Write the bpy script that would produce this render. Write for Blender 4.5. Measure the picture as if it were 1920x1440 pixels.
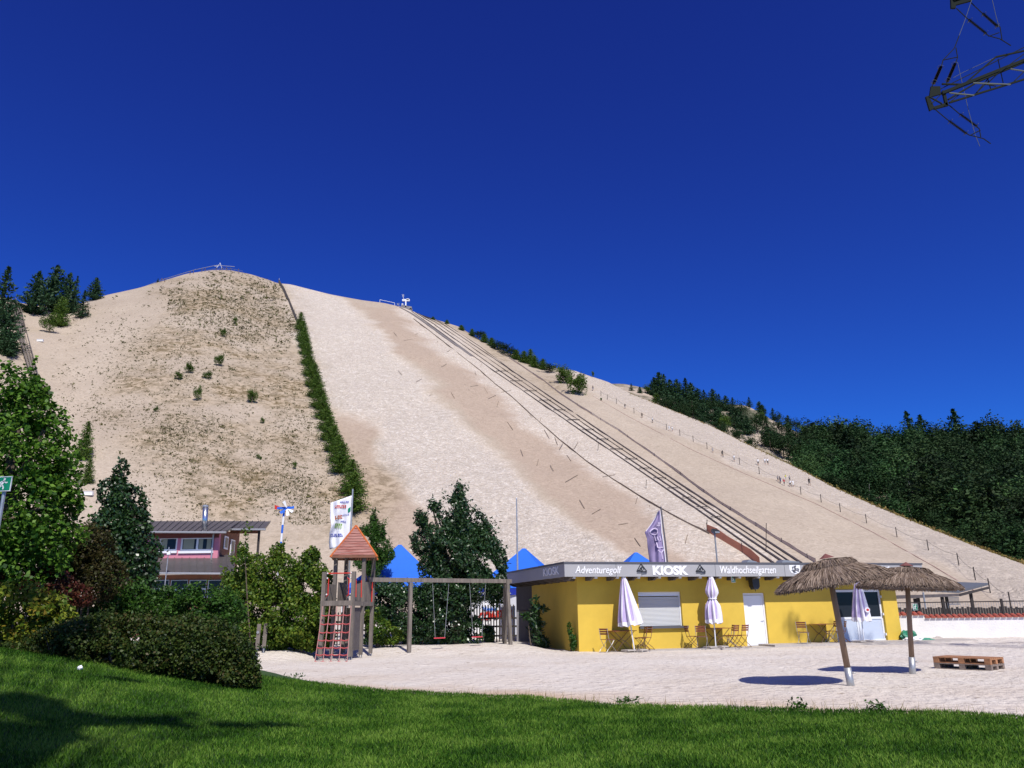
import bpy, math, random
import numpy as np
from mathutils import Vector, Matrix
D = bpy.data; S = bpy.context.scene; C = S.collection
for _o in list(D.objects): D.objects.remove(_o)
R = math.radians
# ---------------------------------------------------------------- camera
FPX, PITCH, ROLL, EYE = 1450.0, R(16.35), R(0.8), 1.56
cr, sr, cp, sp = math.cos(ROLL), math.sin(ROLL), math.cos(PITCH), math.sin(PITCH)
FWD = Vector((0, cp, sp)); RT0 = Vector((1, 0, 0)); UP0 = Vector((0, -sp, cp))
RT = RT0 * cr - UP0 * sr; UP = UP0 * cr + RT0 * sr
cam = D.cameras.new('camera'); cam.sensor_width = 36; cam.lens = 36 * FPX / 1920
cam.clip_start = 0.1; cam.clip_end = 6000
camo = D.objects.new('camera', cam); C.objects.link(camo)
camo.matrix_world = Matrix(((RT.x, UP.x, -FWD.x, 0), (RT.y, UP.y, -FWD.y, 0), (RT.z, UP.z, -FWD.z, EYE), (0, 0, 0, 1)))
S.camera = camo
# ---------------------------------------------------------------- light
SUN_EL, SUN_AZ = R(49), R(19)      # azimuth measured from straight behind the camera towards its right
TOSUN = Vector((math.sin(SUN_AZ) * math.cos(SUN_EL), -math.cos(SUN_AZ) * math.cos(SUN_EL), math.sin(SUN_EL)))
w = D.worlds.new('World'); S.world = w; w.use_nodes = True
nt = w.node_tree; bg = nt.nodes['Background']
sky = nt.nodes.new('ShaderNodeTexSky'); sky.sky_type = 'NISHITA'; sky.sun_disc = False
sky.sun_elevation = SUN_EL; sky.sun_rotation = math.atan2(TOSUN.x, TOSUN.y)
sky.altitude = 1500; sky.air_density = 1.0; sky.dust_density = 0.0; sky.ozone_density = 6.0
# deep polarised-looking blue: each channel of the sky gets its own gain and contrast; whiter glow round the sun behind the viewer
SKS = 0.085
spc = nt.nodes.new('ShaderNodeSeparateColor'); cmb = nt.nodes.new('ShaderNodeCombineColor'); nt.links.new(sky.outputs[0], spc.inputs[0])
for _i, (_a, _g) in enumerate(((.161, .956), (1.20, 1.55), (1.70, 1.18))):
    m0 = nt.nodes.new('ShaderNodeMath'); m0.operation = 'MULTIPLY'; m0.inputs[1].default_value = SKS; nt.links.new(spc.outputs[_i], m0.inputs[0])
    m1 = nt.nodes.new('ShaderNodeMath'); m1.operation = 'POWER'; m1.inputs[1].default_value = _g; nt.links.new(m0.outputs[0], m1.inputs[0])
    m2 = nt.nodes.new('ShaderNodeMath'); m2.operation = 'MULTIPLY'; m2.inputs[1].default_value = _a / SKS; nt.links.new(m1.outputs[0], m2.inputs[0]); nt.links.new(m2.outputs[0], cmb.inputs[_i])
wtc = nt.nodes.new('ShaderNodeTexCoord'); dt = nt.nodes.new('ShaderNodeVectorMath'); dt.operation = 'DOT_PRODUCT'; dt.inputs[1].default_value = TOSUN; nt.links.new(wtc.outputs['Generated'], dt.inputs[0])
mx0 = nt.nodes.new('ShaderNodeMath'); mx0.operation = 'MAXIMUM'; mx0.inputs[1].default_value = 0; nt.links.new(dt.outputs['Value'], mx0.inputs[0])
pw = nt.nodes.new('ShaderNodeMath'); pw.operation = 'POWER'; pw.inputs[1].default_value = 6; nt.links.new(mx0.outputs[0], pw.inputs[0])
gl = nt.nodes.new('ShaderNodeMix'); gl.data_type = 'RGBA'; gl.blend_type = 'ADD'; gl.clamp_result = False; gl.inputs[7].default_value = (.40 / SKS, .37 / SKS, .34 / SKS, 1)
nt.links.new(pw.outputs[0], gl.inputs[0]); nt.links.new(cmb.outputs[0], gl.inputs[6]); nt.links.new(gl.outputs[2], bg.inputs[0])
bg.inputs[1].default_value = SKS
sl = D.lights.new('sun', 'SUN'); sl.energy = 4.9; sl.angle = R(0.53); sl.color = (1.0, 0.955, 0.89)
so = D.objects.new('sun', sl); C.objects.link(so); so.rotation_euler = TOSUN.to_track_quat('Z', 'Y').to_euler()
S.view_settings.view_transform = 'Standard'; S.view_settings.look = 'None'; S.view_settings.exposure = 0.0; S.view_settings.gamma = 1
S.cycles.max_bounces = 6; S.cycles.diffuse_bounces = 3; S.cycles.transparent_max_bounces = 6
# ---------------------------------------------------------------- pixel helpers (photo pixels 1920x1440)
def ray(px, py):
    d = FWD * FPX + RT * (px - 960) + UP * (720 - py)
    return d / d.y
def at(px, py, Y): return Vector((0, 0, EYE)) + ray(px, py) * Y
def gnd(px, py, z=0.0):
    d = ray(px, py); t = (z - EYE) / d.z
    return Vector((0, 0, EYE)) + d * t
def topx(p):
    q = Vector(p) - Vector((0, 0, EYE)); f = q.dot(FWD)
    return 960 + FPX * q.dot(RT) / f, 720 - FPX * q.dot(UP) / f
def mpp(px, py, Y):                      # metres per photo pixel at depth Y
    return Y / (FPX * cp - (720 - py) * sp)
def sstep(t):
    t = np.clip(t, 0, 1); return t * t * (3 - 2 * t)
RNG = np.random.default_rng(7); random.seed(7)
_nk = [np.random.default_rng(11 + i).normal(size=(7, 3)) for i in range(3)]; _np = [np.random.default_rng(31 + i).uniform(0, 6.28, 7) for i in range(3)]
def noise3(P, s, k=0):                   # cheap smooth noise, about -1..1
    P = np.asarray(P) * s; o = np.zeros(len(P))
    for i in range(7): o += np.sin(P @ _nk[k][i] * 1.7 + _np[k][i] + 1.3 * np.sin(P @ _nk[k][(i + 3) % 7] + _np[k][i] * 2))
    return o / 3.2
# ---------------------------------------------------------------- materials
def mat(name, c, rough=0.6, metal=0.0, var=0.0, vs=3.0, bump=0.0, bs=20.0, c2=None, coat=0.0, stretch=None, spec=0.5, detail=4):
    m = D.materials.new(name); m.use_nodes = True; n = m.node_tree; b = n.nodes['Principled BSDF']
    b.inputs['Roughness'].default_value = rough; b.inputs['Metallic'].default_value = metal
    b.inputs['Specular IOR Level'].default_value = spec
    b.inputs['Base Color'].default_value = (*c, 1)
    if coat: b.inputs['Coat Weight'].default_value = coat
    if var or bump or c2:
        tc = n.nodes.new('ShaderNodeTexCoord'); mp = n.nodes.new('ShaderNodeMapping')
        if stretch: mp.inputs['Scale'].default_value = stretch
        n.links.new(tc.outputs['Object'], mp.inputs[0])
    if var or c2:
        nz = n.nodes.new('ShaderNodeTexNoise'); nz.inputs['Scale'].default_value = vs; nz.inputs['Detail'].default_value = detail; nz.inputs['Roughness'].default_value = 0.65
        n.links.new(mp.outputs[0], nz.inputs['Vector'])
        rp = n.nodes.new('ShaderNodeValToRGB'); rp.color_ramp.elements[0].position = 0.3; rp.color_ramp.elements[1].position = 0.7
        a = [x * (1 - var) for x in c]; d = list(c2) if c2 else [min(1, x * (1 + var)) for x in c]
        rp.color_ramp.elements[0].color = (*a, 1); rp.color_ramp.elements[1].color = (*d, 1)
        n.links.new(nz.outputs[0], rp.inputs[0]); n.links.new(rp.outputs[0], b.inputs['Base Color'])
    if bump:
        nb = n.nodes.new('ShaderNodeTexNoise'); nb.inputs['Scale'].default_value = bs; nb.inputs['Detail'].default_value = 6
        n.links.new(mp.outputs[0], nb.inputs['Vector'])
        bp = n.nodes.new('ShaderNodeBump'); bp.inputs['Strength'].default_value = min(1, bump); bp.inputs['Distance'].default_value = 0.02 * max(1, bump)
        n.links.new(nb.outputs[0], bp.inputs['Height']); n.links.new(bp.outputs[0], b.inputs['Normal'])
    return m
def leafmat(name, cols, trans=0.22, rough=0.5, spec=0.22):
    m = D.materials.new(name); m.use_nodes = True; n = m.node_tree; b = n.nodes['Principled BSDF']; out = n.nodes['Material Output']
    g = n.nodes.new('ShaderNodeNewGeometry'); rp = n.nodes.new('ShaderNodeValToRGB'); e = rp.color_ramp.elements
    while len(e) < len(cols): e.new(0.5)
    for i, c in enumerate(cols): e[i].position = i / (len(cols) - 1); e[i].color = (*c, 1)
    n.links.new(g.outputs['Random Per Island'], rp.inputs[0]); n.links.new(rp.outputs[0], b.inputs['Base Color'])
    b.inputs['Roughness'].default_value = rough; b.inputs['Specular IOR Level'].default_value = spec
    t = n.nodes.new('ShaderNodeBsdfTranslucent'); mx = n.nodes.new('ShaderNodeMixShader'); mx.inputs[0].default_value = trans
    n.links.new(rp.outputs[0], t.inputs[0]); n.links.new(b.outputs[0], mx.inputs[1]); n.links.new(t.outputs[0], mx.inputs[2]); n.links.new(mx.outputs[0], out.inputs[0])
    return m
# ---------------------------------------------------------------- mesh builder
def raw(name, V, F, m, parent=None, smooth=False, mi=None):
    me = D.meshes.new(name); V = np.asarray(V, float)
    if parent is not None: V = V - np.array(root_loc(parent))
    if isinstance(F, np.ndarray):
        k = F.shape[1]; me.vertices.add(len(V)); me.vertices.foreach_set('co', V.astype(np.float32).ravel())
        me.loops.add(F.size); me.loops.foreach_set('vertex_index', F.astype(np.int32).ravel())
        me.polygons.add(len(F)); me.polygons.foreach_set('loop_start', np.arange(0, F.size, k, dtype=np.int32))
        me.update(calc_edges=True)
    else:
        me.from_pydata(V.tolist(), [], F); me.update()
    for x in (m if isinstance(m, (list, tuple)) else [m]): me.materials.append(x)
    if mi is not None: me.polygons.foreach_set('material_index', np.asarray(mi, np.int32))
    if smooth: me.polygons.foreach_set('use_smooth', np.ones(len(me.polygons), bool))
    o = D.objects.new(name, me); C.objects.link(o)
    if parent is not None: o.parent = parent
    return o
def root_loc(o):
    while o.parent: o = o.parent
    return o.location
class MB:
    def __init__(s): s.V = []; s.F = []; s.M = []; s.mi = 0
    def add(s, vs, fs):
        k = len(s.V); s.V += [tuple(v) for v in vs]; s.F += [[i + k for i in f] for f in fs]; s.M += [s.mi] * len(fs); return s
    def obox(s, o, a, b, c):             # corner o, edge vectors
        o, a, b, c = map(Vector, (o, a, b, c))
        vs = [o, o + a, o + a + b, o + b, o + c, o + a + c, o + a + b + c, o + b + c]
        return s.add(vs, [[0, 3, 2, 1], [4, 5, 6, 7], [0, 1, 5, 4], [1, 2, 6, 5], [2, 3, 7, 6], [3, 0, 4, 7]])
    def box(s, c, d, rz=0):
        c = Vector(c); x = Vector((math.cos(rz), math.sin(rz), 0)) * d[0]; y = Vector((-math.sin(rz), math.cos(rz), 0)) * d[1]; z = Vector((0, 0, d[2]))
        return s.obox(c - x / 2 - y / 2 - z / 2, x, y, z)
    def beam(s, p, q, w, h, up=(0, 0, 1)):
        p, q = Vector(p), Vector(q); d = q - p; u = Vector(up); sd = d.cross(u)
        if sd.length < 1e-6: sd = d.cross(Vector((1, 0, 0)))
        sd = sd.normalized() * w; uu = sd.cross(d).normalized() * h
        return s.obox(p - sd / 2 - uu / 2, d, sd, uu)
    def tube(s, p, q, r, n=8, r2=None, cap=True):
        p, q = Vector(p), Vector(q); d = (q - p).normalized(); a = d.orthogonal().normalized(); b = d.cross(a); r2 = r if r2 is None else r2
        vs = []
        for c, rr in ((p, r), (q, r2)):
            for i in range(n):
                t = 2 * math.pi * i / n; vs.append(c + a * math.cos(t) * rr + b * math.sin(t) * rr)
        fs = [[i, (i + 1) % n, n + (i + 1) % n, n + i] for i in range(n)]
        if cap: fs += [list(range(n))[::-1], list(range(n, 2 * n))]
        return s.add(vs, fs)
    def path(s, pts, r, n=6):
        pts = [Vector(p) for p in pts]; vs = []; fs = []; a = None
        for i, p in enumerate(pts):
            d = (pts[min(i + 1, len(pts) - 1)] - pts[max(i - 1, 0)]).normalized()
            if a is None: a = d.orthogonal().normalized()
            a = (a - d * a.dot(d)).normalized(); b = d.cross(a); rr = r[i] if isinstance(r, (list, tuple)) else r
            for k in range(n):
                t = 2 * math.pi * k / n; vs.append(p + a * math.cos(t) * rr + b * math.sin(t) * rr)
        for i in range(len(pts) - 1):
            for k in range(n): fs.append([i * n + k, i * n + (k + 1) % n, (i + 1) * n + (k + 1) % n, (i + 1) * n + k])
        fs += [list(range(n))[::-1], [(len(pts) - 1) * n + k for k in range(n)]]
        return s.add(vs, fs)
    def lathe(s, c, prof, n=24):         # prof: (r,z)
        c = Vector(c); vs = []; fs = []
        for r, z in prof:
            for k in range(n):
                t = 2 * math.pi * k / n; vs.append(c + Vector((r * math.cos(t), r * math.sin(t), z)))
        for i in range(len(prof) - 1):
            for k in range(n): fs.append([i * n + k, i * n + (k + 1) % n, (i + 1) * n + (k + 1) % n, (i + 1) * n + k])
        fs += [list(range(n))[::-1], [(len(prof) - 1) * n + k for k in range(n)]]
        return s.add(vs, fs)
    def prism(s, pts, ext):              # polygon (3d pts) extruded by vector
        e = Vector(ext); n = len(pts); vs = [Vector(p) for p in pts] + [Vector(p) + e for p in pts]
        return s.add(vs, [list(range(n))[::-1], list(range(n, 2 * n))] + [[i, (i + 1) % n, n + (i + 1) % n, n + i] for i in range(n)])
    def build(s, name, m, parent=None, smooth=False):
        return raw(name, s.V, s.F, m, parent, smooth, s.M if isinstance(m, (list, tuple)) else None)
def tag(o, label=None, cat=None, group=None, kind=None):
    if label: o['label'] = label
    if cat: o['category'] = cat
    if group: o['group'] = group
    if kind: o['kind'] = kind
    return o
def thing(name, label, cat, loc=(0, 0, 0), rz=0, group=None):
    o = D.objects.new(name, None); C.objects.link(o); o.location = loc; o.rotation_euler = (0, 0, rz); o.empty_display_size = 0.2
    return tag(o, label, cat, group)
def dup(root, loc, rz=0, label=None, group=None, scale=None):
    r = root.copy(); C.objects.link(r); r.location = loc; r.rotation_euler = (0, 0, rz)
    if scale: r.scale = (scale,) * 3 if not isinstance(scale, tuple) else scale
    if label: r['label'] = label
    if group: r['group'] = group
    for ch in list(root.children):
        c = ch.copy(); C.objects.link(c); c.parent = r
        for g in ch.children:
            d = g.copy(); C.objects.link(d); d.parent = c
    return r
def text(name, s, m, parent, origin, xdir, nrm, height, width=None, shear=0.0, bold=0.0, depth=0.01, jig=0.0):
    cu = D.curves.new('t', 'FONT'); cu.body = s; cu.shear = shear; cu.offset = bold; cu.extrude = 0.02; cu.size = 1; cu.resolution_u = 3
    to = D.objects.new('t', cu); C.objects.link(to); bpy.context.view_layer.update()
    me = D.meshes.new_from_object(to.evaluated_get(bpy.context.evaluated_depsgraph_get())); D.objects.remove(to); D.curves.remove(cu)
    co = np.array([v.co[:] for v in me.vertices]); mn = co.min(0); mx_ = co.max(0)
    cap = 0.69 if bold < 0.04 else 0.74
    k = height / cap; kx = k if width is None else width / (mx_[0] - mn[0])
    X = Vector(xdir).normalized(); N = Vector(nrm).normalized(); U = N.cross(X).normalized()
    base = np.array(root_loc(parent)) if parent is not None else np.zeros(3)
    O = np.array(origin)
    yy = co[:, 1] * k
    if jig: yy = yy * (1 + jig * np.sin(co[:, 0] * 5.1)) + jig * 0.3 * height * np.sin(co[:, 0] * 3.3)
    P = O + np.outer((co[:, 0] - mn[0]) * kx, np.array(X)) + np.outer(yy, np.array(U)) + np.outer(np.where(co[:, 2] > 0, depth, 0.002), np.array(N)) - base
    me.vertices.foreach_set('co', P.astype(np.float32).ravel()); me.name = name
    me.materials.clear(); me.materials.append(m); me.update()
    o = D.objects.new(name, me); C.objects.link(o); o.parent = parent
    return o
# ---------------------------------------------------------------- foliage
def leafquads(P, L, W, up=0.35, out=None, rng=RNG):
    n = len(P); P = np.asarray(P, float)
    a = rng.normal(size=(n, 3)); a /= np.linalg.norm(a, axis=1)[:, None]
    N = rng.normal(size=(n, 3)); N /= np.linalg.norm(N, axis=1)[:, None]; N[:, 2] += up
    if out is not None: N += out
    a -= N * (np.sum(a * N, 1) / np.sum(N * N, 1))[:, None]; a /= np.linalg.norm(a, axis=1)[:, None] + 1e-9
    b = np.cross(N, a); b /= np.linalg.norm(b, axis=1)[:, None] + 1e-9
    s = rng.uniform(0.65, 1.25, n)[:, None]; L = np.broadcast_to(np.asarray(L, float).reshape(-1, 1), (n, 1)); W = np.broadcast_to(np.asarray(W, float).reshape(-1, 1), (n, 1))
    V = np.stack([P - a * L * s / 2, P + b * W * s / 2 - a * L * s * .08, P + a * L * s / 2, P - b * W * s / 2 - a * L * s * .08], 1).reshape(-1, 3)
    return V, np.arange(4 * n).reshape(-1, 4)
def blobleaves(blobs, n, thr=-0.25, freq=2.2, inner=0.35, rng=RNG):
    bl = np.array([[*c, *r] for c, r in blobs]); wgt = (bl[:, 3] * bl[:, 4] * bl[:, 5]) ** (2 / 3); wgt /= wgt.sum()
    k = rng.choice(len(bl), int(n * 1.7), p=wgt); d = rng.normal(size=(len(k), 3)); d /= np.linalg.norm(d, axis=1)[:, None]
    base = noise3(d * 1.0 + k[:, None] * 3.7, 1.6, 1) * 0.16
    rad = np.where(rng.random(len(k)) < inner, rng.uniform(0.25, 0.9, len(k)), rng.normal(0.93, 0.09, len(k))) + base
    P = bl[k, :3] + d * rad[:, None] * bl[k, 3:6]
    keep = noise3(P, freq, 2) + noise3(P, freq * 2.7, 0) * 0.5 > thr
    return P[keep][:n], d[keep][:n]
def shrub(name, label, cat, blobs, Y, n, leaf, m, zb=0.0, group=None, trunk=None, thr=-0.3, freq=2.2, dep=1.0, aspect=0.6, stems=5, wood=None, up=0.35, partname='foliage', sprigs=0, inner=0.35):
    B = []
    for b in blobs:
        px, py, rx, ry = b[:4]; y = b[4] if len(b) > 4 else Y
        k = mpp(px, py, y); c = at(px, py, y); B.append((tuple(c), (rx * k, min(rx, ry * 1.3) * k * dep, ry * k)))
    cx = sum(b[0][0] * b[1][0] for b in B) / sum(b[1][0] for b in B); cy = sum(b[0][1] * b[1][0] for b in B) / sum(b[1][0] for b in B)
    if trunk: cx = trunk
    z0 = zb(cx, cy) if callable(zb) else zb
    root = thing(name, label, cat, (cx, cy, z0), 0, group)
    P, d = blobleaves(B, n, thr, freq, inner)
    P[:, 2] = np.maximum(P[:, 2], z0 + 0.03)
    if sprigs:
        for _ in range(sprigs):
            c, r = B[random.randrange(len(B))]; a = random.uniform(0, 6.28); e = Vector((math.cos(a) * .6, math.sin(a) * .4, random.uniform(.5, 1.0))).normalized()
            st = Vector(c) + Vector((e.x * r[0], e.y * r[1], e.z * r[2])) * .9; Ls = random.uniform(.5, 1.1) * r[2] * .7
            t = np.linspace(0, 1, 14)[:, None]; Q = np.array(st) + t * np.array(e) * Ls + RNG.normal(size=(14, 3)) * leaf * .5; P = np.vstack([P, Q]); d = np.vstack([d, np.tile(e, (14, 1))])
    V, F = leafquads(P, leaf, leaf * aspect, up, d * 0.5)
    raw(partname, V, F, m, root)
    tk = MB(); H = max(b[0][2] for b in B) - z0
    if stems == 1:
        top = (cx + .1, cy, z0 + H * .85); tk.path([(cx, cy, z0 - .2), (cx + .04, cy, z0 + H * .4), top], [H * .035, H * .025, H * .006], 7)
        for i in range(12):
            z = z0 + H * random.uniform(.2, .7); b = random.choice(B); tk.path([(cx, cy, z), Vector(b[0]) + Vector((random.uniform(-.4, .4) * b[1][0], 0, random.uniform(-.3, .5) * b[1][2]))], [H * .012, H * .003], 5)
    else:
        for i in range(stems):
            b = random.choice(B); e = Vector(b[0]) + Vector((random.uniform(-.5, .5) * b[1][0], random.uniform(-.4, .4) * b[1][1], .3 * b[1][2]))
            s0 = Vector((e.x * .6 + cx * .4, e.y * .6 + cy * .4, z0 - .1)); tk.path([s0, s0.lerp(e, .5) + Vector((random.uniform(-.1, .1), 0, 0)), e], [.035, .025, .008], 5)
    tk.build('trunk' if stems == 1 else 'stem', wood or M['bark'], root)
    return root
def conifer_pts(h, r, rng, dens=1.0, droop=0.2, bare=0.06, power=0.85):
    P = []; z = h * bare
    while z < h * 0.99:
        t = z / h; rr = r * (1 - t) ** power * rng.uniform(.85, 1.12); nb = max(3, int((5 + 6 * (1 - t)) * dens))
        for i in range(nb):
            a = rng.uniform(0, 6.28); L = rr * rng.uniform(.6, 1.15); k = max(2, int(L / (h * .035)))
            u = np.linspace(.12, 1, k + 1); P.append(np.stack([np.cos(a) * u * L, np.sin(a) * u * L, z + (0.25 * u - droop * u * u) * L + rng.normal(0, .01 * h, k + 1)], 1))
        z += h * 0.028
    P.append(np.stack([np.zeros(4), np.zeros(4), np.linspace(.9, 1.0, 4) * h], 1))
    return np.vstack(P)
def bush_pts(h, r, rng, n=420):
    bl = [((rng.normal(0, r * .35), rng.normal(0, r * .35), h * rng.uniform(.4, .8)), (r * rng.uniform(.4, .65),) * 2 + (h * rng.uniform(.18, .3),)) for _ in range(7)]
    bl.append(((0, 0, h * .5), (r * .8, r * .8, h * .42)))
    return blobleaves(bl, n, -.35, 6 / h, .3, rng)[0]
# ---------------------------------------------------------------- shared materials
M = {}
M['bark'] = mat('bark', (.12, .09, .065), .9, var=.3, vs=8, bump=1, bs=30)
M['wood'] = mat('weathered_wood', (.165, .14, .118), .85, var=.35, vs=9, bump=.6, bs=40, stretch=(1, 1, .15))
M['brownwood'] = mat('brown_slats', (.20, .055, .022), .55, var=.25, vs=12)
M['yellow'] = mat('yellow_render', (.63, .43, .055), .85, var=.07, vs=1.1, bump=.15, bs=90)
M['fascia'] = mat('grey_fascia', (.345, .34, .34), .5, var=.04, vs=1)
M['fasciadark'] = mat('dark_trim', (.09, .09, .10), .5)
M['rafter'] = mat('rafter_wood', (.10, .085, .085), .8, var=.2, vs=6)
M['soffit'] = mat('soffit_boards', (.13, .11, .10), .8, var=.2, vs=4, stretch=(1, 8, 1))
M['white'] = mat('white_paint', (.78, .78, .78), .45, var=.02, vs=3)
M['whiteplastic'] = mat('white_plastic', (.72, .74, .78), .3)
M['wallwhite'] = mat('white_wall_plaster', (.76, .74, .71), .9, var=.07, vs=1.3, bump=.5, bs=14)
M['shutter'] = mat('shutter_slats', (.55, .56, .56), .45)
M['grey'] = mat('grey_metal', (.33, .34, .35), .45, metal=.4, var=.1, vs=5)
M['galv'] = mat('galvanised_steel', (.42, .43, .44), .45, metal=.6, var=.15, vs=6)
M['steel'] = mat('chair_steel', (.42, .42, .42), .35, metal=.6)
M['bronze'] = mat('brown_steel', (.16, .09, .06), .45, metal=.4)
M['black'] = mat('black_plastic', (.02, .02, .022), .45)
M['dark'] = mat('dark_stained_wood', (.035, .028, .025), .8, var=.3, vs=8)
M['concrete'] = mat('concrete', (.42, .38, .34), .9, var=.15, vs=3, bump=.4, bs=25)
M['red'] = mat('red_paint', (.55, .035, .02), .45)
M['orange'] = mat('orange_paint', (.55, .14, .03), .6, var=.15, vs=8)
M['rope'] = mat('red_rope', (.42, .07, .07), .8)
M['ropegrey'] = mat('grey_rope', (.38, .20, .18), .85)
M['blue'] = mat('blue_canvas', (.012, .13, .62), .7, var=.05, vs=1)
M['bluedark'] = mat('blue_print', (.01, .03, .35), .6)
M['green'] = mat('green_print', (.0, .22, .11), .5)
M['purple'] = mat('purple_canvas', (.44, .36, .56), .85, var=.1, vs=5)
M['purplewhite'] = mat('pale_canvas', (.74, .72, .76), .85, var=.04, vs=5)
M['purpleflag'] = mat('purple_flag_cloth', (.28, .22, .38), .8, var=.08, vs=4)
M['roofmetal'] = mat('standing_seam_metal', (.115, .105, .10), .42, metal=.3, var=.12, vs=.8)
M['pink'] = mat('pink_render', (.60, .22, .28), .85, var=.05, vs=2)
M['pinkdark'] = mat('eave_shade_red', (.16, .045, .04), .8, var=.2, vs=3)
M['brickish'] = mat('brown_boards', (.20, .085, .05), .85, var=.2, vs=3)
M['redtile'] = mat('red_roof_tile', (.34, .075, .045), .8, var=.25, vs=4)
M['thatch'] = mat('dry_reed', (.20, .15, .115), .95, var=.35, vs=14, c2=(.33, .26, .20))
M['pallet'] = mat('pallet_wood', (.36, .17, .08), .85, var=.3, vs=5, bump=.5, bs=30)
M['palletgrey'] = mat('pallet_wood_grey', (.22, .17, .14), .9, var=.3, vs=5, bump=.5, bs=30)
def glassmat(name, c, rough=.08):
    return mat(name, c, max(rough, .15), spec=.18)
M['glassdark'] = glassmat('dark_window_glass', (.018, .022, .03))
M['glasspale'] = glassmat('curtained_glass', (.32, .32, .22), .25)
M['leaf_maple'] = leafmat('maple_leaves', [(.018, .06, .006), (.05, .13, .012), (.10, .21, .02), (.17, .30, .04)], .35)
M['leaf_dark'] = leafmat('dark_glossy_leaves', [(.008, .028, .007), (.020, .055, .013), (.04, .09, .022)], .15, .35, .6)
M['leaf_brown'] = leafmat('olive_brown_leaves', [(.022, .018, .006), (.042, .036, .010), (.045, .058, .012), (.07, .045, .016)], .25)
M['leaf_red'] = leafmat('dull_red_leaves', [(.045, .012, .008), (.10, .025, .015), (.06, .04, .012)], .25)
M['leaf_yellow'] = leafmat('yellow_green_leaves', [(.05, .10, .01), (.11, .17, .015), (.22, .24, .02), (.14, .19, .02), (.24, .17, .02)], .3)
M['leaf_mid'] = leafmat('mid_green_leaves', [(.018, .055, .008), (.035, .095, .012), (.07, .15, .02)], .28)
M['leaf_hedge'] = leafmat('dull_hedge_leaves', [(.014, .032, .005), (.032, .056, .008), (.055, .085, .013), (.07, .055, .014)], .22)
M['leaf_horn'] = leafmat('hornbeam_leaves', [(.025, .07, .008), (.06, .125, .012), (.12, .19, .02), (.17, .22, .025)], .32)
M['leaf_laurel'] = leafmat('laurel_leaves', [(.010, .032, .009), (.022, .058, .015), (.045, .095, .028)], .15, .35, .6)
M['leaf_conifer'] = leafmat('conifer_needles', [(.008, .03, .012), (.02, .055, .018), (.04, .09, .025)], .12, .6)
M['leaf_pine'] = leafmat('pine_needles', [(.010, .032, .012), (.022, .06, .022), (.04, .085, .028)], .12, .6)
M['leaf_row'] = leafmat('row_shrub_leaves', [(.035, .08, .012), (.075, .145, .02), (.13, .20, .03)], .3, .6)
M['leaf_birch'] = leafmat('birch_leaves', [(.04, .09, .015), (.08, .14, .02), (.13, .19, .035)], .25, .6)
M['leaf_scrub'] = leafmat('dry_scrub', [(.065, .055, .022), (.11, .09, .04), (.085, .105, .03), (.17, .14, .065)], .1, .9, .1)
M['leaf_forest'] = leafmat('forest_leaves', [(.014, .037, .010), (.018, .044, .012), (.024, .052, .014), (.032, .064, .017)], .12, .7, .2)
def patchy(m, sc, lo, hi):
    n = m.node_tree; rp = [x for x in n.nodes if x.type == 'VALTORGB'][0]; src = rp.inputs[0].links[0].from_socket; tc = n.nodes.new('ShaderNodeTexCoord'); q = n.nodes.new('ShaderNodeTexNoise'); q.inputs['Scale'].default_value = sc; q.inputs['Detail'].default_value = 3; n.links.new(tc.outputs['Object'], q.inputs[0])
    mr = n.nodes.new('ShaderNodeMapRange'); mr.inputs[1].default_value = .35; mr.inputs[2].default_value = .65; mr.inputs[3].default_value = lo; mr.inputs[4].default_value = hi; n.links.new(q.outputs[0], mr.inputs[0])
    ad = n.nodes.new('ShaderNodeMath'); ad.operation = 'ADD'; n.links.new(src, ad.inputs[0]); n.links.new(mr.outputs[0], ad.inputs[1]); n.links.new(ad.outputs[0], rp.inputs[0])
M['grassblade'] = leafmat('grass_blades', [(.014, .055, .004), (.045, .13, .009), (.10, .215, .018), (.19, .31, .045)], .28, .6, .12)
patchy(M['grassblade'], .9, -.35, .35)
for _k in ('leaf_maple', 'leaf_horn', 'leaf_mid', 'leaf_hedge', 'leaf_laurel', 'leaf_dark', 'leaf_yellow'): patchy(M[_k], 1.3, -.2, .2)
M['drygrass'] = leafmat('dry_grass', [(.20, .13, .04), (.30, .22, .08), (.16, .17, .04)], .2, .9, .1)
M['twig'] = mat('dead_twigs', (.20, .15, .11), .9)
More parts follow.
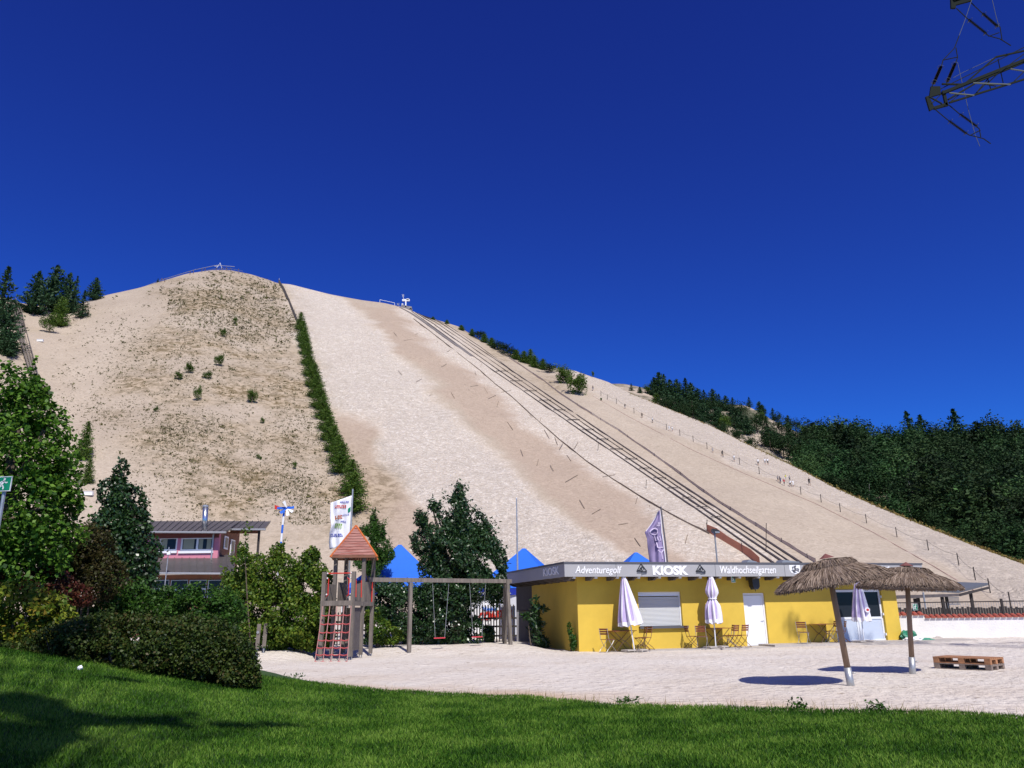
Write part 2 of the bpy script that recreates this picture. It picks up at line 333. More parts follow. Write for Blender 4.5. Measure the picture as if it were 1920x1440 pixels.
# ---------------------------------------------------------------- near ground: sand, lawn
LE = [gnd(px, py) for px, py in ((480, 1293), (640, 1297), (820, 1303), (1000, 1308), (1150, 1322), (1300, 1326), (1550, 1331), (1750, 1338), (1920, 1347), (2300, 1362))]
LEx = np.array([p.x for p in LE]); LEy = np.array([p.y for p in LE])
def edge_y(x):
    x = np.asarray(x, float); e = np.interp(x, LEx, LEy)
    return np.where(x < LEx[0], LEy[0] + sstep((LEx[0] - x) / 3) * 1.2, e)
def lawn_z(x, y):
    x = np.asarray(x, float); y = np.asarray(y, float)
    base = 1.12 * sstep((-x - 2.0) / 8.5) * sstep((y - 1) / 12.0)
    P = np.stack([x.ravel(), y.ravel(), 0 * x.ravel()], 1)
    return base + 0.02 + (noise3(P, .35, 0) * .025).reshape(x.shape)
def sand_z(x, y):
    x = np.asarray(x, float); y = np.asarray(y, float); P = np.stack([x.ravel(), y.ravel(), 0 * x.ravel()], 1)
    b = np.maximum(.26 * sstep((y - 29.5) / 4.5) * sstep((2.0 - x) / 2.0), .27 * sstep((y - 28.0) / 2.3) * sstep((-7.2 - x) / 1.2)) + .10 * sstep((y - 33.5) / 3) * sstep((x - 17) / 2)
    n = (noise3(P, .45, 0) * .02 + noise3(P, 1.7, 1) * .012 + noise3(P, 4.1, 2) * .006).reshape(x.shape)
    inl = sstep((edge_y(x) + .25 - y) / .5)
    return b + n - .12 * inl
def grid(name, xs, ys, zf, m, kind='structure'):
    X, Y = np.meshgrid(xs, ys); Z = zf(X, Y); V = np.stack([X.ravel(), Y.ravel(), Z.ravel()], 1)
    nx, ny = len(xs), len(ys); i = (np.arange(ny - 1)[:, None] * nx + np.arange(nx - 1)[None]).ravel()
    o = raw(name, V, np.stack([i, i + 1, i + nx + 1, i + nx], 1), m, None, True); o['kind'] = kind; return o
def sandmat(name, c, cd, fs, bumpd, far=False):
    m = D.materials.new(name); m.use_nodes = True; n = m.node_tree; b = n.nodes['Principled BSDF']; b.inputs['Roughness'].default_value = .95; b.inputs['Specular IOR Level'].default_value = .15
    tc = n.nodes.new('ShaderNodeTexCoord')
    def nz(s, d=5, r=.6):
        q = n.nodes.new('ShaderNodeTexNoise'); q.inputs['Scale'].default_value = s; q.inputs['Detail'].default_value = d; q.inputs['Roughness'].default_value = r; n.links.new(tc.outputs['Object'], q.inputs[0]); return q
    a = nz(.35); rp = n.nodes.new('ShaderNodeValToRGB'); rp.color_ramp.elements[0].color = (*cd, 1); rp.color_ramp.elements[1].color = (*c, 1); rp.color_ramp.elements[0].position = .32; rp.color_ramp.elements[1].position = .55
    n.links.new(a.outputs[0], rp.inputs[0])
    # sparse dark specks: shade of footprint hollows put into the colour
    v = nz(3.6, 4, .75); r2 = n.nodes.new('ShaderNodeValToRGB'); r2.color_ramp.elements[0].position = .355; r2.color_ramp.elements[1].position = .39; r2.color_ramp.elements[0].color = (.62, .57, .52, 1); r2.color_ramp.elements[1].color = (1, 1, 1, 1)
    n.links.new(v.outputs[0], r2.inputs[0]); mx = n.nodes.new('ShaderNodeMix'); mx.data_type = 'RGBA'; mx.blend_type = 'MULTIPLY'; mx.inputs[0].default_value = 1
    ea = n.nodes.new('ShaderNodeAttribute'); ea.attribute_name = 'lawnedge'; em = n.nodes.new('ShaderNodeMix'); em.data_type = 'RGBA'; em.inputs[7].default_value = (.56, .43, .31, 1); n.links.new(ea.outputs['Fac'], em.inputs[0]); n.links.new(rp.outputs[0], em.inputs[6])
    n.links.new(em.outputs[2], mx.inputs[6]); n.links.new(r2.outputs[0], mx.inputs[7]); n.links.new(mx.outputs[2], b.inputs['Base Color'])
    f = nz(fs, 4, .55); g = nz(fs * 5, 3); vo = n.nodes.new('ShaderNodeTexVoronoi'); vo.inputs['Scale'].default_value = fs * .8; n.links.new(tc.outputs['Object'], vo.inputs[0])
    ad = n.nodes.new('ShaderNodeMath'); ad.operation = 'MULTIPLY_ADD'; ad.inputs[1].default_value = .25; n.links.new(g.outputs[0], ad.inputs[0]); n.links.new(f.outputs[0], ad.inputs[2])
    a2 = n.nodes.new('ShaderNodeMath'); a2.operation = 'MULTIPLY_ADD'; a2.inputs[1].default_value = .35; n.links.new(vo.outputs[0], a2.inputs[0]); n.links.new(ad.outputs[0], a2.inputs[2])
    bp = n.nodes.new('ShaderNodeBump'); bp.inputs['Strength'].default_value = 1; bp.inputs['Distance'].default_value = bumpd; n.links.new(a2.outputs[0], bp.inputs['Height']); n.links.new(bp.outputs[0], b.inputs['Normal'])
    return m
M['sand'] = sandmat('pale_beach_sand', (.675, .612, .535), (.61, .535, .45), 4.6, .11)
grid('sand_ground', np.arange(-70, 95, .4), np.concatenate([np.arange(6, 45, .25), np.arange(45, 125, 2.)]), sand_z, M['sand'])
_o = D.objects['sand_ground']; _v = np.empty(len(_o.data.vertices) * 3); _o.data.vertices.foreach_get('co', _v); _v = _v.reshape(-1, 3); _d = _v[:, 1] - edge_y(_v[:, 0]); _e = .95 * np.exp(-np.maximum(_d, 0) / 1.5) * (1 + .8 * noise3(_v, .9, 1)); _a = _o.data.attributes.new('lawnedge', 'FLOAT', 'POINT'); _a.data.foreach_set('value', np.clip(_e, 0, 1).astype(np.float32))
far = grid('ground', np.linspace(-3000, 3000, 21), np.linspace(-3000, 3000, 21), lambda x, y: 0 * x - .6, mat('meadow', (.09, .11, .04), .95, var=.3, vs=.02))
M['soil'] = mat('lawn_soil', (.028, .065, .010), .95, var=.35, vs=6, bump=1, bs=30)
xs = np.arange(-30, 30, .3); ts = np.linspace(0, 1, 90); Xg = np.repeat(xs[None], 90, 0); E = edge_y(xs)[None] + .06 * np.sin(Xg * 2.3) + .05 * np.sin(Xg * 5.9 + 1); Yg = -12 + (E + 12) * ts[:, None]
Zg = lawn_z(Xg, Yg); Zg[-1] -= .2
i = (np.arange(89)[:, None] * len(xs) + np.arange(len(xs) - 1)[None]).ravel()
o = raw('lawn', np.stack([Xg.ravel(), Yg.ravel(), Zg.ravel()], 1), np.stack([i, i + 1, i + len(xs) + 1, i + len(xs)], 1), M['soil'], None, True); o['kind'] = 'structure'
# grass blades
def blades(n, xy, hmin, hmax, wid, zf):
    x, y = xy; z = zf(x, y); h = RNG.uniform(hmin, hmax, n); a = RNG.uniform(0, 6.28, n); l = RNG.normal(0, .45, (n, 2)) * h[:, None]
    B = np.stack([x, y, z - .004], 1); d = np.stack([np.cos(a), np.sin(a), 0 * a], 1) * (wid * RNG.uniform(.7, 1.3, n))[:, None]
    T = B + np.stack([l[:, 0], l[:, 1], h], 1); mid = B + np.stack([l[:, 0] * .35, l[:, 1] * .35, h * .6], 1)
    V = np.stack([B - d, B + d, mid + d * .8, mid - d * .8, T], 1).reshape(-1, 3); k = np.arange(n) * 5
    F1 = np.stack([k, k + 1, k + 2, k + 3], 1); F2 = np.stack([k + 3, k + 2, k + 4, k + 4], 1)[:, :3]
    return V, F1, F2
n = 640000; az = RNG.uniform(-.72, .86, n); rr = 4.5 + (17.5 - 4.5) * RNG.random(n) ** .85; x = rr * np.sin(az) * 1.0; y = rr * np.cos(az)
ok = y < edge_y(x) + .06 * np.sin(x * 2.3) + .05 * np.sin(x * 5.9 + 1) + np.abs(RNG.normal(0, .05, n)); x, y = x[ok], y[ok]
V, F1, F2 = blades(len(x), (x, y), .025, .065, .0042, lawn_z)
me = D.meshes.new('grass'); me.vertices.add(len(V)); me.vertices.foreach_set('co', V.astype(np.float32).ravel())
nq, ntr = len(F1), len(F2); me.loops.add(nq * 4 + ntr * 3); me.loops.foreach_set('vertex_index', np.concatenate([F1.ravel(), F2.ravel()]).astype(np.int32))
me.polygons.add(nq + ntr); me.polygons.foreach_set('loop_start', np.concatenate([np.arange(nq) * 4, nq * 4 + np.arange(ntr) * 3]).astype(np.int32)); me.update(calc_edges=True); me.materials.append(M['grassblade'])
o = D.objects.new('grass', me); C.objects.link(o); tag(o, 'short mown green grass covering the sloping lawn', 'grass', kind='stuff')
# ---------------------------------------------------------------- hills (height as a function of plan position, seen from the real camera only to choose the crest)
def crest(pts, Rs, extra_l=(), extra_r=()):
    a = []; e = []
    for px, py in pts:
        d = ray(px, py); a.append(math.atan2(d.x, 1)); e.append(d.z / math.hypot(d.x, 1))
    for az_, el in extra_l: a.insert(0, R(az_)); e.insert(0, el)
    for az_, el in extra_r: a.append(R(az_)); e.append(el)
    a = np.array(a); e = np.array(e)
    ra = np.array([math.atan2(ray(px, 800).x, 1) for px, _ in Rs]); rv = np.array([v for _, v in Rs])
    return a, e, ra, rv
SIL = [(0, 560), (60, 572), (130, 575), (200, 553), (260, 540), (300, 528), (350, 513), (400, 506), (430, 506), (470, 514), (505, 525), (520, 531), (545, 533), (620, 552), (680, 563), (720, 568), (755, 576), (800, 594), (860, 612), (900, 637), (960, 664), (1020, 687), (1050, 691), (1075, 694), (1100, 703), (1140, 716), (1180, 737), (1240, 761), (1330, 797), (1420, 842), (1500, 880), (1560, 912), (1640, 948), (1720, 981), (1800, 1013), (1860, 1036), (1920, 1058), (2000, 1088), (2150, 1130)]
A1, E1, RA, RV = crest(SIL, [(-900, 190), (0, 290), (415, 330), (760, 300), (1000, 262), (1100, 250), (1500, 190), (1920, 140), (2300, 110)], [(-38, .40), (-46, .33), (-60, .2), (-75, .02)], [(46, -.02), (60, -.03)])
FA = np.array([math.atan2(ray(px, 800).x, 1) for px in (-900, 0, 500, 1000, 1500, 1920, 2300)]); FV = np.array([80, 90, 92, 88, 86, 88, 90.])
def smooth_interp(a, xa, ya, w=.006):
    return (np.interp(a - w, xa, ya) + 2 * np.interp(a, xa, ya) + np.interp(a + w, xa, ya)) / 4
def hill_z(x, y):
    x = np.asarray(x, float); y = np.asarray(y, float); a = np.arctan2(x, y); r = np.hypot(x, y)
    Rc = smooth_interp(a, RA, RV, .03); F = smooth_interp(a, FA, FV, .03); H = Rc * smooth_interp(a, A1, E1, .004) + EYE
    s = (r - F) / (Rc - F); g = np.where(s < .12, np.maximum(s + .0, -.1) ** 2 * np.sign(s) / .24 + .0, s - .06) / .94
    g = np.where(s < 0, s * .3, g)
    z = np.where(s <= 1, H * g, H * (1 - .35 * (s - 1)))
    P = np.stack([x.ravel(), y.ravel(), 0 * x.ravel()], 1); ff = sstep(s * 4) * sstep((1 - s) * 6)
    return z + (noise3(P, .05, 0) * .9 + noise3(P, .17, 1) * .25).reshape(x.shape) * ff - np.where(s < 0, .3, 0)
def hit(px, py, zf=None, r0=75, r1=420, n=900):
    zf = zf or hill_z; d = ray(px, py); h = math.hypot(d.x, 1); t = np.linspace(r0, r1, n) / h
    gap = EYE + d.z * t - zf(d.x * t, t); k = np.where(gap < 0)[0]
    if len(k) == 0: k0 = int(np.argmin(gap)); tt = t[k0]
    elif k[0] == 0: tt = t[0]
    else: k0 = k[0]; g0, g1 = gap[k0 - 1], gap[k0]; tt = t[k0 - 1] + (t[k0] - t[k0 - 1]) * g0 / (g0 - g1)
    return Vector((d.x * tt, tt, float(zf(np.array([d.x * tt]), np.array([tt]))[0])))
def polar(name, a0, a1, na, rs_f, nr, zf, m):
    a = np.linspace(a0, a1, na); Rm = rs_f(a); X = Rm * np.sin(a)[None]; Y = Rm * np.cos(a)[None]; Z = zf(X, Y)
    V = np.stack([X.ravel(), Y.ravel(), Z.ravel()], 1); i = (np.arange(nr - 1)[:, None] * na + np.arange(na - 1)[None]).ravel()
    o = raw(name, V, np.stack([i, i + 1, i + na + 1, i + na], 1), m, None, True); o['kind'] = 'structure'; return o, V
def rs1(a):
    Rc = smooth_interp(a, RA, RV, .03); F = smooth_interp(a, FA, FV, .03)
    t = np.concatenate([np.linspace(-.08, 1, 260), np.linspace(1.02, 1.9, 30)])[:, None]
    return F[None] + (Rc - F)[None] * t
M['hill'] = D.materials.new('quarry_sand'); M['hill'].use_nodes = True
hillo, HV = polar('sand_hill', R(-75), R(58), 900, rs1, 290, hill_z, M['hill'])
# where raked, smooth and overgrown sand lie: pixel outlines turned into a mask stored on the hill itself
q = HV - np.array([0, 0, EYE]); fz = q @ np.array(FWD); fz[fz < 1] = 1
PX = 960 + FPX * (q @ np.array(RT)) / fz; PY = 720 - FPX * (q @ np.array(UP)) / fz
def inpoly(poly, x, y, soft=8):
    poly = np.array(poly, float); n = len(poly); ins = np.zeros(len(x), bool); dist = np.full(len(x), 1e9)
    for i in range(n):
        x0, y0 = poly[i]; x1, y1 = poly[(i + 1) % n]
        c = ((y0 > y) != (y1 > y)) & (x < (x1 - x0) * (y - y0) / (y1 - y0 + 1e-12) + x0); ins ^= c
        t = np.clip(((x - x0) * (x1 - x0) + (y - y0) * (y1 - y0)) / ((x1 - x0) ** 2 + (y1 - y0) ** 2), 0, 1)
        dist = np.minimum(dist, np.hypot(x - x0 - t * (x1 - x0), y - y0 - t * (y1 - y0)))
    sd = np.where(ins, dist, -dist); return sstep((sd / soft + 1) / 2)
jx = PX + noise3(HV, .06, 1) * 9 + noise3(HV, .25, 2) * 5; jy = PY + noise3(HV, .07, 2) * 8 + noise3(HV, .3, 0) * 4
white = inpoly([(525, 520), (560, 535), (640, 560), (665, 590), (715, 620), (745, 665), (790, 720), (845, 775), (890, 830), (960, 880), (1020, 950), (1150, 1030), (1250, 1080), (1000, 1120), (890, 1120), (850, 1010), (770, 930), (700, 850), (715, 790), (620, 775), (570, 650), (545, 580)], jx, jy, 14)
white = np.maximum(white, inpoly([(760, 570), (780, 580), (1000, 740), (1330, 950), (1470, 1060), (1300, 1060), (1240, 1000), (1180, 940), (1100, 885), (980, 800), (880, 700), (800, 640), (745, 585)], jx, jy, 14) * .75)
tan = inpoly([(655, 565), (760, 578), (820, 640), (900, 710), (1000, 800), (1110, 880), (1250, 970), (1400, 1070), (1200, 1070), (1060, 960), (970, 870), (890, 800), (820, 720), (740, 650), (700, 600)], jx, jy, 12)
tan = np.maximum(tan, inpoly([(620, 775), (710, 785), (700, 850), (760, 920), (820, 1000), (900, 1100), (700, 1100), (650, 900)], jx, jy, 14))
walk = inpoly([(1040, 680), (1180, 720), (1930, 1050), (1930, 1150), (1650, 985), (1400, 870), (1120, 740)], jx, jy, 8)
over = inpoly([(280, 530), (410, 505), (520, 530), (560, 610), (600, 740), (640, 860), (690, 1000), (420, 1010), (330, 930), (260, 860), (180, 800), (230, 680), (310, 600)], jx, jy, 45)
over = np.maximum(over, .6 * inpoly([(800, 590), (900, 630), (1060, 720), (1100, 760), (1000, 715), (900, 650), (800, 600)], jx, jy, 6))
cur = inpoly([(600, 900), (700, 830), (760, 900), (740, 1000), (640, 1000)], jx, jy, 30)
ca = hillo.data.color_attributes.new('sandmask', 'FLOAT_COLOR', 'POINT')
ca.data.foreach_set('color', np.stack([white, tan, np.clip(over + cur * .7, 0, 1), walk], 1).astype(np.float32).ravel())
def hill_nodes():
    n = M['hill'].node_tree; b = n.nodes['Principled BSDF']; b.inputs['Roughness'].default_value = .95; b.inputs['Specular IOR Level'].default_value = .1
    at_ = n.nodes.new('ShaderNodeAttribute'); at_.attribute_name = 'sandmask'; sep = n.nodes.new('ShaderNodeSeparateColor'); n.links.new(at_.outputs['Color'], sep.inputs[0])
    tc = n.nodes.new('ShaderNodeTexCoord')
    def nz(s, d=5, r=.6, st=None, dist=0):
        q = n.nodes.new('ShaderNodeTexNoise'); q.inputs['Scale'].default_value = s; q.inputs['Detail'].default_value = d; q.inputs['Roughness'].default_value = r; q.inputs['Distortion'].default_value = dist
        src = tc.outputs['Object']
        if st: mp = n.nodes.new('ShaderNodeMapping'); mp.inputs['Scale'].default_value = st; n.links.new(src, mp.inputs[0]); src = mp.outputs[0]
        n.links.new(src, q.inputs[0]); return q.outputs[0]
    def mix(f, a, c, bt='MIX'):
        m = n.nodes.new('ShaderNodeMix'); m.data_type = 'RGBA'; m.blend_type = bt
        for s_, v in ((m.inputs[0], f), (m.inputs[6], a), (m.inputs[7], c)):
            if hasattr(v, 'is_output'): n.links.new(v, s_)
            else: s_.default_value = v if isinstance(v, float) else (*v, 1)
        return m.outputs[2]
    def ramp(f, p0, p1, c0=(0, 0, 0), c1=(1, 1, 1)):
        r = n.nodes.new('ShaderNodeValToRGB'); r.color_ramp.elements[0].position = p0; r.color_ramp.elements[1].position = p1; r.color_ramp.elements[0].color = (*c0, 1); r.color_ramp.elements[1].color = (*c1, 1); n.links.new(f, r.inputs[0]); return r.outputs[0]
    base = mix(ramp(nz(.03, 6), .35, .65), (.385, .32, .247), (.44, .372, .292))
    c = mix(sep.outputs[1], base, (.385, .305, .235))
    c = mix(sep.outputs[0], c, (.555, .485, .405))
    sq = ramp(nz(.42, 6, .78, (1, 1, 1.6), 3.5), .50, .60); kk = n.nodes.new('ShaderNodeMath'); kk.operation = 'MULTIPLY'; n.links.new(sq, kk.inputs[0]); n.links.new(sep.outputs[0], kk.inputs[1]); c = mix(kk.outputs[0], c, (.72, .66, .58))
    c = mix(at_.outputs['Alpha'], c, (.54, .47, .39))
    fine = ramp(nz(.8, 5, .75, None, 2.2), .36, .64, (.82, .80, .78), (1.13, 1.12, 1.11)); c = mix(1.0, c, fine, 'MULTIPLY')
    spk = mix(ramp(nz(.55, 5, .8), .44, .56), (.16, .12, .065), (.40, .315, .22)); k = n.nodes.new('ShaderNodeMath'); k.operation = 'MULTIPLY'; n.links.new(sep.outputs[2], k.inputs[0]); n.links.new(ramp(nz(.06, 4), .38, .60), k.inputs[1])
    c = mix(k.outputs[0], c, spk); n.links.new(c, b.inputs['Base Color'])
    h1 = nz(.9, 5, .65, None, 2.0); h2 = nz(.35, 4, .6)
    ml = n.nodes.new('ShaderNodeMath'); ml.operation = 'MULTIPLY_ADD'; ml.inputs[1].default_value = .8
    n.links.new(h1, ml.inputs[0]); n.links.new(h2, ml.inputs[2])
    bp = n.nodes.new('ShaderNodeBump'); bp.inputs['Distance'].default_value = 1.5; ms = n.nodes.new('ShaderNodeMath'); ms.operation = 'MULTIPLY_ADD'; ms.inputs[1].default_value = .55; ms.inputs[2].default_value = .14
    mm = n.nodes.new('ShaderNodeMath'); mm.operation = 'MAXIMUM'; n.links.new(sep.outputs[0], mm.inputs[0]); n.links.new(at_.outputs['Alpha'], mm.inputs[1])
    n.links.new(mm.outputs[0], ms.inputs[0]); n.links.new(ms.outputs[0], bp.inputs['Strength']); n.links.new(ml.outputs[0], bp.inputs['Height']); n.links.new(bp.outputs[0], b.inputs['Normal'])
hill_nodes()
# wooded hill behind, right
S2 = [(1000, 760), (1060, 712), (1120, 719), (1170, 719), (1215, 728), (1235, 738), (1290, 748), (1345, 756), (1400, 759), (1450, 788), (1500, 812), (1540, 842), (1600, 860), (1650, 868), (1700, 860), (1760, 866), (1830, 856), (1880, 864), (1920, 858), (2100, 860), (2300, 870)]
A2, E2, RA2, RV2 = crest(S2, [(1000, 320), (1200, 320), (1400, 300), (1540, 290), (1920, 290)], [(-10, .15), (-30, .05)], [(60, .17), (75, .1)])
def back_z(x, y):
    x = np.asarray(x, float); y = np.asarray(y, float); a = np.arctan2(x, y); r = np.hypot(x, y)
    Rc = smooth_interp(a, RA2, RV2, .02); H = Rc * smooth_interp(a, A2, E2, .006) + EYE; r0_ = smooth_interp(a, RA, RV, .03) + 2.; s = (r - r0_) / (Rc - r0_); e0 = np.minimum(0, 0) + (smooth_interp(a, RA, RV, .03) * smooth_interp(a, A1, E1, .004) + EYE) - 7
    e0 = np.minimum(e0, H - 3); z = np.where(s <= 1, e0 + (H - e0) * np.maximum(s, -.2), H * (1 - .15 * (s - 1)))
    P = np.stack([x.ravel(), y.ravel(), 0 * x.ravel()], 1)
    return z - 12 * (s < 0) + (noise3(P, .04, 2) * 1.6 + noise3(P, .12, 0) * .8).reshape(x.shape) * sstep(s * 3) * sstep(np.abs(1 - s) * 5)
M['back'] = mat('wooded_slope_soil', (.05, .055, .02), .95, c2=(.42, .34, .26), vs=.045, detail=7, bump=1, bs=1.5)
M['back'].node_tree.nodes['Color Ramp'].color_ramp.elements[0].position = .46; M['back'].node_tree.nodes['Color Ramp'].color_ramp.elements[1].position = .58
polar('wooded_hill', R(-5), R(70), 300, lambda a: ((smooth_interp(a, RA, RV, .03) + 2)[None] + (smooth_interp(a, RA2, RV2, .02) - smooth_interp(a, RA, RV, .03) - 2)[None] * np.linspace(.0, 1.8, 130)[:, None]), 130, back_z, M['back'])
# ---------------------------------------------------------------- kiosk
KA = Vector((2.47, 31.82, 0)); KU = Vector((math.cos(R(16.5)), math.sin(R(16.5)), 0)); KN = Vector((KU.y, -KU.x, 0)); KV = -KN; ZU = Vector((0, 0, 1)); KRZ = R(16.5)
def K(s, o, z): return KA + KU * s + KN * o + ZU * z
def kp(px, py, off=0.0):
    d = ray(px, py); p0 = KA + KN * off; t = (p0 - Vector((0, 0, EYE))).dot(KN) / d.dot(KN); p = Vector((0, 0, EYE)) + d * t
    return (p - KA).dot(KU), p.z
kiosk = thing('kiosk', 'long yellow flat-roofed kiosk with grey lettered fascia', 'kiosk', K(0, 0, 0))
OV, ZT, ZB = .9, 3.37, 2.80
w0, wz1 = kp(1196, 1110); w1, wz0 = kp(1281, 1173); d0, dz1 = kp(1392.5, 1112); d1, _ = kp(1433, 1112)
g0, gz1 = kp(1559, 1105); g1, _ = kp(1652, 1108); KL = kp(1685, 1150)[0]
holes = [(w0, w1, wz0, wz1), (d0, d1, -.3, 2.16), (g0, g1, -.3, gz1)]
def holed_wall(mb, holes, L, H, thick, z0=-.3):
    x = 0
    for a, b, z_, zt in holes:
        mb.obox(K(x, 0, z0), KU * (a - x), KV * thick, ZU * (H - z0))
        if z_ > z0: mb.obox(K(a, 0, z0), KU * (b - a), KV * thick, ZU * (z_ - z0))
        mb.obox(K(a, 0, zt), KU * (b - a), KV * thick, ZU * (H - zt)); x = b
    mb.obox(K(x, 0, z0), KU * (L - x), KV * thick, ZU * (H - z0))
b = MB(); holed_wall(b, holes, KL, 3.0, .3); b.obox(K(0, -.3, -.3), KU * .3, KV * 5.6, ZU * 3.3); b.obox(K(KL - .3, -.3, -.3), KU * .3, KV * 5.6, ZU * 3.3); b.obox(K(.3, -5.6, -.3), KU * (KL - .6), KV * .3, ZU * 3.3)
b.build('wall', M['yellow'], kiosk)
b = MB(); b.obox(K(.2, -5.95, -.3), KU * 3, KV * 3.2, ZU * 3.1); b.build('rear_annex', M['dark'], kiosk)
RL, RR = -.83, 16.15; RD = 10.2
b = MB(); b.obox(K(RL + .04, OV - .04, 2.98), KU * (RR - RL - .08), KV * RD, ZU * .3); rf = b.build('roof', M['soffit'], kiosk)
b = MB(); b.obox(K(RL, OV, ZB), KU * (RR - RL), KV * .035, ZU * (ZT - ZB - .075)); b.obox(K(RL, OV - .036, ZB), KU * .035, KV * RD, ZU * (ZT - ZB - .075)); b.obox(K(RR - .035, OV - .036, ZB), KU * .035, KV * 6, ZU * (ZT - ZB - .075))
b.build('fascia', M['fascia'], kiosk)
b = MB(); b.obox(K(RL - .03, OV + .03, ZT - .072), KU * (RR - RL + .06), KV * .25, ZU * .07); b.obox(K(RL - .03, OV - .221, ZT - .072), KU * .25, KV * RD, ZU * .07); b.obox(K(RR - .22, OV - .221, ZT - .072), KU * .25, KV * 6, ZU * .07)
for px in (1155, 1202.5, 1341, 1471, 1571, 1711):
    s = kp(px, 1070, OV)[0]; b.obox(K(s, OV + .004, ZB - .004), KU * .016, KV * .03, ZU * (ZT - ZB - .07))
b.build('edge_trim', M['fasciadark'], kiosk)
s = -.55
while s < RR - .2:
    b = MB(); p = [K(s, OV - .06, 2.97), K(s, OV - .06, ZB + .01), K(s, .42, ZB - .13), K(s, .005, ZB - .13), K(s, .005, 2.97)]
    b.prism(p, KU * .1); b.build('rafter', M['rafter'], kiosk)
    b = MB(); b.obox(K(s + .11, .78, ZB - .07), KU * .1, KV * .12, ZU * .07); b.build('bracket', M['white'], kiosk); s += .915
k = 1.1
while k < 9:
    b = MB(); p = [K(RL + .06, OV - k, 2.97), K(RL + .06, OV - k, ZB + .01), K(-.4, OV - k, ZB - .13), K(-.005, OV - k, ZB - .13), K(-.005, OV - k, 2.97)]
    b.prism(p, KV * .1); b.build('rafter', M['rafter'], kiosk); k += .9
for px in (1452, 1519):   # tilted roof hatches
    s = kp(px, 1050, OV)[0]; b = MB(); b.prism([K(s - .5, -.6, 3.3), K(s + .6, -.6, 3.3), K(s + (.55 if px > 1500 else .1), -.6, 3.5), K(s - .25, -.6, 3.58)], KV * .5)
    b.build('roof_hatch', M['grey'], kiosk)
def ktext(name, s_, px0, px1, pyb, hpx, shear=0., bold=.02, jig=0.):
    a0, z = kp(px0, pyb, OV); a1, _ = kp(px1, pyb, OV); h = kp(px0, pyb - hpx, OV)[1] - z
    return text(name, s_, M['white'], kiosk, K(a0, OV, z), KU, KN, h, a1 - a0, shear, bold, .02, jig)
ktext('lettering', 'Adventuregolf', 1078, 1166, 1075, 13.5, .22, .009, .05)
ktext('lettering', 'KIOSK', 1224, 1291, 1077, 16.5, 0, .055)
ktext('lettering', 'Waldhochseilgarten', 1350, 1455, 1075, 13.5, .16, .010, .05)
ktext('lettering', 'Lift', 1652, 1672, 1074, 12, .2, .02, .05)
tx = text('lettering', 'KIOSK', M['white'], kiosk, K(RL, OV - 2.55, 2.93), KN, -KU, .30, 1.95, 0, .015, .02)
def emblem(px0, px1, pyt, pyb):
    b = MB(); a0, zb = kp(px0, pyb, OV); a1, _ = kp(px1, pyb, OV); zt = kp(px0, pyt, OV)[1]
    def P(x, y): return K(a0 + (a1 - a0) * x, OV + .012, zb + (zt - zb) * y)
    def ln(pts, w_=.02):
        for p, q in zip(pts, pts[1:]): b.beam(P(*p), P(*q), w_, .012, KN)
    ln([(0, .28), (.46, 1), (1, .28), (0, .28)], .03)
    ln([(.08, .38), (.25, .42), (.4, .62), (.55, .72), (.66, .6), (.72, .42)]); ln([(.3, .32), (.42, .5), (.52, .6), (.5, .42), (.62, .3)]); ln([(.12, .34), (.3, .36), (.45, .3)], .04); ln([(.38, .56), (.5, .5), (.58, .38)]); ln([(0, .14), (1, .16)]); ln([(.45, .02), (.95, .06)], .012)
    b.build('emblem', M['black'], kiosk)
emblem(1194, 1213, 1057, 1077); emblem(1305, 1323, 1059, 1077)
# round-cornered black and white crest
b = MB(); a0, zb = kp(1481, 1076.5, OV); a1, _ = kp(1501, 1076, OV); zt = kp(1481, 1059.5, OV)[1]; W_ = a1 - a0; H_ = zt - zb
sh = [(0, 1), (1, 1), (1, .45), (.85, .15), (.5, 0), (.15, .15), (0, .45)]
b.prism([K(a0 + W_ * x, OV + .003, zb + H_ * y) for x, y in sh], KN * .01); cr_ = b.build('crest', M['white'], kiosk)
b = MB(); rr_ = random.Random(3)
for _ in range(15):
    cx, cy = rr_.uniform(.1, .9), rr_.uniform(.25, .95); pts = [(cx + rr_.uniform(.04, .13) * math.cos(t), cy + rr_.uniform(.04, .1) * math.sin(t)) for t in (0, 1.2, 2.5, 3.7, 5)]
    b.prism([K(a0 + W_ * x, OV + .014 + _ * .0004, zb + H_ * y) for x, y in pts], KN * .006)
b.prism([K(a0 + W_ * x, OV + .022, zb + H_ * y) for x, y in ((.42, .9), (.55, .95), (.6, .5), (.5, .25), (.65, .2), (.35, .12), (.45, .5))], KN * .006)
b.build('crest_drawing', M['fasciadark'], cr_)
# shutter window
b = MB(); b.obox(K(w0, -.10, wz1 - .16), KU * (w1 - w0), KV * .15, ZU * .16); b.obox(K(w0, -.11, wz0), KU * .05, KV * .1, ZU * (wz1 - wz0 - .16)); b.obox(K(w1 - .05, -.11, wz0), KU * .05, KV * .1, ZU * (wz1 - wz0 - .16))
wn = b.build('shutter_window', M['whiteplastic'], kiosk)
b = MB(); z = wz0
while z < wz1 - .2:
    b.prism([K(w0 + .05, -.15, z), K(w0 + .05, -.135, z + .012), K(w0 + .05, -.13, z + .03), K(w0 + .05, -.145, z + .048), K(w0 + .05, -.17, z + .048), K(w0 + .05, -.17, z)], KU * (w1 - w0 - .1)); z += .05
b.build('roller_shutter', M['shutter'], wn)
b = MB(); b.obox(K(w0 - .05, .14, wz0 - .09), KU * (w1 - w0 + .22), KV * .3, ZU * .09); b.build('counter', M['fasciadark'], wn)
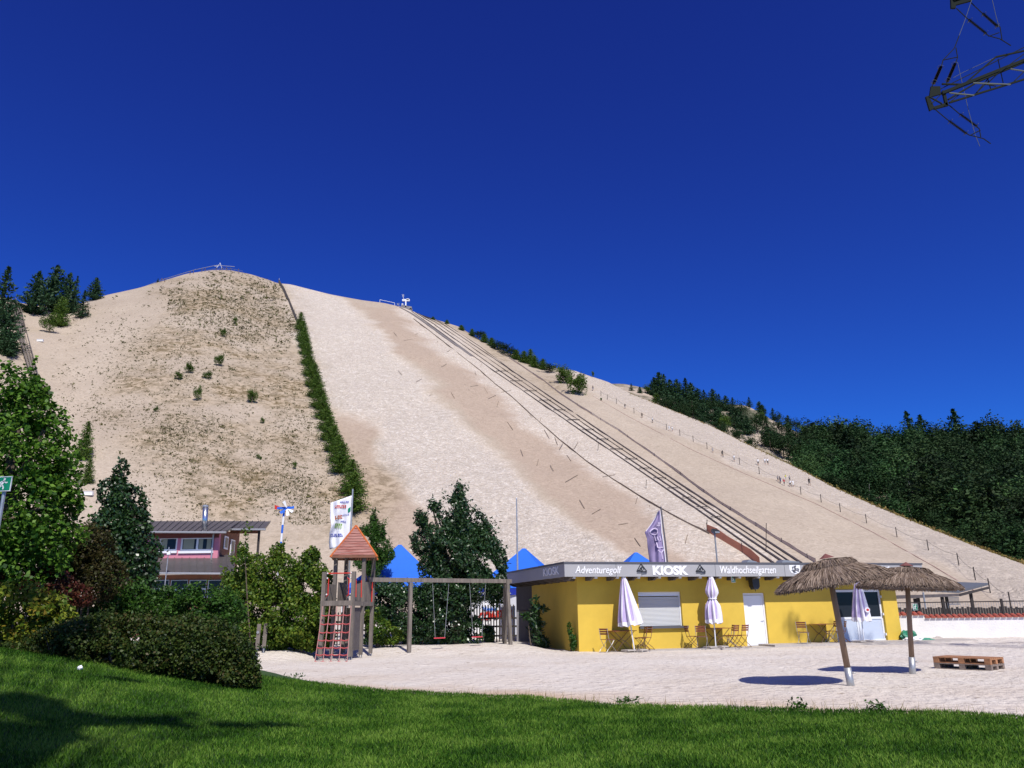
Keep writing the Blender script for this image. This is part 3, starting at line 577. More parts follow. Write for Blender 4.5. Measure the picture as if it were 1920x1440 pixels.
# white door
b = MB(); b.obox(K(d0, -.08, 0.02), KU * .07, KV * .1, ZU * 2.13); b.obox(K(d1 - .07, -.08, .02), KU * .07, KV * .1, ZU * 2.13); b.obox(K(d0 + .07, -.08, 2.08), KU * (d1 - d0 - .14), KV * .1, ZU * .07)
dr = b.build('door', M['white'], kiosk)
b = MB(); b.obox(K(d0 + .075, -.10, .03), KU * (d1 - d0 - .15), KV * .05, ZU * 2.03); b.obox(K(d0 + .075, -.092, 1.02), KU * (d1 - d0 - .15), KV * .007, ZU * .035); b.obox(K(d1 - .17, -.092, .1), KU * .012, KV * .007, ZU * 1.9); b.build('door_leaf', M['white'], dr)
b = MB(); b.tube(K(d1 - .12, -.09, 1.05), K(d1 - .12, -.03, 1.05), .014); b.tube(K(d1 - .12, -.04, 1.05), K(d1 - .25, -.04, 1.05), .012); b.build('door_handle', M['white'], dr)
# glazed double doors
b = MB(); W_ = (g1 - g0); fr = .09
for i in range(2):
    x0 = g0 + i * W_ / 2; x1 = x0 + W_ / 2 - (.02 if i == 0 else 0)
    b.obox(K(x0, -.12, 0.02), KU * fr, KV * .07, ZU * (gz1 - .03)); b.obox(K(x1 - fr, -.12, .02), KU * fr, KV * .07, ZU * (gz1 - .03))
    b.obox(K(x0 + fr, -.12, gz1 - .12), KU * (x1 - x0 - 2 * fr), KV * .07, ZU * .1); b.obox(K(x0 + fr, -.12, 1.0), KU * (x1 - x0 - 2 * fr), KV * .07, ZU * .1); b.obox(K(x0 + fr, -.12, .02), KU * (x1 - x0 - 2 * fr), KV * .07, ZU * .14)
gd = b.build('glazed_door', M['whiteplastic'], kiosk)
b = MB(); c = MB()
for i in range(2):
    x0 = g0 + i * W_ / 2 + fr; ww = W_ / 2 - 2 * fr
    b = MB(); c = MB(); b.obox(K(x0, -.15, 1.1), KU * ww, KV * .01, ZU * (gz1 - 1.22)); c.obox(K(x0, -.145, .16), KU * ww, KV * .02, ZU * .84)
    b.build('pane', M['glassdark'], gd); c.build('lower_panel', M.setdefault('bluepanel', mat('pale_blue_door_panel', (.50, .56, .66), .35)), gd)
for z in (.3, 1.15, 1.9): b = MB(); b.obox(K(g1 + .005, -.02, z), KU * -.05, KV * .08, ZU * .1); b.build('hinge', M['white'], gd)
# terrace slab in front
b = MB(); b.prism([K(8.0, .0, -.3), K(8.0, 1.15, -.3), K(13.6, 1.7, -.3), K(17.7, 1.75, -.3), K(18.3, .4, -.3), K(17.6, -.6, -.3)], ZU * .40)
o = b.build('terrace', M['concrete']); o['kind'] = 'structure'
b = MB(); b.prism([K(1.9, .0, -.3), K(1.9, .9, -.3), K(8.0, 1.15, -.3), K(8.0, 0, -.3)], ZU * .325); o = b.build('pavement', M['concrete']); o['kind'] = 'structure'
# things fixed to or standing by the kiosk
s, z = kp(1413, 1086, .35); t = thing('loudspeaker', 'black loudspeaker hanging under the kiosk eave above the white door', 'loudspeaker', K(s, .35, z))
b = MB(); b.prism([K(s - .17, .5, z + .05), K(s + .17, .5, z + .05), K(s + .17, .5, z - .30), K(s + .08, .5, z - .42), K(s - .08, .5, z - .42), K(s - .15, .5, z - .30)], KV * .3); b.build('cabinet', M['black'], t)
b = MB(); b.tube(K(s + .1, .4, z + .04), K(s + .1, .4, z + .3), .02); b.build('bracket', M['black'], t); b = MB(); b.tube(K(s, .4, z - .41), K(s, .4, z - .5), .015); b.build('cable_end', M['black'], t)
def runsign(name, label, org, xd, nn, w_, h_, post=None, frame_m=None):
    t = thing(name, label, 'sign', org); xd = Vector(xd).normalized(); nn = Vector(nn).normalized()
    def P(x, y, o=0.): return Vector(org) + xd * (x * w_) + ZU * (y * h_) + nn * o
    b = MB(); b.obox(P(0, 0), xd * w_, nn * .02, ZU * h_); b.build('board', M['white'], t)
    b = MB(); b.obox(P(.03, .06, .021), xd * w_ * .94, nn * .004, ZU * h_ * .88); b.build('green_field', M['green'], t)
    b = MB()
    def ln(pts, w__=.07):
        for p, q in zip(pts, pts[1:]): b.beam(P(*p, .028), P(*q, .028), w__ * h_, .004, nn)
    c_ = P(.62, .8, .028); b.prism([c_ + xd * math.cos(q) * .08 * h_ + ZU * math.sin(q) * .08 * h_ for q in np.linspace(0, 6.28, 9)[:-1]], nn * .004)
    ln([(.6, .7), (.47, .42)], .13); ln([(.58, .66), (.72, .55), (.8, .6)]); ln([(.56, .66), (.42, .62), (.36, .48)]); ln([(.47, .42), (.6, .3), (.6, .12)], .09); ln([(.47, .42), (.38, .26), (.22, .24)], .09)
    ln([(.12, .1), (.12, .88), (.3, .88)], .09)
    b.build('running_figure', M['white'], t)
    if post: b = MB(); b.tube(*post); b.build('post', M['galv'], t)
    return t
s, z = kp(1371, 1092, .5); runsign('exit_sign', 'small green running-man exit sign hanging under the kiosk fascia', K(s, .5, z), KU, KN, .2, .3)
# ---------------------------------------------------------------- bistro tables and folding chairs
def make_chair(m):
    t = thing('folding_chair', 'x', 'chair'); b = MB(); c = MB(); d = MB()
    for x in (-.2, .2):
        b.path([(x, .26, 0), (x, .16, .10), (x, .0, .24), (x, -.14, .43), (x, -.19, .62), (x, -.24, .87)], .011, 5)
        b.path([(x * .9, -.30, 0), (x * .9, -.2, .10), (x * .9, 0, .24), (x * .9, .19, .44)], .011, 5)
    b.tube((-.2, .26, .012), (.2, .26, .012), .009, 5); b.tube((-.18, -.3, .012), (.18, -.3, .012), .009, 5); b.tube((-.2, .18, .43), (.2, .18, .43), .01, 5)
    b.build('frame', m, t)
    for i in range(6): c.box((0, -.14 + i * .066, .455), (.42, .05, .016))
    c.build('seat', M['brownwood'], t)
    for zz, yy in ((.66, -.195), (.745, -.213), (.83, -.232)): d.box((0, yy + .012, zz), (.42, .018, .062))
    d.build('backrest', M['brownwood'], t); return t
def make_table(wid, m):
    t = thing('folding_table', 'x', 'table'); b = MB()
    for i in range(9): b.box((0, -.33 + i * .0825, .742), (wid, .07, .02))
    b.build('tabletop', M['brownwood'], t); b = MB()
    for y in (-.28, .28):
        b.path([(-wid * .42, y, .73), (-wid * .1, y, .42), (wid * .1, y, .30), (wid * .36, y, 0)], .013, 5); b.path([(wid * .42, y, .73), (wid * .1, y, .42), (-wid * .1, y, .30), (-wid * .36, y, 0)], .013, 5)
    for x in (-.36, .36): b.tube((wid * x, -.28, .013), (wid * x, .28, .013), .01, 5)
    b.build('frame', m, t); return t
chS = make_chair(M['steel']); chB = make_chair(M['bronze']); usedc = set()
def put_chair(px, py, face, label, base, off=None, group='folding chairs around the kiosk tables'):
    g = gnd(px, py) ; s = (g - KA).dot(KU); o_ = (g - KA).dot(KN) if off is None else off
    if off is not None: d = ray(px, py); p0 = KA + KN * off; t_ = (p0 - Vector((0, 0, EYE))).dot(KN) / d.dot(KN); s = ((Vector((0, 0, EYE)) + d * t_) - KA).dot(KU)
    loc = K(s, o_, .03 if 1.9 < s < 8 else (.10 if s > 8 else 0)); rz = KRZ + face
    if base.name not in usedc: usedc.add(base.name); base.location = loc; base.rotation_euler = (0, 0, rz); base['label'] = label; base['group'] = group; return base
    return dup(base, loc, rz, label, group)
# face 0 = looks away from camera toward wall; -90deg looks right
put_chair(1140, 1223, R(-62), 'folding chair left of the first purple parasol, nearest the kiosk corner', chS, .72)
put_chair(1203, 1222, R(80), 'folding chair under the shuttered window, right of the first parasol', chB, .75)
put_chair(1211, 1220, R(95), 'folding chair below the window ledge, turned edge-on behind its neighbour', chB, .45)
put_chair(1299, 1218, R(-100), 'outermost left chair at the table by the tied parasol', chB, .45)
put_chair(1318, 1218, R(-40), 'chair with pale curved legs just left of the tied parasol', chS, .8)
put_chair(1375, 1217, R(30), 'chair standing back to the viewer between tied parasol and white door', chB, .85)
put_chair(1369, 1217, R(75), 'chair tucked at the table end right of the tied parasol', chS, .45)
put_chair(1393, 1217, R(20), 'chair beside the white door, half in front of its frame', chB, .65)
put_chair(1509, 1214, R(-50), 'chair left of the table between white door and glazed doors', chS, .8)
put_chair(1562, 1212, R(70), 'chair in front of the yellow wall edge beside the glazed doors', chS, .45)
put_chair(1580, 1211, R(60), 'chair partly hidden behind the leaning thatch parasol pole', chB, .8)
tb = make_table(1.0, M['bronze']); tb['label'] = 'slatted table under the shuttered window by the first parasol'; tb['group'] = 'slatted folding tables by the kiosk'
def tabloc(px, off): d = ray(px, 1200); p0 = KA + KN * off; t_ = (p0 - Vector((0, 0, EYE))).dot(KN) / d.dot(KN); return ((Vector((0, 0, EYE)) + d * t_) - KA).dot(KU)
tb.location = K(tabloc(1166, .38), .38, .01); tb.rotation_euler = (0, 0, KRZ)
dup(tb, K(tabloc(1345, .38), .38, .03), KRZ, 'slatted table behind the tied parasol left of the white door')
dup(tb, K(tabloc(1545, .40), .40, .10), KRZ, 'slatted table between the white door and the glazed doors')
ch = make_chair(M['steel']); ch['label'] = 'lone folding chair with shiny legs beside the laurel plant'; ch.location = (*gnd(1011, 1216)[:2], 0.05); ch.rotation_euler = (0, 0, R(200))
# closed fabric parasols
def parasol(px, pyb, topx_, topy, pbot, rb, tied, label, off, emblem_=False, zb=0.):
    d = ray(px, pyb); p0 = KA + KN * off; t_ = (p0 - Vector((0, 0, EYE))).dot(KN) / d.dot(KN); base = Vector((0, 0, EYE)) + d * t_; base.z = zb
    top = at(topx_, topy, base.y); t = thing('closed_parasol', label, 'parasol', base)
    ax = (top - base); L = ax.length; ax.normalize(); A = ax.orthogonal().normalized(); B_ = ax.cross(A)
    b = MB(); b.tube(base, base + ax * (L - .05), .024, 8); b.build('pole', M['whiteplastic'], t)
    b = MB(); n = 48; vs = []; fs = []; mi = []
    lb = (at(topx_, pbot, base.y).z - base.z) / ax.z
    rows = 16
    for i in range(rows + 1):
        f = i / rows; l = L - f * (L - lb)
        rr = rb * (0.10 + .90 * f ** .9) if not tied else rb * (.18 + (.62 * min(f / .35, 1)) - .42 * math.exp(-((f - .5) / .09) ** 2) + .25 * max(0, f - .5) / .5)
        if f > .93: rr *= .97
        for k_ in range(n):
            th = 2 * math.pi * k_ / n; ph = .5 + .5 * math.cos(8 * th + 1.1 * math.sin(3 * f) + .5 * math.sin(2 * th)); q = rr * (.62 + .42 * ph) + .012
            dz = -.07 * (f > .97) * (1 - ph) + .015 * math.sin(5 * th + f * 6)
            vs.append(base + ax * (l + dz) + A * math.cos(th) * q + B_ * math.sin(th) * q)
    for i in range(rows):
        for k_ in range(n):
            fs.append([i * n + k_, i * n + (k_ + 1) % n, (i + 1) * n + (k_ + 1) % n, (i + 1) * n + k_]); mi.append(1 if (k_ // 3) % 2 or i < 1 or i >= rows - 1 else 0)
    raw('canopy', vs, fs, [M['purple'], M['purplewhite']], t, True, mi)
    b = MB(); b.lathe(base + ax * (L - .06), [(.04, 0), (.05, .05), (.02, .1)], 10); b.build('finial', M['purplewhite'], t)
    if tied: b = MB(); b.lathe(base + ax * ((L + lb) / 2), [(rb * .52, -.02), (rb * .54, 0), (rb * .52, .02)], 16); b.build('strap', M['purplewhite'], t)
    if emblem_:
        c0 = base + ax * (lb + .42) + Vector((.13, -rb * .86, 0)); b = MB(); b.prism([c0 + Vector((math.cos(q) * .11, 0, math.sin(q) * .11)) for q in np.linspace(0, 6.28, 15)[:-1]], (0, -.012, 0)); e = b.build('emblem', M['purplewhite'], t)
        b = MB(); b.prism([c0 + Vector((math.cos(q) * .06 + .01, -.014, math.sin(q) * .05)) for q in np.linspace(0, 6.28, 9)[:-1]], (0, -.006, 0)); b.build('emblem_mark', M['red'], e)
    b = MB(); b.box(base + ZU * .03, (.9, .07, .06), KRZ + .3); b.box(base + ZU * .025, (.07, .9, .05), KRZ + .3); b.box(base + Vector((.25, .1, .05)), (.4, .4, .05), KRZ + .3); b.box(base + Vector((-.25, -.1, .045)), (.4, .4, .05), KRZ + .3); b.build('base', M['concrete'], t)
parasol(1190, 1224, 1168.5, 1079, 1171, .50, False, 'closed purple striped parasol left of the shuttered window', .85)
parasol(1342.5, 1217, 1332.5, 1079, 1167, .34, True, 'slim tied purple parasol between shuttered window and white door', .8, zb=.03)
parasol(1621, 1208, 1606, 1078, 1163, .42, False, 'closed purple parasol with round emblem before the glazed doors', 1.1, True, zb=.10)
# thatched parasols
def thatch(px, pyb, ax_, ay_, tilt, label, seed):
    g = gnd(px, pyb); t = thing('thatched_parasol', label, 'parasol', (g.x, g.y, -.03)); top = at(ax_, ay_, g.y); rn = np.random.default_rng(seed)
    d = (top - Vector((g.x, g.y, 0))); b = MB(); L = d.length; d.normalize()
    b.tube(Vector(t.location) + d * .35, top - d * .12, .062, 12, .055); b.build('pole', mat('pole_wood', (.26, .17, .11), .7, var=.25, vs=6, stretch=(1, 1, .3)), t, True)
    b = MB(); b.tube(Vector(t.location) - d * .1, Vector(t.location) + d * .40, .074, 14); b.tube(Vector(t.location) + d * .3 + Vector((.05, -.05, 0)), Vector(t.location) + d * .3 + Vector((.11, -.09, 0)), .012, 6); b.build('ground_sleeve', M['galv'], t, True)
    Rt = Matrix.Rotation(tilt, 3, 'Y'); top2 = top
    def T(v): return [top2 + Rt @ Vector(q) for q in v]
    def prof(r): return -.04 - .46 * (r / 1.17)
    b = MB(); n = 40; rs = [.06, .3, .55, .8, 1.05, 1.15]
    vs = [(r * math.cos(6.2832 * k / n), r * math.sin(6.2832 * k / n), prof(r) - .035) for r in rs for k in range(n)] + [(r * math.cos(6.2832 * k / n), r * math.sin(6.2832 * k / n), prof(r) - .07) for r in rs[::-1] for k in range(n)]
    fs = [[i * n + k, i * n + (k + 1) % n, (i + 1) * n + (k + 1) % n, (i + 1) * n + k] for i in range(len(rs) * 2 - 1) for k in range(n)]
    b.add(T(vs), fs); b.build('canopy_core', M['rafter'], t)
    V = []; 
    def straws(N_, r0, r1, lift, name, lmin=.3, lmax=.75, w_=.010):
        th = rn.uniform(0, 6.283, N_); rend = np.minimum(r1, r0 + (r1 - r0) * rn.random(N_) ** .62) + rn.normal(0, .025, N_); edge = rn.random(N_) < .28; rend = np.where(edge, r1 + rn.normal(0, .018, N_), rend)
        rst = np.maximum(r0, rend - rn.uniform(lmin, lmax, N_)); dth = rn.normal(0, .035, N_); lf = lift + rn.uniform(0, .05, N_)
        def pt(r, a, l): return np.stack([r * np.cos(a), r * np.sin(a), -.04 - .46 * (r / 1.17) + l * np.minimum(1, r / .5)], 1)
        P0, P1 = pt(rst, th, lf), pt(rend, th + dth, lf - rn.uniform(0.02, .05, N_) - .03 * edge); rm = (rst + rend) / 2; Pm = pt(rm, th + dth / 2, lf + .008)
        tn = np.stack([-np.sin(th), np.cos(th), rn.normal(0, .5, N_)], 1) * (w_ * rn.uniform(.6, 1.3, N_))[:, None]
        A = np.stack([P0 - tn * .6, P0 + tn * .6, Pm + tn, P1 + tn * .5, P1 - tn * .5, Pm - tn], 1).reshape(-1, 3); A = A @ np.array(Rt).T + np.array(top2)
        raw(name, A, np.arange(6 * N_).reshape(-1, 6), leafmat('reed_straw_' + str(seed), [(.12, .085, .062), (.22, .16, .12), (.36, .28, .22), (.165, .12, .088)], .08, .9, .1), t)
    straws(17000, .2, 1.17, 0, 'canopy', .25, .6, .0075); straws(6500, .04, .56, .09, 'top_layer', .15, .4, .0065)
    straws(4000, .9, 1.16, -.045, 'fringe', .10, .22, .008); straws(4000, .9, 1.16, -.025, 'edge_layer', .12, .3, .008)
    b = MB(); b.add(T([(0, 0, .07)] + [(.17 * math.cos(k * .785), .17 * math.sin(k * .785), -.03) for k in range(8)]), [[0, k + 1, (k + 1) % 8 + 1] for k in range(8)] + [[8, 7, 6, 5, 4, 3, 2, 1]]); b.build('cap', mat('cap_cloth', (.17, .06, .05), .8), t)
    b = MB()
    for k in range(8):
        a = k * .785 + .2; b.add(*(lambda m_: (m_.V, m_.F))(MB().tube(*T([(.05 * math.cos(a), .05 * math.sin(a), -.17), (1.08 * math.cos(a), 1.08 * math.sin(a), prof(1.08) - .12)]), .014, 6)))
    b.build('rib', M['wood'], t)
thatch(1596, 1288, 1549, 1044, R(-9), 'nearer thatched parasol leaning left on a weathered pole', 5)
thatch(1711, 1263, 1699, 1059, R(2.5), 'farther thatched parasol standing near the pallet bench', 6)
# pallet bench
pa, pb_ = gnd(1752, 1253.5), gnd(1860, 1258.5); xd = (pb_ - pa).normalized(); yd = Vector((-xd.y, xd.x, 0)); LP = (pb_ - pa).length; rzp = math.atan2(xd.y, xd.x)
def pallet(z, label, m1, m2):
    t = thing('pallet', label, 'pallet', pa + ZU * z, 0, 'pallets stacked as a bench'); W_ = .8
    b = MB()
    for i in range(7): b.obox(pa + yd * (i * .117) + ZU * (z + .122), xd * LP, yd * .095, ZU * .022)
    b.build('deck', m1, t); b = MB()
    for s_ in (0, LP / 2 - .07, LP - .14): b.obox(pa + xd * s_ + ZU * (z + .101), xd * .14, yd * W_, ZU * .02)
    b.build('cross_board', m2, t)
    b = MB()
    for s_ in (0.002, LP / 2 - .07, LP - .142):
        for y_ in (0.002, .33, W_ - .102): b.obox(pa + xd * s_ + yd * y_ + ZU * (z + .022), xd * .14, yd * .1, ZU * .078)
    b.build('block', m2, t); b = MB()
    for y_ in (0, .33, W_ - .1): b.obox(pa + yd * y_ + ZU * z, xd * LP, yd * .1, ZU * .021)
    b.build('runner', m1, t)
pallet(.0, 'grey wooden pallet forming the lower half of the bench', M['palletgrey'], M['palletgrey']); pallet(.147, 'orange-brown wooden pallet lying on top of the other one', M['pallet'], M['pallet'])
# ---------------------------------------------------------------- white wall, palisade, pavilion
W0 = Vector((13.5, 39.4, 0)); W1 = Vector((34, 34.2, 0)); wd = (W1 - W0).normalized(); wn_ = Vector((wd.y, -wd.x, 0))
def wp(px, py, off=0.):
    d = ray(px, py); p0 = W0 + wn_ * off; t_ = (p0 - Vector((0, 0, EYE))).dot(wn_) / d.dot(wn_); p = Vector((0, 0, EYE)) + d * t_; return (p - W0).dot(wd), p.z
sS, zS = wp(1733, 1158); zL = wp(1710, 1153)[1]
t = thing('garden_wall', 'low white plastered wall capped with red roof tiles', 'wall', W0)
b = MB(); b.obox(W0 - ZU * .3, wd * sS, -wn_ * .25, ZU * (zL + .3)); b.obox(W0 + wd * sS - ZU * .3, wd * 18, -wn_ * .25, ZU * (zS + .3)); b.build('plaster', M['wallwhite'], t)
b = MB(); s = 0.
while s < sS + 17.5:
    z = zL if s < sS - .1 else zS
    pts = [(math.cos(q) * .11, math.sin(q) * .075) for q in np.linspace(math.pi, 0, 7)]
    o_ = W0 + wd * (s + .12) + wn_ * .09 + ZU * (z - .02)
    b.prism([o_ + wd * x + ZU * y for x, y in pts], -wn_ * .45 + ZU * .10); s += .245
b.build('roof_tiles', M['redtile'], t)
W0b = W0 - wn_ * 1.2
def wb(s, z, o=0): return W0b + wd * s + ZU * z - wn_ * o
zr, zs_ = 1.66, 1.42
t = thing('palisade_fence', 'dark slatted fence with top rail behind the white wall', 'fence', W0b)
b = MB(); rn = random.Random(2); s = 0.
while s < 20: h = zs_ + rn.uniform(-.06, .05); b.obox(wb(s, -.3), wd * .10, -wn_ * .02, ZU * (h + .3)); s += .115
b.build('slats', M['dark'], t)
b = MB(); b.obox(wb(0, zr), wd * 20, -wn_ * .06, ZU * .05); s = 0.; b.build('top_rail', M['dark'], t)
b = MB()
while s < 20: b.tube(wb(s, zs_ - .1, .03), wb(s, zr, .03), .008, 4); s += .11
b.build('wire_bars', M['galv'], t)
for px in (1768, 1822, 1878): s = wp(px, 1140, -1.2)[0]; b = MB(); b.obox(wb(s, -.2, -.02), wd * .1, -wn_ * .1, ZU * (zr + .35)); b.build('post', M['dark'], t)
s = wp(1712, 1143, -1.1)[0]; runsign('exit_sign', 'small green running-man sign on the dark slatted fence', wb(s, 1.33, -.06), wd, wn_, .22, .3)
# pavilion
Yp = 44.
def pv(px, py, Y=Yp): return at(px, py, Y)
t = thing('pavilion', 'open shelter with sloping dark canopy behind the slatted fence', 'pavilion', (23, Yp, 0))
b = MB(); a_, b_, c_, d_ = pv(1655, 1105, 42), pv(1798, 1112, 42), pv(1853, 1097, 47), pv(1700, 1092, 47)
b.prism([a_, b_, c_, d_], (0, 0, .12)); b.build('canopy', mat('slate_canvas', (.10, .11, .13), .8), t)
b = MB(); b.prism([pv(1655, 1117, 41.9), pv(1799, 1113, 41.9), pv(1799, 1118, 41.9), pv(1655, 1124, 41.9)], (0, .08, 0)); b.build('front_beam', M['rafter'], t)
b = MB(); b.beam(b_ - ZU * .1, c_ - ZU * .15, .08, .12); b.build('side_beam', M['dark'], t)
for px, Y_, py in ((1714, 42.5, 1122), (1765, 42.5, 1119), (1773, 44.5, 1118), (1818, 44.5, 1108), (1720, 44.5, 1120)):
    p = pv(px, py, Y_); b = MB(); b.obox((p.x, p.y, 0), (.13, 0, 0), (0, .13, 0), (0, 0, p.z)); b.build('post', M['dark'], t)
p = pv(1731, 1112, 41.5); t = thing('metal_pole', 'thin grey metal pole in front of the open shelter', 'pole', (p.x, p.y, 0)); b = MB(); b.tube((p.x, p.y, -.2), p, .045, 8); b.build('shaft', M['galv'], t); b = MB(); b.lathe(p, [(.05, -.01), (.05, .02), (.01, .05)], 8); b.build('cap', M['galv'], t)
p = pv(1778, 1134, 46.5); t = thing('metal_crate', 'pale metal grid crate standing under the shelter roof', 'crate', p); b = MB()
for i in range(12): b.obox(p + Vector((i * .058, 0, 0)), (.02, 0, 0), (0, .02, 0), (0, 0, .42))
b.build('bars', M['galv'], t); b = MB()
for z in (0, .4): b.obox(p + Vector((0, -.022, z)), (.66, 0, 0), (0, .02, 0), (0, 0, .03))
b.build('frame', M['galv'], t)
# green bundle at the kiosk end
g = gnd(1702, 1204) + Vector((.0, -.2, 0)); t = thing('folded_tarpaulin', 'crumpled green and white tarpaulin heaped beside the yellow kiosk end', 'tarpaulin', g)
def lump(name, c, r, m, par, sd, n1=12, n2=24):
    V = []; F = []
    for i in range(n1 + 1):
        for k in range(n2):
            ph = math.pi * i / n1; th = 6.2832 * k / n2; V.append([math.sin(ph) * math.cos(th), math.sin(ph) * math.sin(th), math.cos(ph)])
    V = np.array(V); V *= (1 + .22 * noise3(V * 1.0 + sd, 3.2, 1) + .1 * noise3(V + sd, 8, 2))[:, None]; V = V * np.array(r) + np.array(c)
    F = [[i * n2 + k, (i + 1) * n2 + k, (i + 1) * n2 + (k + 1) % n2, i * n2 + (k + 1) % n2] for i in range(n1) for k in range(n2)]
    return raw(name, V, F, m, par)
lump('green_sheet', g + Vector((0, 0, .25)), (.34, .3, .26), mat('green_tarp', (.02, .20, .11), .5), t, 1); lump('white_sheet', g + Vector((.08, -.2, .12)), (.4, .2, .13), M['white'], t, 4); lump('lower_fold', g + Vector((.55, 0, .05)), (.5, .3, .12), mat('green_tarp_2', (.06, .28, .18), .5), t, 7)
g = wp(1755, 1197)[0]; p = W0 + wd * g + wn_ * .35; t = thing('stone_block', 'small pale stone block lying at the foot of the white wall', 'block', p); lump('stone', p + ZU * .08, (.22, .1, .09), M['concrete'], t, 2, 8, 12)
# ---------------------------------------------------------------- play tower
tc_ = gnd(632, 1238); fd = Vector((-.13, -.99, 0)).normalized(); rd = Vector((.99, -.13, 0)).normalized()
FC = Vector((tc_.x, tc_.y + .55, 0)); RC = FC - fd * 1.15
twr = thing('play_tower', 'wooden play tower with red pyramid roof and climbing net', 'play tower', FC)
def tz(px, py, p): return at(px, py, p.y).z
zpl = tz(632, 1131, FC - fd * -.5); ztf = tz(603, 1075, FC); zre = tz(655, 1044, RC); zra = tz(657, 987, RC)
hw = .545
def post(p, z0, z1, m=M['wood'], w_=.13): b = MB(); b.beam(p + ZU * z0, p + ZU * z1, w_, w_, rd); b.build('post', m, twr)
for sx in (-1, 1):
    post(FC + rd * hw * sx + fd * hw, .12, ztf + .02); post(FC + rd * hw * sx - fd * hw, .12, zre + .1, w_=.12)
    post(RC + rd * (hw + .0) * sx - fd * hw, .12, zre + .1, w_=.12)
b = MB()
for sx in (-1, 1):
    for q in (FC + fd * hw, FC - fd * hw, RC - fd * hw):
        for e in (-.04, .04): b.tube(q + rd * (hw * sx + e) - ZU * .2, q + rd * (hw * sx + e) + ZU * .2, .02, 6)
b.build('steel_foot', M['galv'], twr)
b = MB(); n = 9
for c_ in (FC, RC):
    for i in range(n): b.obox(c_ - rd * .48 + rd * (i * .108) - fd * .5 + ZU * (zpl - .05), rd * .1, fd * 1.0, ZU * .045)
b.build('platform', M['wood'], twr)
b = MB(); b.beam(FC + fd * .585 - rd * .62 + ZU * (zpl + .0), FC + fd * .585 + rd * .6 + ZU * (zpl + .0), .05, .17)
for sx in (-1, 1): b.beam(FC + rd * .58 * sx + fd * .55 + ZU * (zpl - .02), RC + rd * .58 * sx - fd * .55 + ZU * (zpl - .02), .05, .15)
b.build('edge_beam', M['wood'], twr)
b = MB()   # side panels
for c_, sg in ((FC, 1), (FC, -1), (RC, 1), (RC, -1)):
    for i in range(6): b.obox(c_ + rd * (.5 * sg) + fd * (-.42 + i * .14) + ZU * (zpl + .05), fd * .12, rd * .025, ZU * (.62 if c_ is FC else .72))
for i in range(4): b.obox(RC - fd * .47 + rd * (.42 - i * .16 - .12) + ZU * (zpl + .05), rd * .14, fd * .025, ZU * .8)
b.build('side_panel', M['wood'], twr)
b = MB()
for i in range(5): b.obox(RC - fd * .48 + rd * (-.42 + i * .11) + ZU * .35, rd * .10, fd * .03, ZU * (zpl - .5))
b.build('lower_panel', M['wood'], twr); b = MB()
for i in range(4): b.obox(FC + rd * .5 + fd * (-.4 + i * .2) + ZU * .3, fd * .18, rd * .03, ZU * (zpl - .45))
b.build('lower_panel', M['rafter'], twr)
b = MB(); q0 = FC + fd * .5; zt_ = ztf
b.tube(q0 - rd * .45 + ZU * (zt_ - .03), q0 + rd * .45 + ZU * (zt_ - .03), .022, 8); b.build('red_rail', M['red'], twr)
for sx in (-.40, .36): b = MB(); b.path([q0 + rd * (sx - .07) + ZU * (zt_ - .2), q0 + rd * sx + ZU * (zt_ - .22), q0 + rd * sx + ZU * (zpl + .28), q0 + rd * (sx - .06) + ZU * (zpl + .24)], .02, 6); b.build('red_bar', M['red'], twr)
for f_ in (.3, -.3): b = MB(); b.path([FC + rd * .55 + fd * f_ + ZU * (zt_ - .25), FC + rd * .57 + fd * f_ + ZU * (zpl + .2)], .02, 6); b.build('red_bar', M['red'], twr)
b = MB(); b.path([RC + rd * .6 - fd * .3 + ZU * (zt_ - .28), RC + rd * .6 - fd * .3 + ZU * (zpl + .05)], .022, 6); b.build('red_bar', M['red'], twr)
b = MB()
for sx in (-.44, .44):
    for z in (zt_ - .03, zt_ - .2, zpl + .3): b.lathe(q0 + rd * sx + fd * .03 + ZU * z, [(.01, -.03), (.035, 0), (.01, .03)], 8)
b.build('bolt_cap', M['white'], twr)
# roof
rfd = Vector((.16, -.987, 0)); rrd = Vector((.987, .16, 0))
b = MB(); hr = .80; ap = RC + ZU * zra + fd * .1; cs = [RC + fd * .1 + rrd * x * hr + rfd * y * hr + ZU * zre for x, y in ((-1, 1), (1, 1), (1, -1), (-1, -1))]
for i in range(4):
    a_, b_ = cs[i], cs[(i + 1) % 4]; nn = (b_ - a_).cross(ap - a_).normalized(); nn = nn if nn.z > 0 else -nn
    for k in range(11):
        t0, t1 = k / 11, (k + 1) / 11 - .02; b.prism([a_.lerp(ap, t0), b_.lerp(ap, t0), b_.lerp(ap, t1) + nn * .012, a_.lerp(ap, t1) + nn * .012], nn * .02)
rfm = mat('faded_red_planks', (.20, .035, .02), .8, c2=(.42, .22, .18), vs=3.0, stretch=(.6, .6, 7)); b.build('roof', rfm, twr)
b = MB()
for c_ in cs: b.beam(c_ + (c_ - ap) * .06, ap + ZU * .02, .07, .05)
b.build('hip_board', M['orange'], twr)
b = MB()
for i in range(4): b.beam(cs[i] - ZU * .05, cs[(i + 1) % 4] - ZU * .05, .05, .09)
b.build('eave_board', M['brickish'], twr)
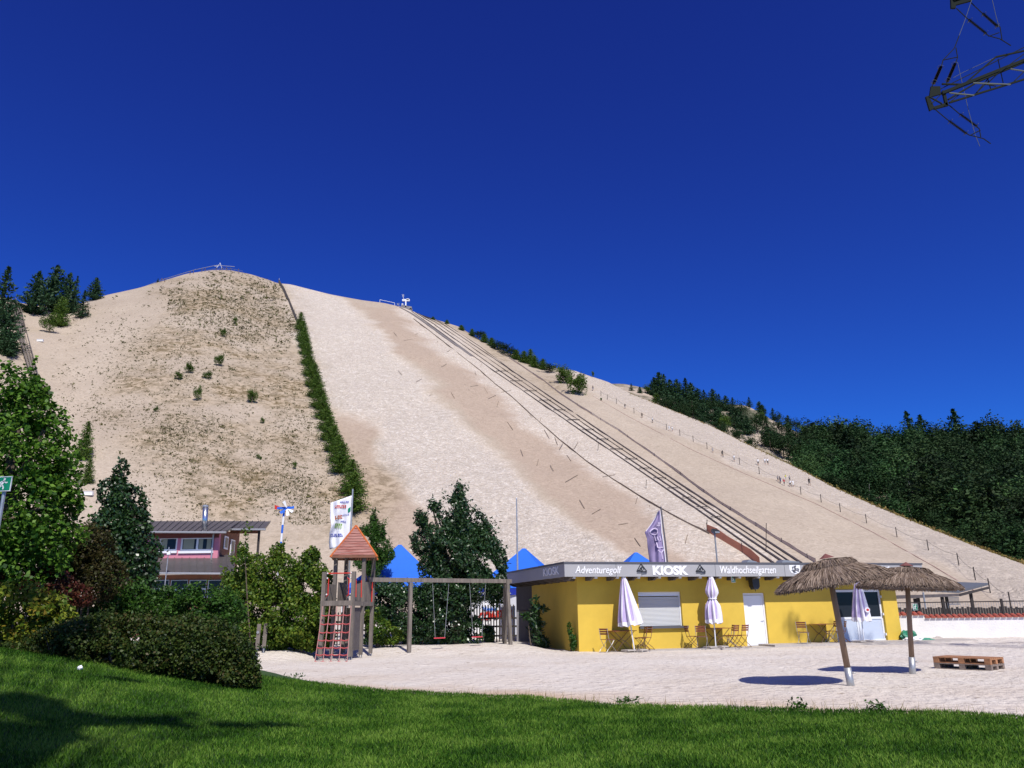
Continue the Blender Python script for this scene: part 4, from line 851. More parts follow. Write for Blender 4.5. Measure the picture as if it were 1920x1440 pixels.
# net
b = MB(); c = MB(); A0, A1_ = FC + fd * .62 - rd * .52 + ZU * (zpl - .1), FC + fd * .62 + rd * .52 + ZU * (zpl - .1); g0_ = gnd(591, 1241); g1_ = gnd(653, 1241); B0 = Vector((g0_.x, g0_.y - .05, .02)); B1 = Vector((g1_.x, g1_.y - .2, .02))
def NP(u, v): 
    p = A0.lerp(A1_, u).lerp(B0.lerp(B1, u), v); return p + ZU * (-.10 * math.sin(v * math.pi)) 
for i in range(5): b.path([NP(i / 4, v) for v in np.linspace(0, 1.03, 10)], .016, 5)
for j in range(1, 8):
    v = j / 7; c.path([NP(u, v) - ZU * (.03 * abs(math.sin(u * math.pi * 4))) for u in np.linspace(0, 1, 17)], .023, 5)
b.build('net_rope', M['ropegrey'], twr); c.build('net_rung', M['rope'], twr)
# swing
p0, p1 = gnd(769, 1229), gnd(955, 1219); p2 = gnd(948, 1211); zb_ = at(769, 1091, p0.y).z
sw = thing('swing_set', 'weathered wooden swing frame with two red swing seats', 'swing', p0)
S0 = RC + rd * .55 - fd * .2; beam0 = at(690, 1092, p0.y - .6); beam1 = at(958, 1087, p1.y)
bz = (at(769, 1090, p0.y).z + at(955, 1087, p1.y).z) / 2
pS = Vector((beam0.x, beam0.y, bz)); pE = Vector((beam1.x, beam1.y, bz)); dirb = (pE - pS).normalized()
def bp(px):
    best = min(np.linspace(-.1, 1.1, 600), key=lambda t_: abs(topx(pS.lerp(pE, t_))[0] - px)); return pS.lerp(pE, best)
b = MB(); b.beam(pS, pE, .14, .16); b.build('crossbeam', M['wood'], sw)
m0 = bp(770); b = MB(); b.beam((m0.x, m0.y, .1), (m0.x, m0.y, bz - .09), .13, .13, dirb); b.build('post', M['wood'], sw)
for dx, dy in ((.12, -.5), (-.08, .75)):
    q = bp(951) if dy < 0 else bp(948); b = MB(); b.beam((q.x + dx, q.y + dy, .12), (q.x, q.y + dy * .06, bz - .09 + (.14 if dy < 0 else 0)), .13, .13, dirb); b.build('post', M['wood'], sw)
b = MB()
for q in ((m0.x, m0.y), (bp(951).x + .12, bp(951).y - .5), (bp(948).x - .08, bp(948).y + .75)): b.tube((*q, -.2), (*q, .25), .04, 8)
b.build('steel_foot', M['galv'], sw)
for xa, xb, yb in ((811, 842, 1197), (880, 911, 1195)):
    qa, qb = bp(xa), bp(xb); mid = (qa + qb) / 2; zs2 = at((xa + xb) / 2, yb, mid.y).z
    b = MB(); b.obox(mid - dirb * .27 + ZU * zs2 + Vector((0, -.08, -mid.z)), dirb * .5, Vector((0, .18, 0)), ZU * .035); st = b.build('swing_seat', mat('pink_red_rubber', (.62, .05, .07), .6), sw)
    b = MB()
    for q, sgn in ((qa, -.22), (qb, .20)): e = mid + dirb * sgn; b.tube(q, (e.x, e.y, zs2), .009, 5)
    b.build('chain', M['galv'], sw)
# two old posts left of the tower
for i, (px, py, pt) in enumerate(((480, 1239, 1170), (493, 1236, 1169))):
    g = gnd(px, py); zt2 = at(px + 1.5, pt, g.y).z; t = thing('wooden_post', ['weathered square post with a pale round plate, left of the pair', 'plain weathered post, right one of the pair by the hedge'][i], 'post', g, 0, 'pair of old posts by the hedge')
    b = MB(); b.beam(g + ZU * .4, Vector((g.x + .02, g.y, zt2)), .13, .13, (1, .3, 0)); b.build('shaft', M['wood'], t); b = MB(); b.tube(g - ZU * .1, g + ZU * .45, .03, 6); b.build('steel_foot', M['galv'], t)
    if i == 0: b = MB(); b.tube(g + Vector((.02, -.08, zt2 - .28)), g + Vector((.02, -.095, zt2 - .28)), .05, 10); b.build('round_plate', M['galv'], t)
# ---------------------------------------------------------------- flags and poles
def cloth(name, grid_, m, par, nu, nv, mi=None): 
    V = [p for r_ in grid_ for p in r_]; F = [[i * nu + j, i * nu + j + 1, (i + 1) * nu + j + 1, (i + 1) * nu + j] for i in range(nv - 1) for j in range(nu - 1)]
    o = raw(name, V, F, m, par, True, mi); md = o.modifiers.new('s', 'SOLIDIFY'); md.thickness = .008; return o
def bil(TL, TR, BL, BR, u, v): return (Vector(TL).lerp(Vector(TR), u)).lerp(Vector(BL).lerp(Vector(BR), u), v)
def pix(pts, Y): return [at(x, y, Y) for x, y in pts]
Yf = 31.5
t = thing('flag', 'white printed flag hanging from a grey pole behind the play tower', 'flag', (at(662, 1000, Yf).x, Yf, 0))
b = MB(); pt_ = at(661.5, 917, Yf); b.tube((pt_.x, Yf, -.2), pt_, .045, 8, .03); b.build('flagpole', M['galv'], t)
L_ = [(620, 943), (619.5, 955), (619, 972), (621, 985), (617.5, 1000), (617, 1015), (618, 1030)]; Rr = [(659.5, 929), (658.5, 945), (658, 958), (657.5, 970), (656, 990), (655, 1005), (654, 1020)]
g_ = []; nu, nv = 25, 31
def flagp(u, v):
    f = v * 6; i = min(5, int(f)); f -= i; lx = L_[i][0] * (1 - f) + L_[i + 1][0] * f; ly = L_[i][1] * (1 - f) + L_[i + 1][1] * f; rx = Rr[i][0] * (1 - f) + Rr[i + 1][0] * f; ry = Rr[i][1] * (1 - f) + Rr[i + 1][1] * f
    return at(lx + (rx - lx) * u, ly + (ry - ly) * u, Yf - .03 + (1 - u) * (.16 * math.sin(u * 6 + v * 7 + 1) + .06 * math.sin(u * 15 - v * 4)))
for j in range(nv): g_.append([flagp(i / (nu - 1), j / (nv - 1)) for i in range(nu)])
cl = cloth('cloth', g_, mat('white_flag_cloth', (.78, .78, .82), .8), t, nu, nv)
def onflag(b, x, y, w_, h_, sl): 
    p = [flagp(x, y), flagp(x + w_, y + w_ * sl), flagp(x + w_, y + h_ + w_ * sl), flagp(x, y + h_)]; b.prism([q + Vector((0, -.03, 0)) for q in p], (0, -.006, 0))
def marks(name, m, y0, x0, x1, hh, sl, n, seed):
    rn = random.Random(seed); b = MB()
    for i in range(n):
        x = x0 + (x1 - x0) * i / n; ww = (x1 - x0) / n
        y = y0 + (x - x0) * sl; k = rn.random()
        onflag(b, x, y, ww * .3, hh, sl)
        if k > .3: onflag(b, x + ww * .3, y, ww * .45, hh * .25, sl)
        if k < .7: onflag(b, x + ww * .3, y + hh * .7, ww * .45, hh * .25, sl)
        if k > .5: onflag(b, x + ww * .6, y + hh * .1, ww * .2, hh * .8, sl)
    b.build(name, m, cl)
marks('red_print', M['red'], .10, .22, .78, .07, .12, 7, 1); marks('blue_print', M['bluedark'], .05, .45, .9, .035, .12, 6, 2); marks('orange_print', M['orange'], .32, .24, .62, .09, .12, 3, 3); marks('blue_print', M['bluedark'], .34, .5, .95, .03, .13, 6, 4)
marks('green_print', mat('light_green_print', (.20, .36, .08), .7), .50, .22, .62, .09, .16, 4, 5); marks('blue_print', M['bluedark'], .49, .5, .8, .03, .15, 5, 6); marks('dark_print', M['bluedark'], .69, .08, .7, .06, .10, 7, 7)
b = MB(); onflag(b, .86, .26, .13, .1, -.2); b.build('green_patch', M['green'], cl)
# purple flag
Yq = 40.
t = thing('banner_flag', 'purple feather flag with pale upright letters behind the kiosk roof', 'flag', (at(1250, 1052, Yq).x, Yq, 0))
pp = pix([(1239, 950), (1241, 965), (1244, 990), (1248, 1020), (1252, 1060), (1254, 1200)], Yq); pp[-1].z = 0; b = MB(); b.path(pp, .04, 8); b.build('flagpole', mat('dark_flag_pole', (.12, .11, .12), .5), t)
Lq = [(1235, 957), (1229, 970), (1220, 984), (1209, 998), (1213, 1010), (1214, 1025), (1216, 1040), (1219, 1060), (1221, 1080)]; Rq = [(1237, 957), (1239, 968), (1241, 984), (1242, 998), (1244, 1010), (1246, 1025), (1248, 1040), (1250, 1060), (1252, 1080)]
def fq(u, v, o=0.):
    f = v * 8; i = min(7, int(f)); f -= i; lx = Lq[i][0] * (1 - f) + Lq[i + 1][0] * f; ly = Lq[i][1] * (1 - f) + Lq[i + 1][1] * f; rx = Rq[i][0] * (1 - f) + Rq[i + 1][0] * f; ry = Rq[i][1] * (1 - f) + Rq[i + 1][1] * f
    return at(lx + (rx - lx) * u, ly + (ry - ly) * u, Yq - .1 - o + .25 * (1 - u) * math.sin(u * 5 + v * 9) + .06 * math.sin(u * 14 + v * 3))
nu, nv = 21, 41; cl = cloth('cloth', [[fq(i / 20, j / 40) for i in range(nu)] for j in range(nv)], M['purpleflag'], t, nu, nv)
b = MB()
def qs(pts, w_=.055):
    for p, q in zip(pts, pts[1:]): b.beam(fq(*p, .06), fq(*q, .06), w_, .01, (0, -1, 0))
qs([(.50 + .22 * math.cos(a_), .365 + .058 * math.sin(a_)) for a_ in np.linspace(0, 6.283, 13)])                     # O
qs([(.50, .45), (.53, .53), (.83, .525), (.80, .45)]); qs([(.68, .525), (.66, .46)])                                    # turned E
qs([(.56, .56), (.60, .64), (.90, .635)])                                                                                # turned L
qs([(.60, .68), (.78, .72), (.92, .67)]); qs([(.78, .72), (.80, .80)]); qs([(.62, .84), (.88, .86), (.62, .92)])
for p in ((.62, .21), (.58, .245)): b.prism([fq(p[0], p[1], .06), fq(p[0] + .26, p[1], .06), fq(p[0] + .26, p[1] + .03, .06), fq(p[0], p[1] + .03, .06)], (0, -.01, 0))
b.build('lettering', mat('pale_lilac_print', (.60, .50, .66), .7), cl)
b = MB(); b.path([fq(.02, v, .03) for v in np.linspace(.02, .36, 14)], .02, 4); b.path([fq(.96, v, .03) for v in np.linspace(0, 1, 30)], .03, 4); b.build('hem', M['purplewhite'], cl)
# bare flagpole, floodlight
p = at(968.5, 935, 41.); t = thing('flagpole', 'bare slender flagpole rising behind the left end of the kiosk', 'flagpole', (p.x, p.y, 0)); b = MB(); b.tube((p.x, p.y, -.2), p, .07, 10, .03); b.build('shaft', M['galv'], t); b = MB(); b.lathe(p, [(.03, -.02), (.05, .02), (.01, .06)], 8); b.build('finial', M['white'], t)
p = at(1340, 1001, 42.); t = thing('floodlight', 'dark floodlight on a thin pole rising above the kiosk roof', 'floodlight', (p.x, p.y, 0)); b = MB(); b.tube((p.x + .02, p.y, -.2), p, .05, 8, .04); b.build('pole', M['grey'], t)
b = MB(); b.prism([at(x, y, 41.8) for x, y in ((1336, 991), (1344, 992), (1349.5, 995), (1349.5, 999), (1341, 1000), (1337, 996))], (0, .4, 0)); h = b.build('lamp_housing', M['black'], t); b = MB(); b.prism([at(x, y, 41.79) for x, y in ((1340.5, 996.5), (1349, 997), (1349, 999), (1341, 999))], (0, -.02, 0)); b.build('lens', M['galv'], h)
# tents
def tent(px, py, Y, hw, zev, label, rz=.25, walls=True):
    ap = at(px, py, Y); t = thing('pavilion_tent', label, 'tent', (ap.x, ap.y, 0), 0, 'blue pointed tents behind the kiosk'); Mr = Matrix.Rotation(rz, 3, 'Z')
    cs = [Vector((ap.x, ap.y, zev)) + Mr @ Vector((x * hw, y * hw, 0)) for x, y in ((-1, -1), (1, -1), (1, 1), (-1, 1))]
    V = []; F = []; N_ = 8
    b = MB()
    for i in range(4):
        a_, c_ = cs[i], cs[(i + 1) % 4]
        rows = [[(a_.lerp(c_, u)).lerp(ap, v * .97) - ZU * (.10 * math.sin(v * math.pi)) * 1.0 for u in np.linspace(0, 1, 5)] for v in np.linspace(0, 1, N_)]
        vs = [q for r_ in rows for q in r_]; b.add(vs, [[j * 5 + k, j * 5 + k + 1, (j + 1) * 5 + k + 1, (j + 1) * 5 + k] for j in range(N_ - 1) for k in range(4)])
    top = [cs[i].lerp(ap, .97) for i in range(4)]; b.add(top, [[0, 1, 2, 3]])
    b.build('roof', M['blue'], t)
    b = MB()
    for i in range(4): d_ = (cs[(i + 1) % 4] - cs[i]); b.prism([cs[i] - ZU * .02, cs[(i + 1) % 4] - ZU * .02, cs[(i + 1) % 4] - ZU * .36, cs[i] - ZU * .36], d_.cross(ZU).normalized() * .02)
    b.build('valance', M['bluedark'], t)
    b = MB()
    for c_ in cs: b.tube((c_.x, c_.y, -.1), c_, .05, 8)
    b.build('pole', M['white'], t)
    if walls:
        b = MB()
        for i in (0, 3, 2):
            a_, c_ = cs[i], cs[(i + 1) % 4]; n_ = 24; vs = []
            for k in range(n_ + 1):
                q = a_.lerp(c_, k / n_) + (c_ - a_).cross(ZU).normalized() * (.05 * math.sin(k * 2.1) - .08); vs += [(q.x, q.y, .05), (q.x, q.y, zev - .3)]
            b.add(vs, [[2 * k, 2 * k + 2, 2 * k + 3, 2 * k + 1] for k in range(n_)])
        b.build('side_wall', M['white'], t)
    return t, cs
tent(750, 1019, 47, 2.9, 2.9, 'blue pointed tent between the play tower and the tall dark tree', .1, False)
t2, cs2 = tent(982.5, 1026, 46, 2.55, 2.75, 'blue pointed tent at the left end of the kiosk roof', -.28)
d_ = (cs2[1] - cs2[0]).normalized(); nn = Vector((d_.y, -d_.x, 0)); text('lettering', 'coaster.de', M['white'], t2, cs2[0] + d_ * .15 - ZU * .30 + nn * .03, d_, nn, .17, 1.7, .25, .03)
tent(1192, 1034, 50, 2.6, 2.9, 'blue tent of which only the tip shows above the kiosk roof', .2)
# banner hung behind the picket fence
pa2 = at(884, 1150, 39.5); t = thing('advert_banner', 'white banner with blue and red lettering behind the picket fence', 'banner', (pa2.x, 39.5, 0)); b = MB(); q = [at(884, 1142, 39.5), at(966, 1136, 39.5), at(966, 1200, 39.5), at(884, 1200, 39.5)]; b.prism(q, (0, .03, 0)); b.build('sheet', M['white'], t)
text('red_lettering', 'COASTER', M['red'], t, at(898, 1163, 39.45), (1, 0, .10), (0, -1, 0), .36, 1.65, .3, .06); text('blue_lettering', 'Monte', M['blue'], t, at(904, 1146, 39.45), (1, 0, .06), (0, -1, 0), .20, .75, .2, .03)
# ---------------------------------------------------------------- picket fences
def picket(name, label, pts, h, m, sp_=.12, rails=(.35, .75, 1.1), w_=.05):
    t = thing(name, label, 'fence', pts[0]); b = MB(); c = MB()
    for p, q in zip(pts, pts[1:]):
        d = q - p; L = Vector((d.x, d.y, 0)).length; n_ = int(L / sp_)
        for i in range(n_): o_ = p.lerp(q, i / n_); b.box((o_.x, o_.y, o_.z + h / 2), (w_, .02, h), math.atan2(d.y, d.x))
        for r_ in rails: c.beam(p + ZU * r_ + Vector((0, .04, 0)), q + ZU * r_ + Vector((0, .04, 0)), .05, .08)
    b.build('pickets', m, t); c.build('rail', m, t)
gz = float(sand_z(np.array([-3.]), np.array([36.]))[0])
picket('picket_fence', 'black picket fence right of the tall dark tree behind the swings', [Vector((at(868, 1205, 36.5).x, 36.5, gz - .1)), Vector((at(969, 1205, 36).x, 36.0, gz - .1))], 1.68, M['dark'], .125)
picket('picket_fence', 'dark picket fence behind the leafy hedge left of the play tower', [Vector((at(380, 1205, 33).x, 33., .1)), Vector((at(872, 1205, 36.5).x, 36.4, .1))], 1.5, M['dark'], .13)
b = MB(); q0 = at(968, 1146, 36.2); q1 = at(1003, 1145, 37.2); t = thing('boundary_wall', 'low grey wall between the picket fence and the kiosk', 'wall', (q0.x, q0.y, 0)); b.prism([(q0.x, q0.y, -.2), (q1.x, q1.y, -.2), (q1.x, q1.y, q0.z), (q0.x, q0.y, q0.z)], (0, .2, 0)); b.build('render', mat('grey_render', (.27, .26, .29), .9, var=.1), t)
b = MB(); b.prism([(q0.x, q0.y - .03, q0.z), (q1.x, q1.y - .03, q0.z), (q1.x, q1.y - .03, q0.z + .04), (q0.x, q0.y - .03, q0.z + .04)], (0, .26, 0)); b.build('coping', M['fasciadark'], t)
# ---------------------------------------------------------------- wind toy
Yw = 36.; t = thing('wind_wheel', 'blue and white wooden windmill toy with red tail on a pole', 'windmill', (at(524, 1060, Yw).x, Yw, 0)); p = at(533, 953, Yw); q = at(521, 1080, Yw)
for i in range(8):
    a_, b_ = p.lerp(q, i / 8), p.lerp(q, (i + 1) / 8); b = MB(); b.tube(a_, b_, .05, 8); b.build('pole_section', M['white'] if i % 2 else M['blue'], t)
b = MB(); b.tube((q.x, q.y, 0), q, .05, 8); b.build('pole_section', M['wood'], t)
b = MB(); b.beam(at(520, 953, Yw), at(545, 952, Yw - .1), .06, .1); b.build('axle', M['blue'], t); b = MB(); b.prism([at(515, 946.5, Yw), at(527, 951, Yw), at(527, 955, Yw), at(515, 955, Yw)], (0, .03, 0)); b.build('tail', M['red'], t)
hc = at(538, 953, Yw - .15)
for i, ang in enumerate((115, 5, -75, -140, -30)):
    a_ = R(ang); e = Vector((math.cos(a_), -.25, math.sin(a_))).normalized(); s_ = e.cross(Vector((.3, -1, .2))).normalized() * .07; b = MB(); L = .36; b.prism([hc + e * .04 - s_ * .3, hc + e * L - s_, hc + e * L + s_, hc + e * .04 + s_ * .3], (0, .015, 0)); b.build('blade', M['white'] if i % 2 == 0 else M['blue'], t)
# ---------------------------------------------------------------- pink house
Yh = 55.
def H_(px, py, Y=Yh): return at(px, py, Y)
hs_ = thing('house', 'pink two-storey house with grey metal roofs and a steel flue', 'house', (H_(350, 1100).x, Yh, 0))
def flat(px0, px1, py0, py1, Y=Yh):      # left, right, top, bottom -> (x0,x1,z0,z1)
    return H_(px0, py1, Y).x, H_(px1, py1, Y).x, H_((px0 + px1) / 2, py1, Y).z, H_((px0 + px1) / 2, py0, Y).z
x0, x1, z0, z1 = flat(200, 407.5, 996, 1046)
wins = []
for a_, b_ in ((297, 331), (337, 399)): wx0, wx1, wz0_, wz1_ = flat(a_, b_, 1007, 1033); wins.append((wx0, wx1, wz0_, wz1_))
b = MB(); xx = x0
for wx0, wx1, c0, c1 in wins:
    b.obox((xx, Yh, z0 - 1), (wx0 - xx, 0, 0), (0, .3, 0), (0, 0, z1 - z0 + .93)); b.obox((wx0, Yh, z0 - 1), (wx1 - wx0, 0, 0), (0, .3, 0), (0, 0, c0 - z0 + 1)); b.obox((wx0, Yh, c1), (wx1 - wx0, 0, 0), (0, .3, 0), (0, 0, z1 - c1 - .07)); xx = wx1
b.obox((xx, Yh, z0 - 1), (x1 - xx, 0, 0), (0, .3, 0), (0, 0, z1 - z0 + .93)); b.build('wall', M['pink'], hs_)
for i, (wx0, wx1, c0, c1) in enumerate(wins):
    b = MB(); f = .12
    for a_ in (wx0, wx1 - f): b.obox((a_, Yh + .05, c0), (f, 0, 0), (0, .08, 0), (0, 0, c1 - c0))
    for a_ in (c0, c1 - f): b.obox((wx0 + f, Yh + .05, a_), (wx1 - wx0 - 2 * f, 0, 0), (0, .08, 0), (0, 0, f))
    if i: b.obox(((wx0 + wx1) / 2 - .07, Yh + .048, c0 + f), (.14, 0, 0), (0, .08, 0), (0, 0, c1 - c0 - 2 * f))
    wf = b.build('window', M['white'], hs_); b = MB(); b.obox((wx0 + f, Yh + .1, c0 + f), (wx1 - wx0 - 2 * f, 0, 0), (0, .02, 0), (0, 0, c1 - c0 - 2 * f)); b.build('pane', M['glassdark'], wf)
    b = MB(); b.obox((wx0 - .05, Yh - .12, c0 - .16), (wx1 - wx0 + .1, 0, 0), (0, .2, 0), (0, 0, .16)); b.build('sill', M['white'], wf)
    b = MB()
    if i: b.obox((wx0 + f + .05, Yh + .09, c0 + f + .01), (.75, 0, 0), (0, .01, 0), (0, 0, c1 - c0 - 2 * f - .02)); b.obox(((wx0 + wx1) / 2 + .1, Yh + .09, c0 + f + .01), (.28, 0, 0), (0, .01, 0), (0, 0, c1 - c0 - 2 * f - .02)); b.obox((wx1 - .5, Yh + .09, c0 + f + .01), (.3, 0, 0), (0, .01, 0), (0, 0, c1 - c0 - 2 * f - .02))
    else: b.obox((wx0 + f, Yh + .09, c0 + f + .01), (.4, 0, 0), (0, .01, 0), (0, 0, c1 - c0 - 2 * f - .02))
    b.build('curtain', M['glasspale'], wf)
# return wall with doors to the right
x2 = H_(441, 1000, 59).x; b = MB(); b.prism([(x1, Yh + .31, z0 - 1), (x2, 60, z0 - 1), (x2, 60, z1 + .25), (x1, Yh + .31, z1 + .05)], (-.2, 0, 0)); b.build('side_wall', M['brickish'], hs_)
for f0, f1, c0, c1 in ((.15, .35, .35, .85), (.5, .72, .05, .8)):
    P_ = lambda f, g: Vector((x1 + (x2 - x1) * f + .03, Yh + .31 + (60 - Yh - .31) * f, z0 + (z1 - z0) * g)); b = MB(); b.prism([P_(f0, c0), P_(f1, c0), P_(f1, c1), P_(f0, c1)], (.05, 0, 0)); wf = b.build('side_window', M['white'], hs_)
    b = MB(); g_ = (f1 - f0) * .18; b.prism([P_(f0 + g_, c0 + .06) + Vector((.06, 0, 0)), P_(f1 - g_, c0 + .06) + Vector((.06, 0, 0)), P_(f1 - g_, c1 - .06) + Vector((.06, 0, 0)), P_(f0 + g_, c1 - .06) + Vector((.06, 0, 0))], (.01, 0, 0)); b.build('pane', M['glassdark'], wf)
# roofs: slabs with standing seams
def seamroof(name, fl, fr, bl, br, n_, skew=0):
    b = MB(); fl, fr, bl, br = map(Vector, (fl, fr, bl, br)); b.prism([fl, fr, br, bl], (0, 0, -.12))
    for i in range(n_ + 1): b.beam(fl.lerp(fr, i / n_) + ZU * .03, bl.lerp(br, i / n_) + ZU * .03, .035, .07)
    o = b.build(name, M['roofmetal'], hs_); b = MB(); b.tube(fl + Vector((0, -.06, -.06)), fr + Vector((.1, -.06, -.06)), .07, 8); b.build('gutter', M['grey'], hs_)
fl, fr = H_(200, 996, 54.2), H_(422, 997, 54.2); seamroof('roof', fl, fr, H_(215, 977, 61), H_(452, 977, 61), 19)
seamroof('roof', H_(431, 991.5, 57), H_(496, 991.5, 57), H_(452, 977, 61), H_(507, 977.5, 61), 5)
fl, fr = H_(200, 1073, 51), H_(440, 1074, 51); seamroof('roof', fl, fr, H_(200, 1047, 54.95), H_(438, 1040, 56), 17)
b = MB(); p = H_(484, 993, 57.5); b.obox((p.x, 57.5, 2.5), (.14, 0, 0), (0, .14, 0), (0, 0, p.z - 2.5)); b.build('roof_post', M['dark'], hs_); b = MB(); b.beam(H_(432, 997, 57.6), H_(488, 997, 57.6), .12, .25); b.build('roof_beam', M['brickish'], hs_)
b = MB(); b.obox((x0, Yh - .012, z1 - .5), (x1 - x0, 0, 0), (0, .01, 0), (0, 0, .42)); b.build('eave_shade_strip', M['pinkdark'], hs_)  # thin dark strip on the wall, eave shade put into its colour
b = MB(); p = H_(384, 992, 56); b.tube(p - ZU * .3, H_(385.5, 948, 56), .2, 12); b.build('flue', mat('polished_steel', (.55, .57, .6), .25, metal=.9), hs_, True); b = MB(); b.lathe(H_(385.5, 948, 56), [(.22, -.1), (.22, 0), (.1, .06)], 12); b.build('flue_cap', M['galv'], hs_)
b = MB(); p = H_(400.5, 1000, 54.9); b.path([p, p - ZU * .3 + Vector((.0, .0, 0)), p - ZU * 1.8], .06, 8); b.build('downpipe', M['galv'], hs_)
xa, xb, za, zb2 = flat(180, 440, 1078, 1125, 52.5); b = MB(); b.obox((xa, 52.5, -.2), (xb - xa, 0, 0), (0, 3, 0), (0, 0, zb2 + .2)); b.build('lower_wall', M['brickish'], hs_)
for i in range(5):
    xq0, xq1, zq0, zq1 = flat(250 + i * 35, 282 + i * 35, 1089, 1103, 52.5); b = MB(); b.obox((xq0, 52.42, zq0 - .6), (xq1 - xq0, 0, 0), (0, .07, 0), (0, 0, zq1 - zq0 + .65)); wf = b.build('lower_window', M['galv'], hs_); b = MB(); b.obox((xq0 + .06, 52.4, zq0), (xq1 - xq0 - .1, 0, 0), (0, .015, 0), (0, 0, zq1 - zq0)); b.obox((xq0 + .06, 52.4, zq0 - .55), (xq1 - xq0 - .1, 0, 0), (0, .015, 0), (0, 0, .42)); b.build('pane', M['glassdark'], wf)
p = H_(317, 1026, 50.5); t = thing('weather_mast', 'thin mast with small white box in front of the pink house', 'mast', (p.x, p.y, 0)); b = MB(); b.tube((p.x, p.y, 0), p, .03, 6); b.build('shaft', M['galv'], t); b = MB(); q = H_(316.5, 1037, 50.45); b.box(q, (.2, .12, .2)); b.build('box', M['white'], t)
# big running-man sign at the left edge
Ys = 13.2; p = at(-13, 922, Ys); q = at(19.5, 922, Ys); zt3 = at(3, 894, Ys).z; gp = at(-9, 1000, Ys)
runsign('exit_sign', 'large green running-man exit sign on a grey post at the left edge', p, (1, 0, .02), (0, -1, 0), q.x - p.x, zt3 - p.z, (Vector((gp.x, Ys + .05, .5)), Vector((gp.x, Ys + .05, zt3)), .03, 8))
# ---------------------------------------------------------------- pylon
Yy = 45.
def Z8(x, y, Y=Yy): return at(1700 + x / 5.14, y / 5.14, Y)
py_ = thing('power_pylon', 'steel lattice pylon arms with dark insulator strings against the sky', 'pylon', (46, 47, 0)); st = mat('pylon_steel', (.022, .026, .022), .9, spec=.03); stl = mat('pylon_steel_pale', (.12, .135, .13), .9, spec=.03); blk = mat('insulator_glaze', (.012, .012, .02), .3)
b = MB()
def bar(x0, y0, x1, y1, w_=.09, Ya=0, Yb=0): b.beam(Z8(x0, y0, Yy + Ya), Z8(x1, y1, Yy + Yb), w_, w_)
ext = 2400
def far_(x0, y0, x1, y1, X): return (X, y0 + (y1 - y0) * (X - x0) / (x1 - x0))
bar(340, 900, *far_(370, 900, 1131, 590, ext), w_=.20); bar(400, 960, 700, 780, .1); bar(700, 780, 1131, 600, .12)
bar(410, 990, *far_(410, 990, 1131, 765, ext), w_=.11, Ya=-.5, Yb=-.5); bar(340, 810, 550, 815, .1, .4, .4); bar(550, 815, 860, 550, .1, .4, .4); bar(860, 550, *far_(860, 550, 1131, 490, ext), w_=.10, Ya=.4, Yb=.4); bar(300, 870, *far_(440, 760, 1131, 430, ext), w_=.05, Ya=1.2, Yb=1.2)
for s_ in ((880, 570, 930, 800), (780, 750, 810, 860), (650, 920, 780, 790), (650, 920, 800, 740), (410, 990, 520, 900), (860, 830, 700, 800), (1000, 820, 1131, 690), (900, 690, 1131, 520), (900, 690, 780, 800), (1131, 590, 1260, 420), (1131, 765, 1300, 520), (1260, 710, 1500, 430), (1500, 650, 1750, 330)): bar(*s_, w_=.06, Ya=-.2, Yb=.2)
o = b.build('lower_arm', st, py_)
b = MB(); bar(410, 895, 650, 920, .08, -.55, -.55); bar(640, 800, 1000, 815, .08, -.55, -.55); bar(1000, 665, 1131, 685, .07, -.55, -.55); b.build('pale_brace', stl, py_)
b = MB(); b.prism([Z8(235, 830), Z8(325, 830), Z8(330, 905), Z8(220, 935)], (0, .12, 0)); b.prism([Z8(185, 930), Z8(215, 920), Z8(270, 1040), Z8(225, 1065)], (0, .14, 0)); b.prism([Z8(265, 1025), Z8(390, 985), Z8(400, 1015), Z8(270, 1050)], (0, .14, 0)); b.prism([Z8(345, 870), Z8(370, 870), Z8(405, 1015), Z8(375, 1010)], (0, .14, 0)); b.beam(Z8(215, 930), Z8(340, 1000), .08, .08); b.beam(Z8(240, 1000), Z8(330, 910), .06, .06); b.build('arm_head', st, py_)
b = MB(); b.prism([Z8(425, -60), Z8(475, -60), Z8(475, 75), Z8(430, 75)], (0, .14, 0)); b.prism([Z8(475, 10), Z8(625, -30), Z8(625, 5), Z8(475, 45)], (0, .14, 0)); b.beam(Z8(450, 0), Z8(ext, -650), .2, .2); b.beam(Z8(450, -60), Z8(ext, -850), .12, .12); b.build('upper_arm', st, py_)
b = MB(); tw = [Z8(ext, -400, 43.5), Z8(ext + 250, -450, 43.5), Z8(ext + 250, -450, 47), Z8(ext, -400, 47)]; zt4 = tw[0].z + 8
ft = [Vector((p.x + dx, p.y + dy, -.5)) for p, dx, dy in zip(tw, (-3, 3, 3, -3), (-3, -3, 3, 3))]; tt = [Vector((p.x, p.y, zt4)) for p in tw]
for i in range(4):
    b.beam(ft[i], tt[i], .22, .22)
    for k in range(10): a_, c_ = i, (i + 1) % 4; b.beam(ft[a_].lerp(tt[a_], k / 10), ft[c_].lerp(tt[c_], (k + 1) / 10), .09, .09); b.beam(ft[c_].lerp(tt[c_], k / 10), ft[a_].lerp(tt[a_], (k + 1) / 10), .09, .09)
b.build('tower', st, py_)
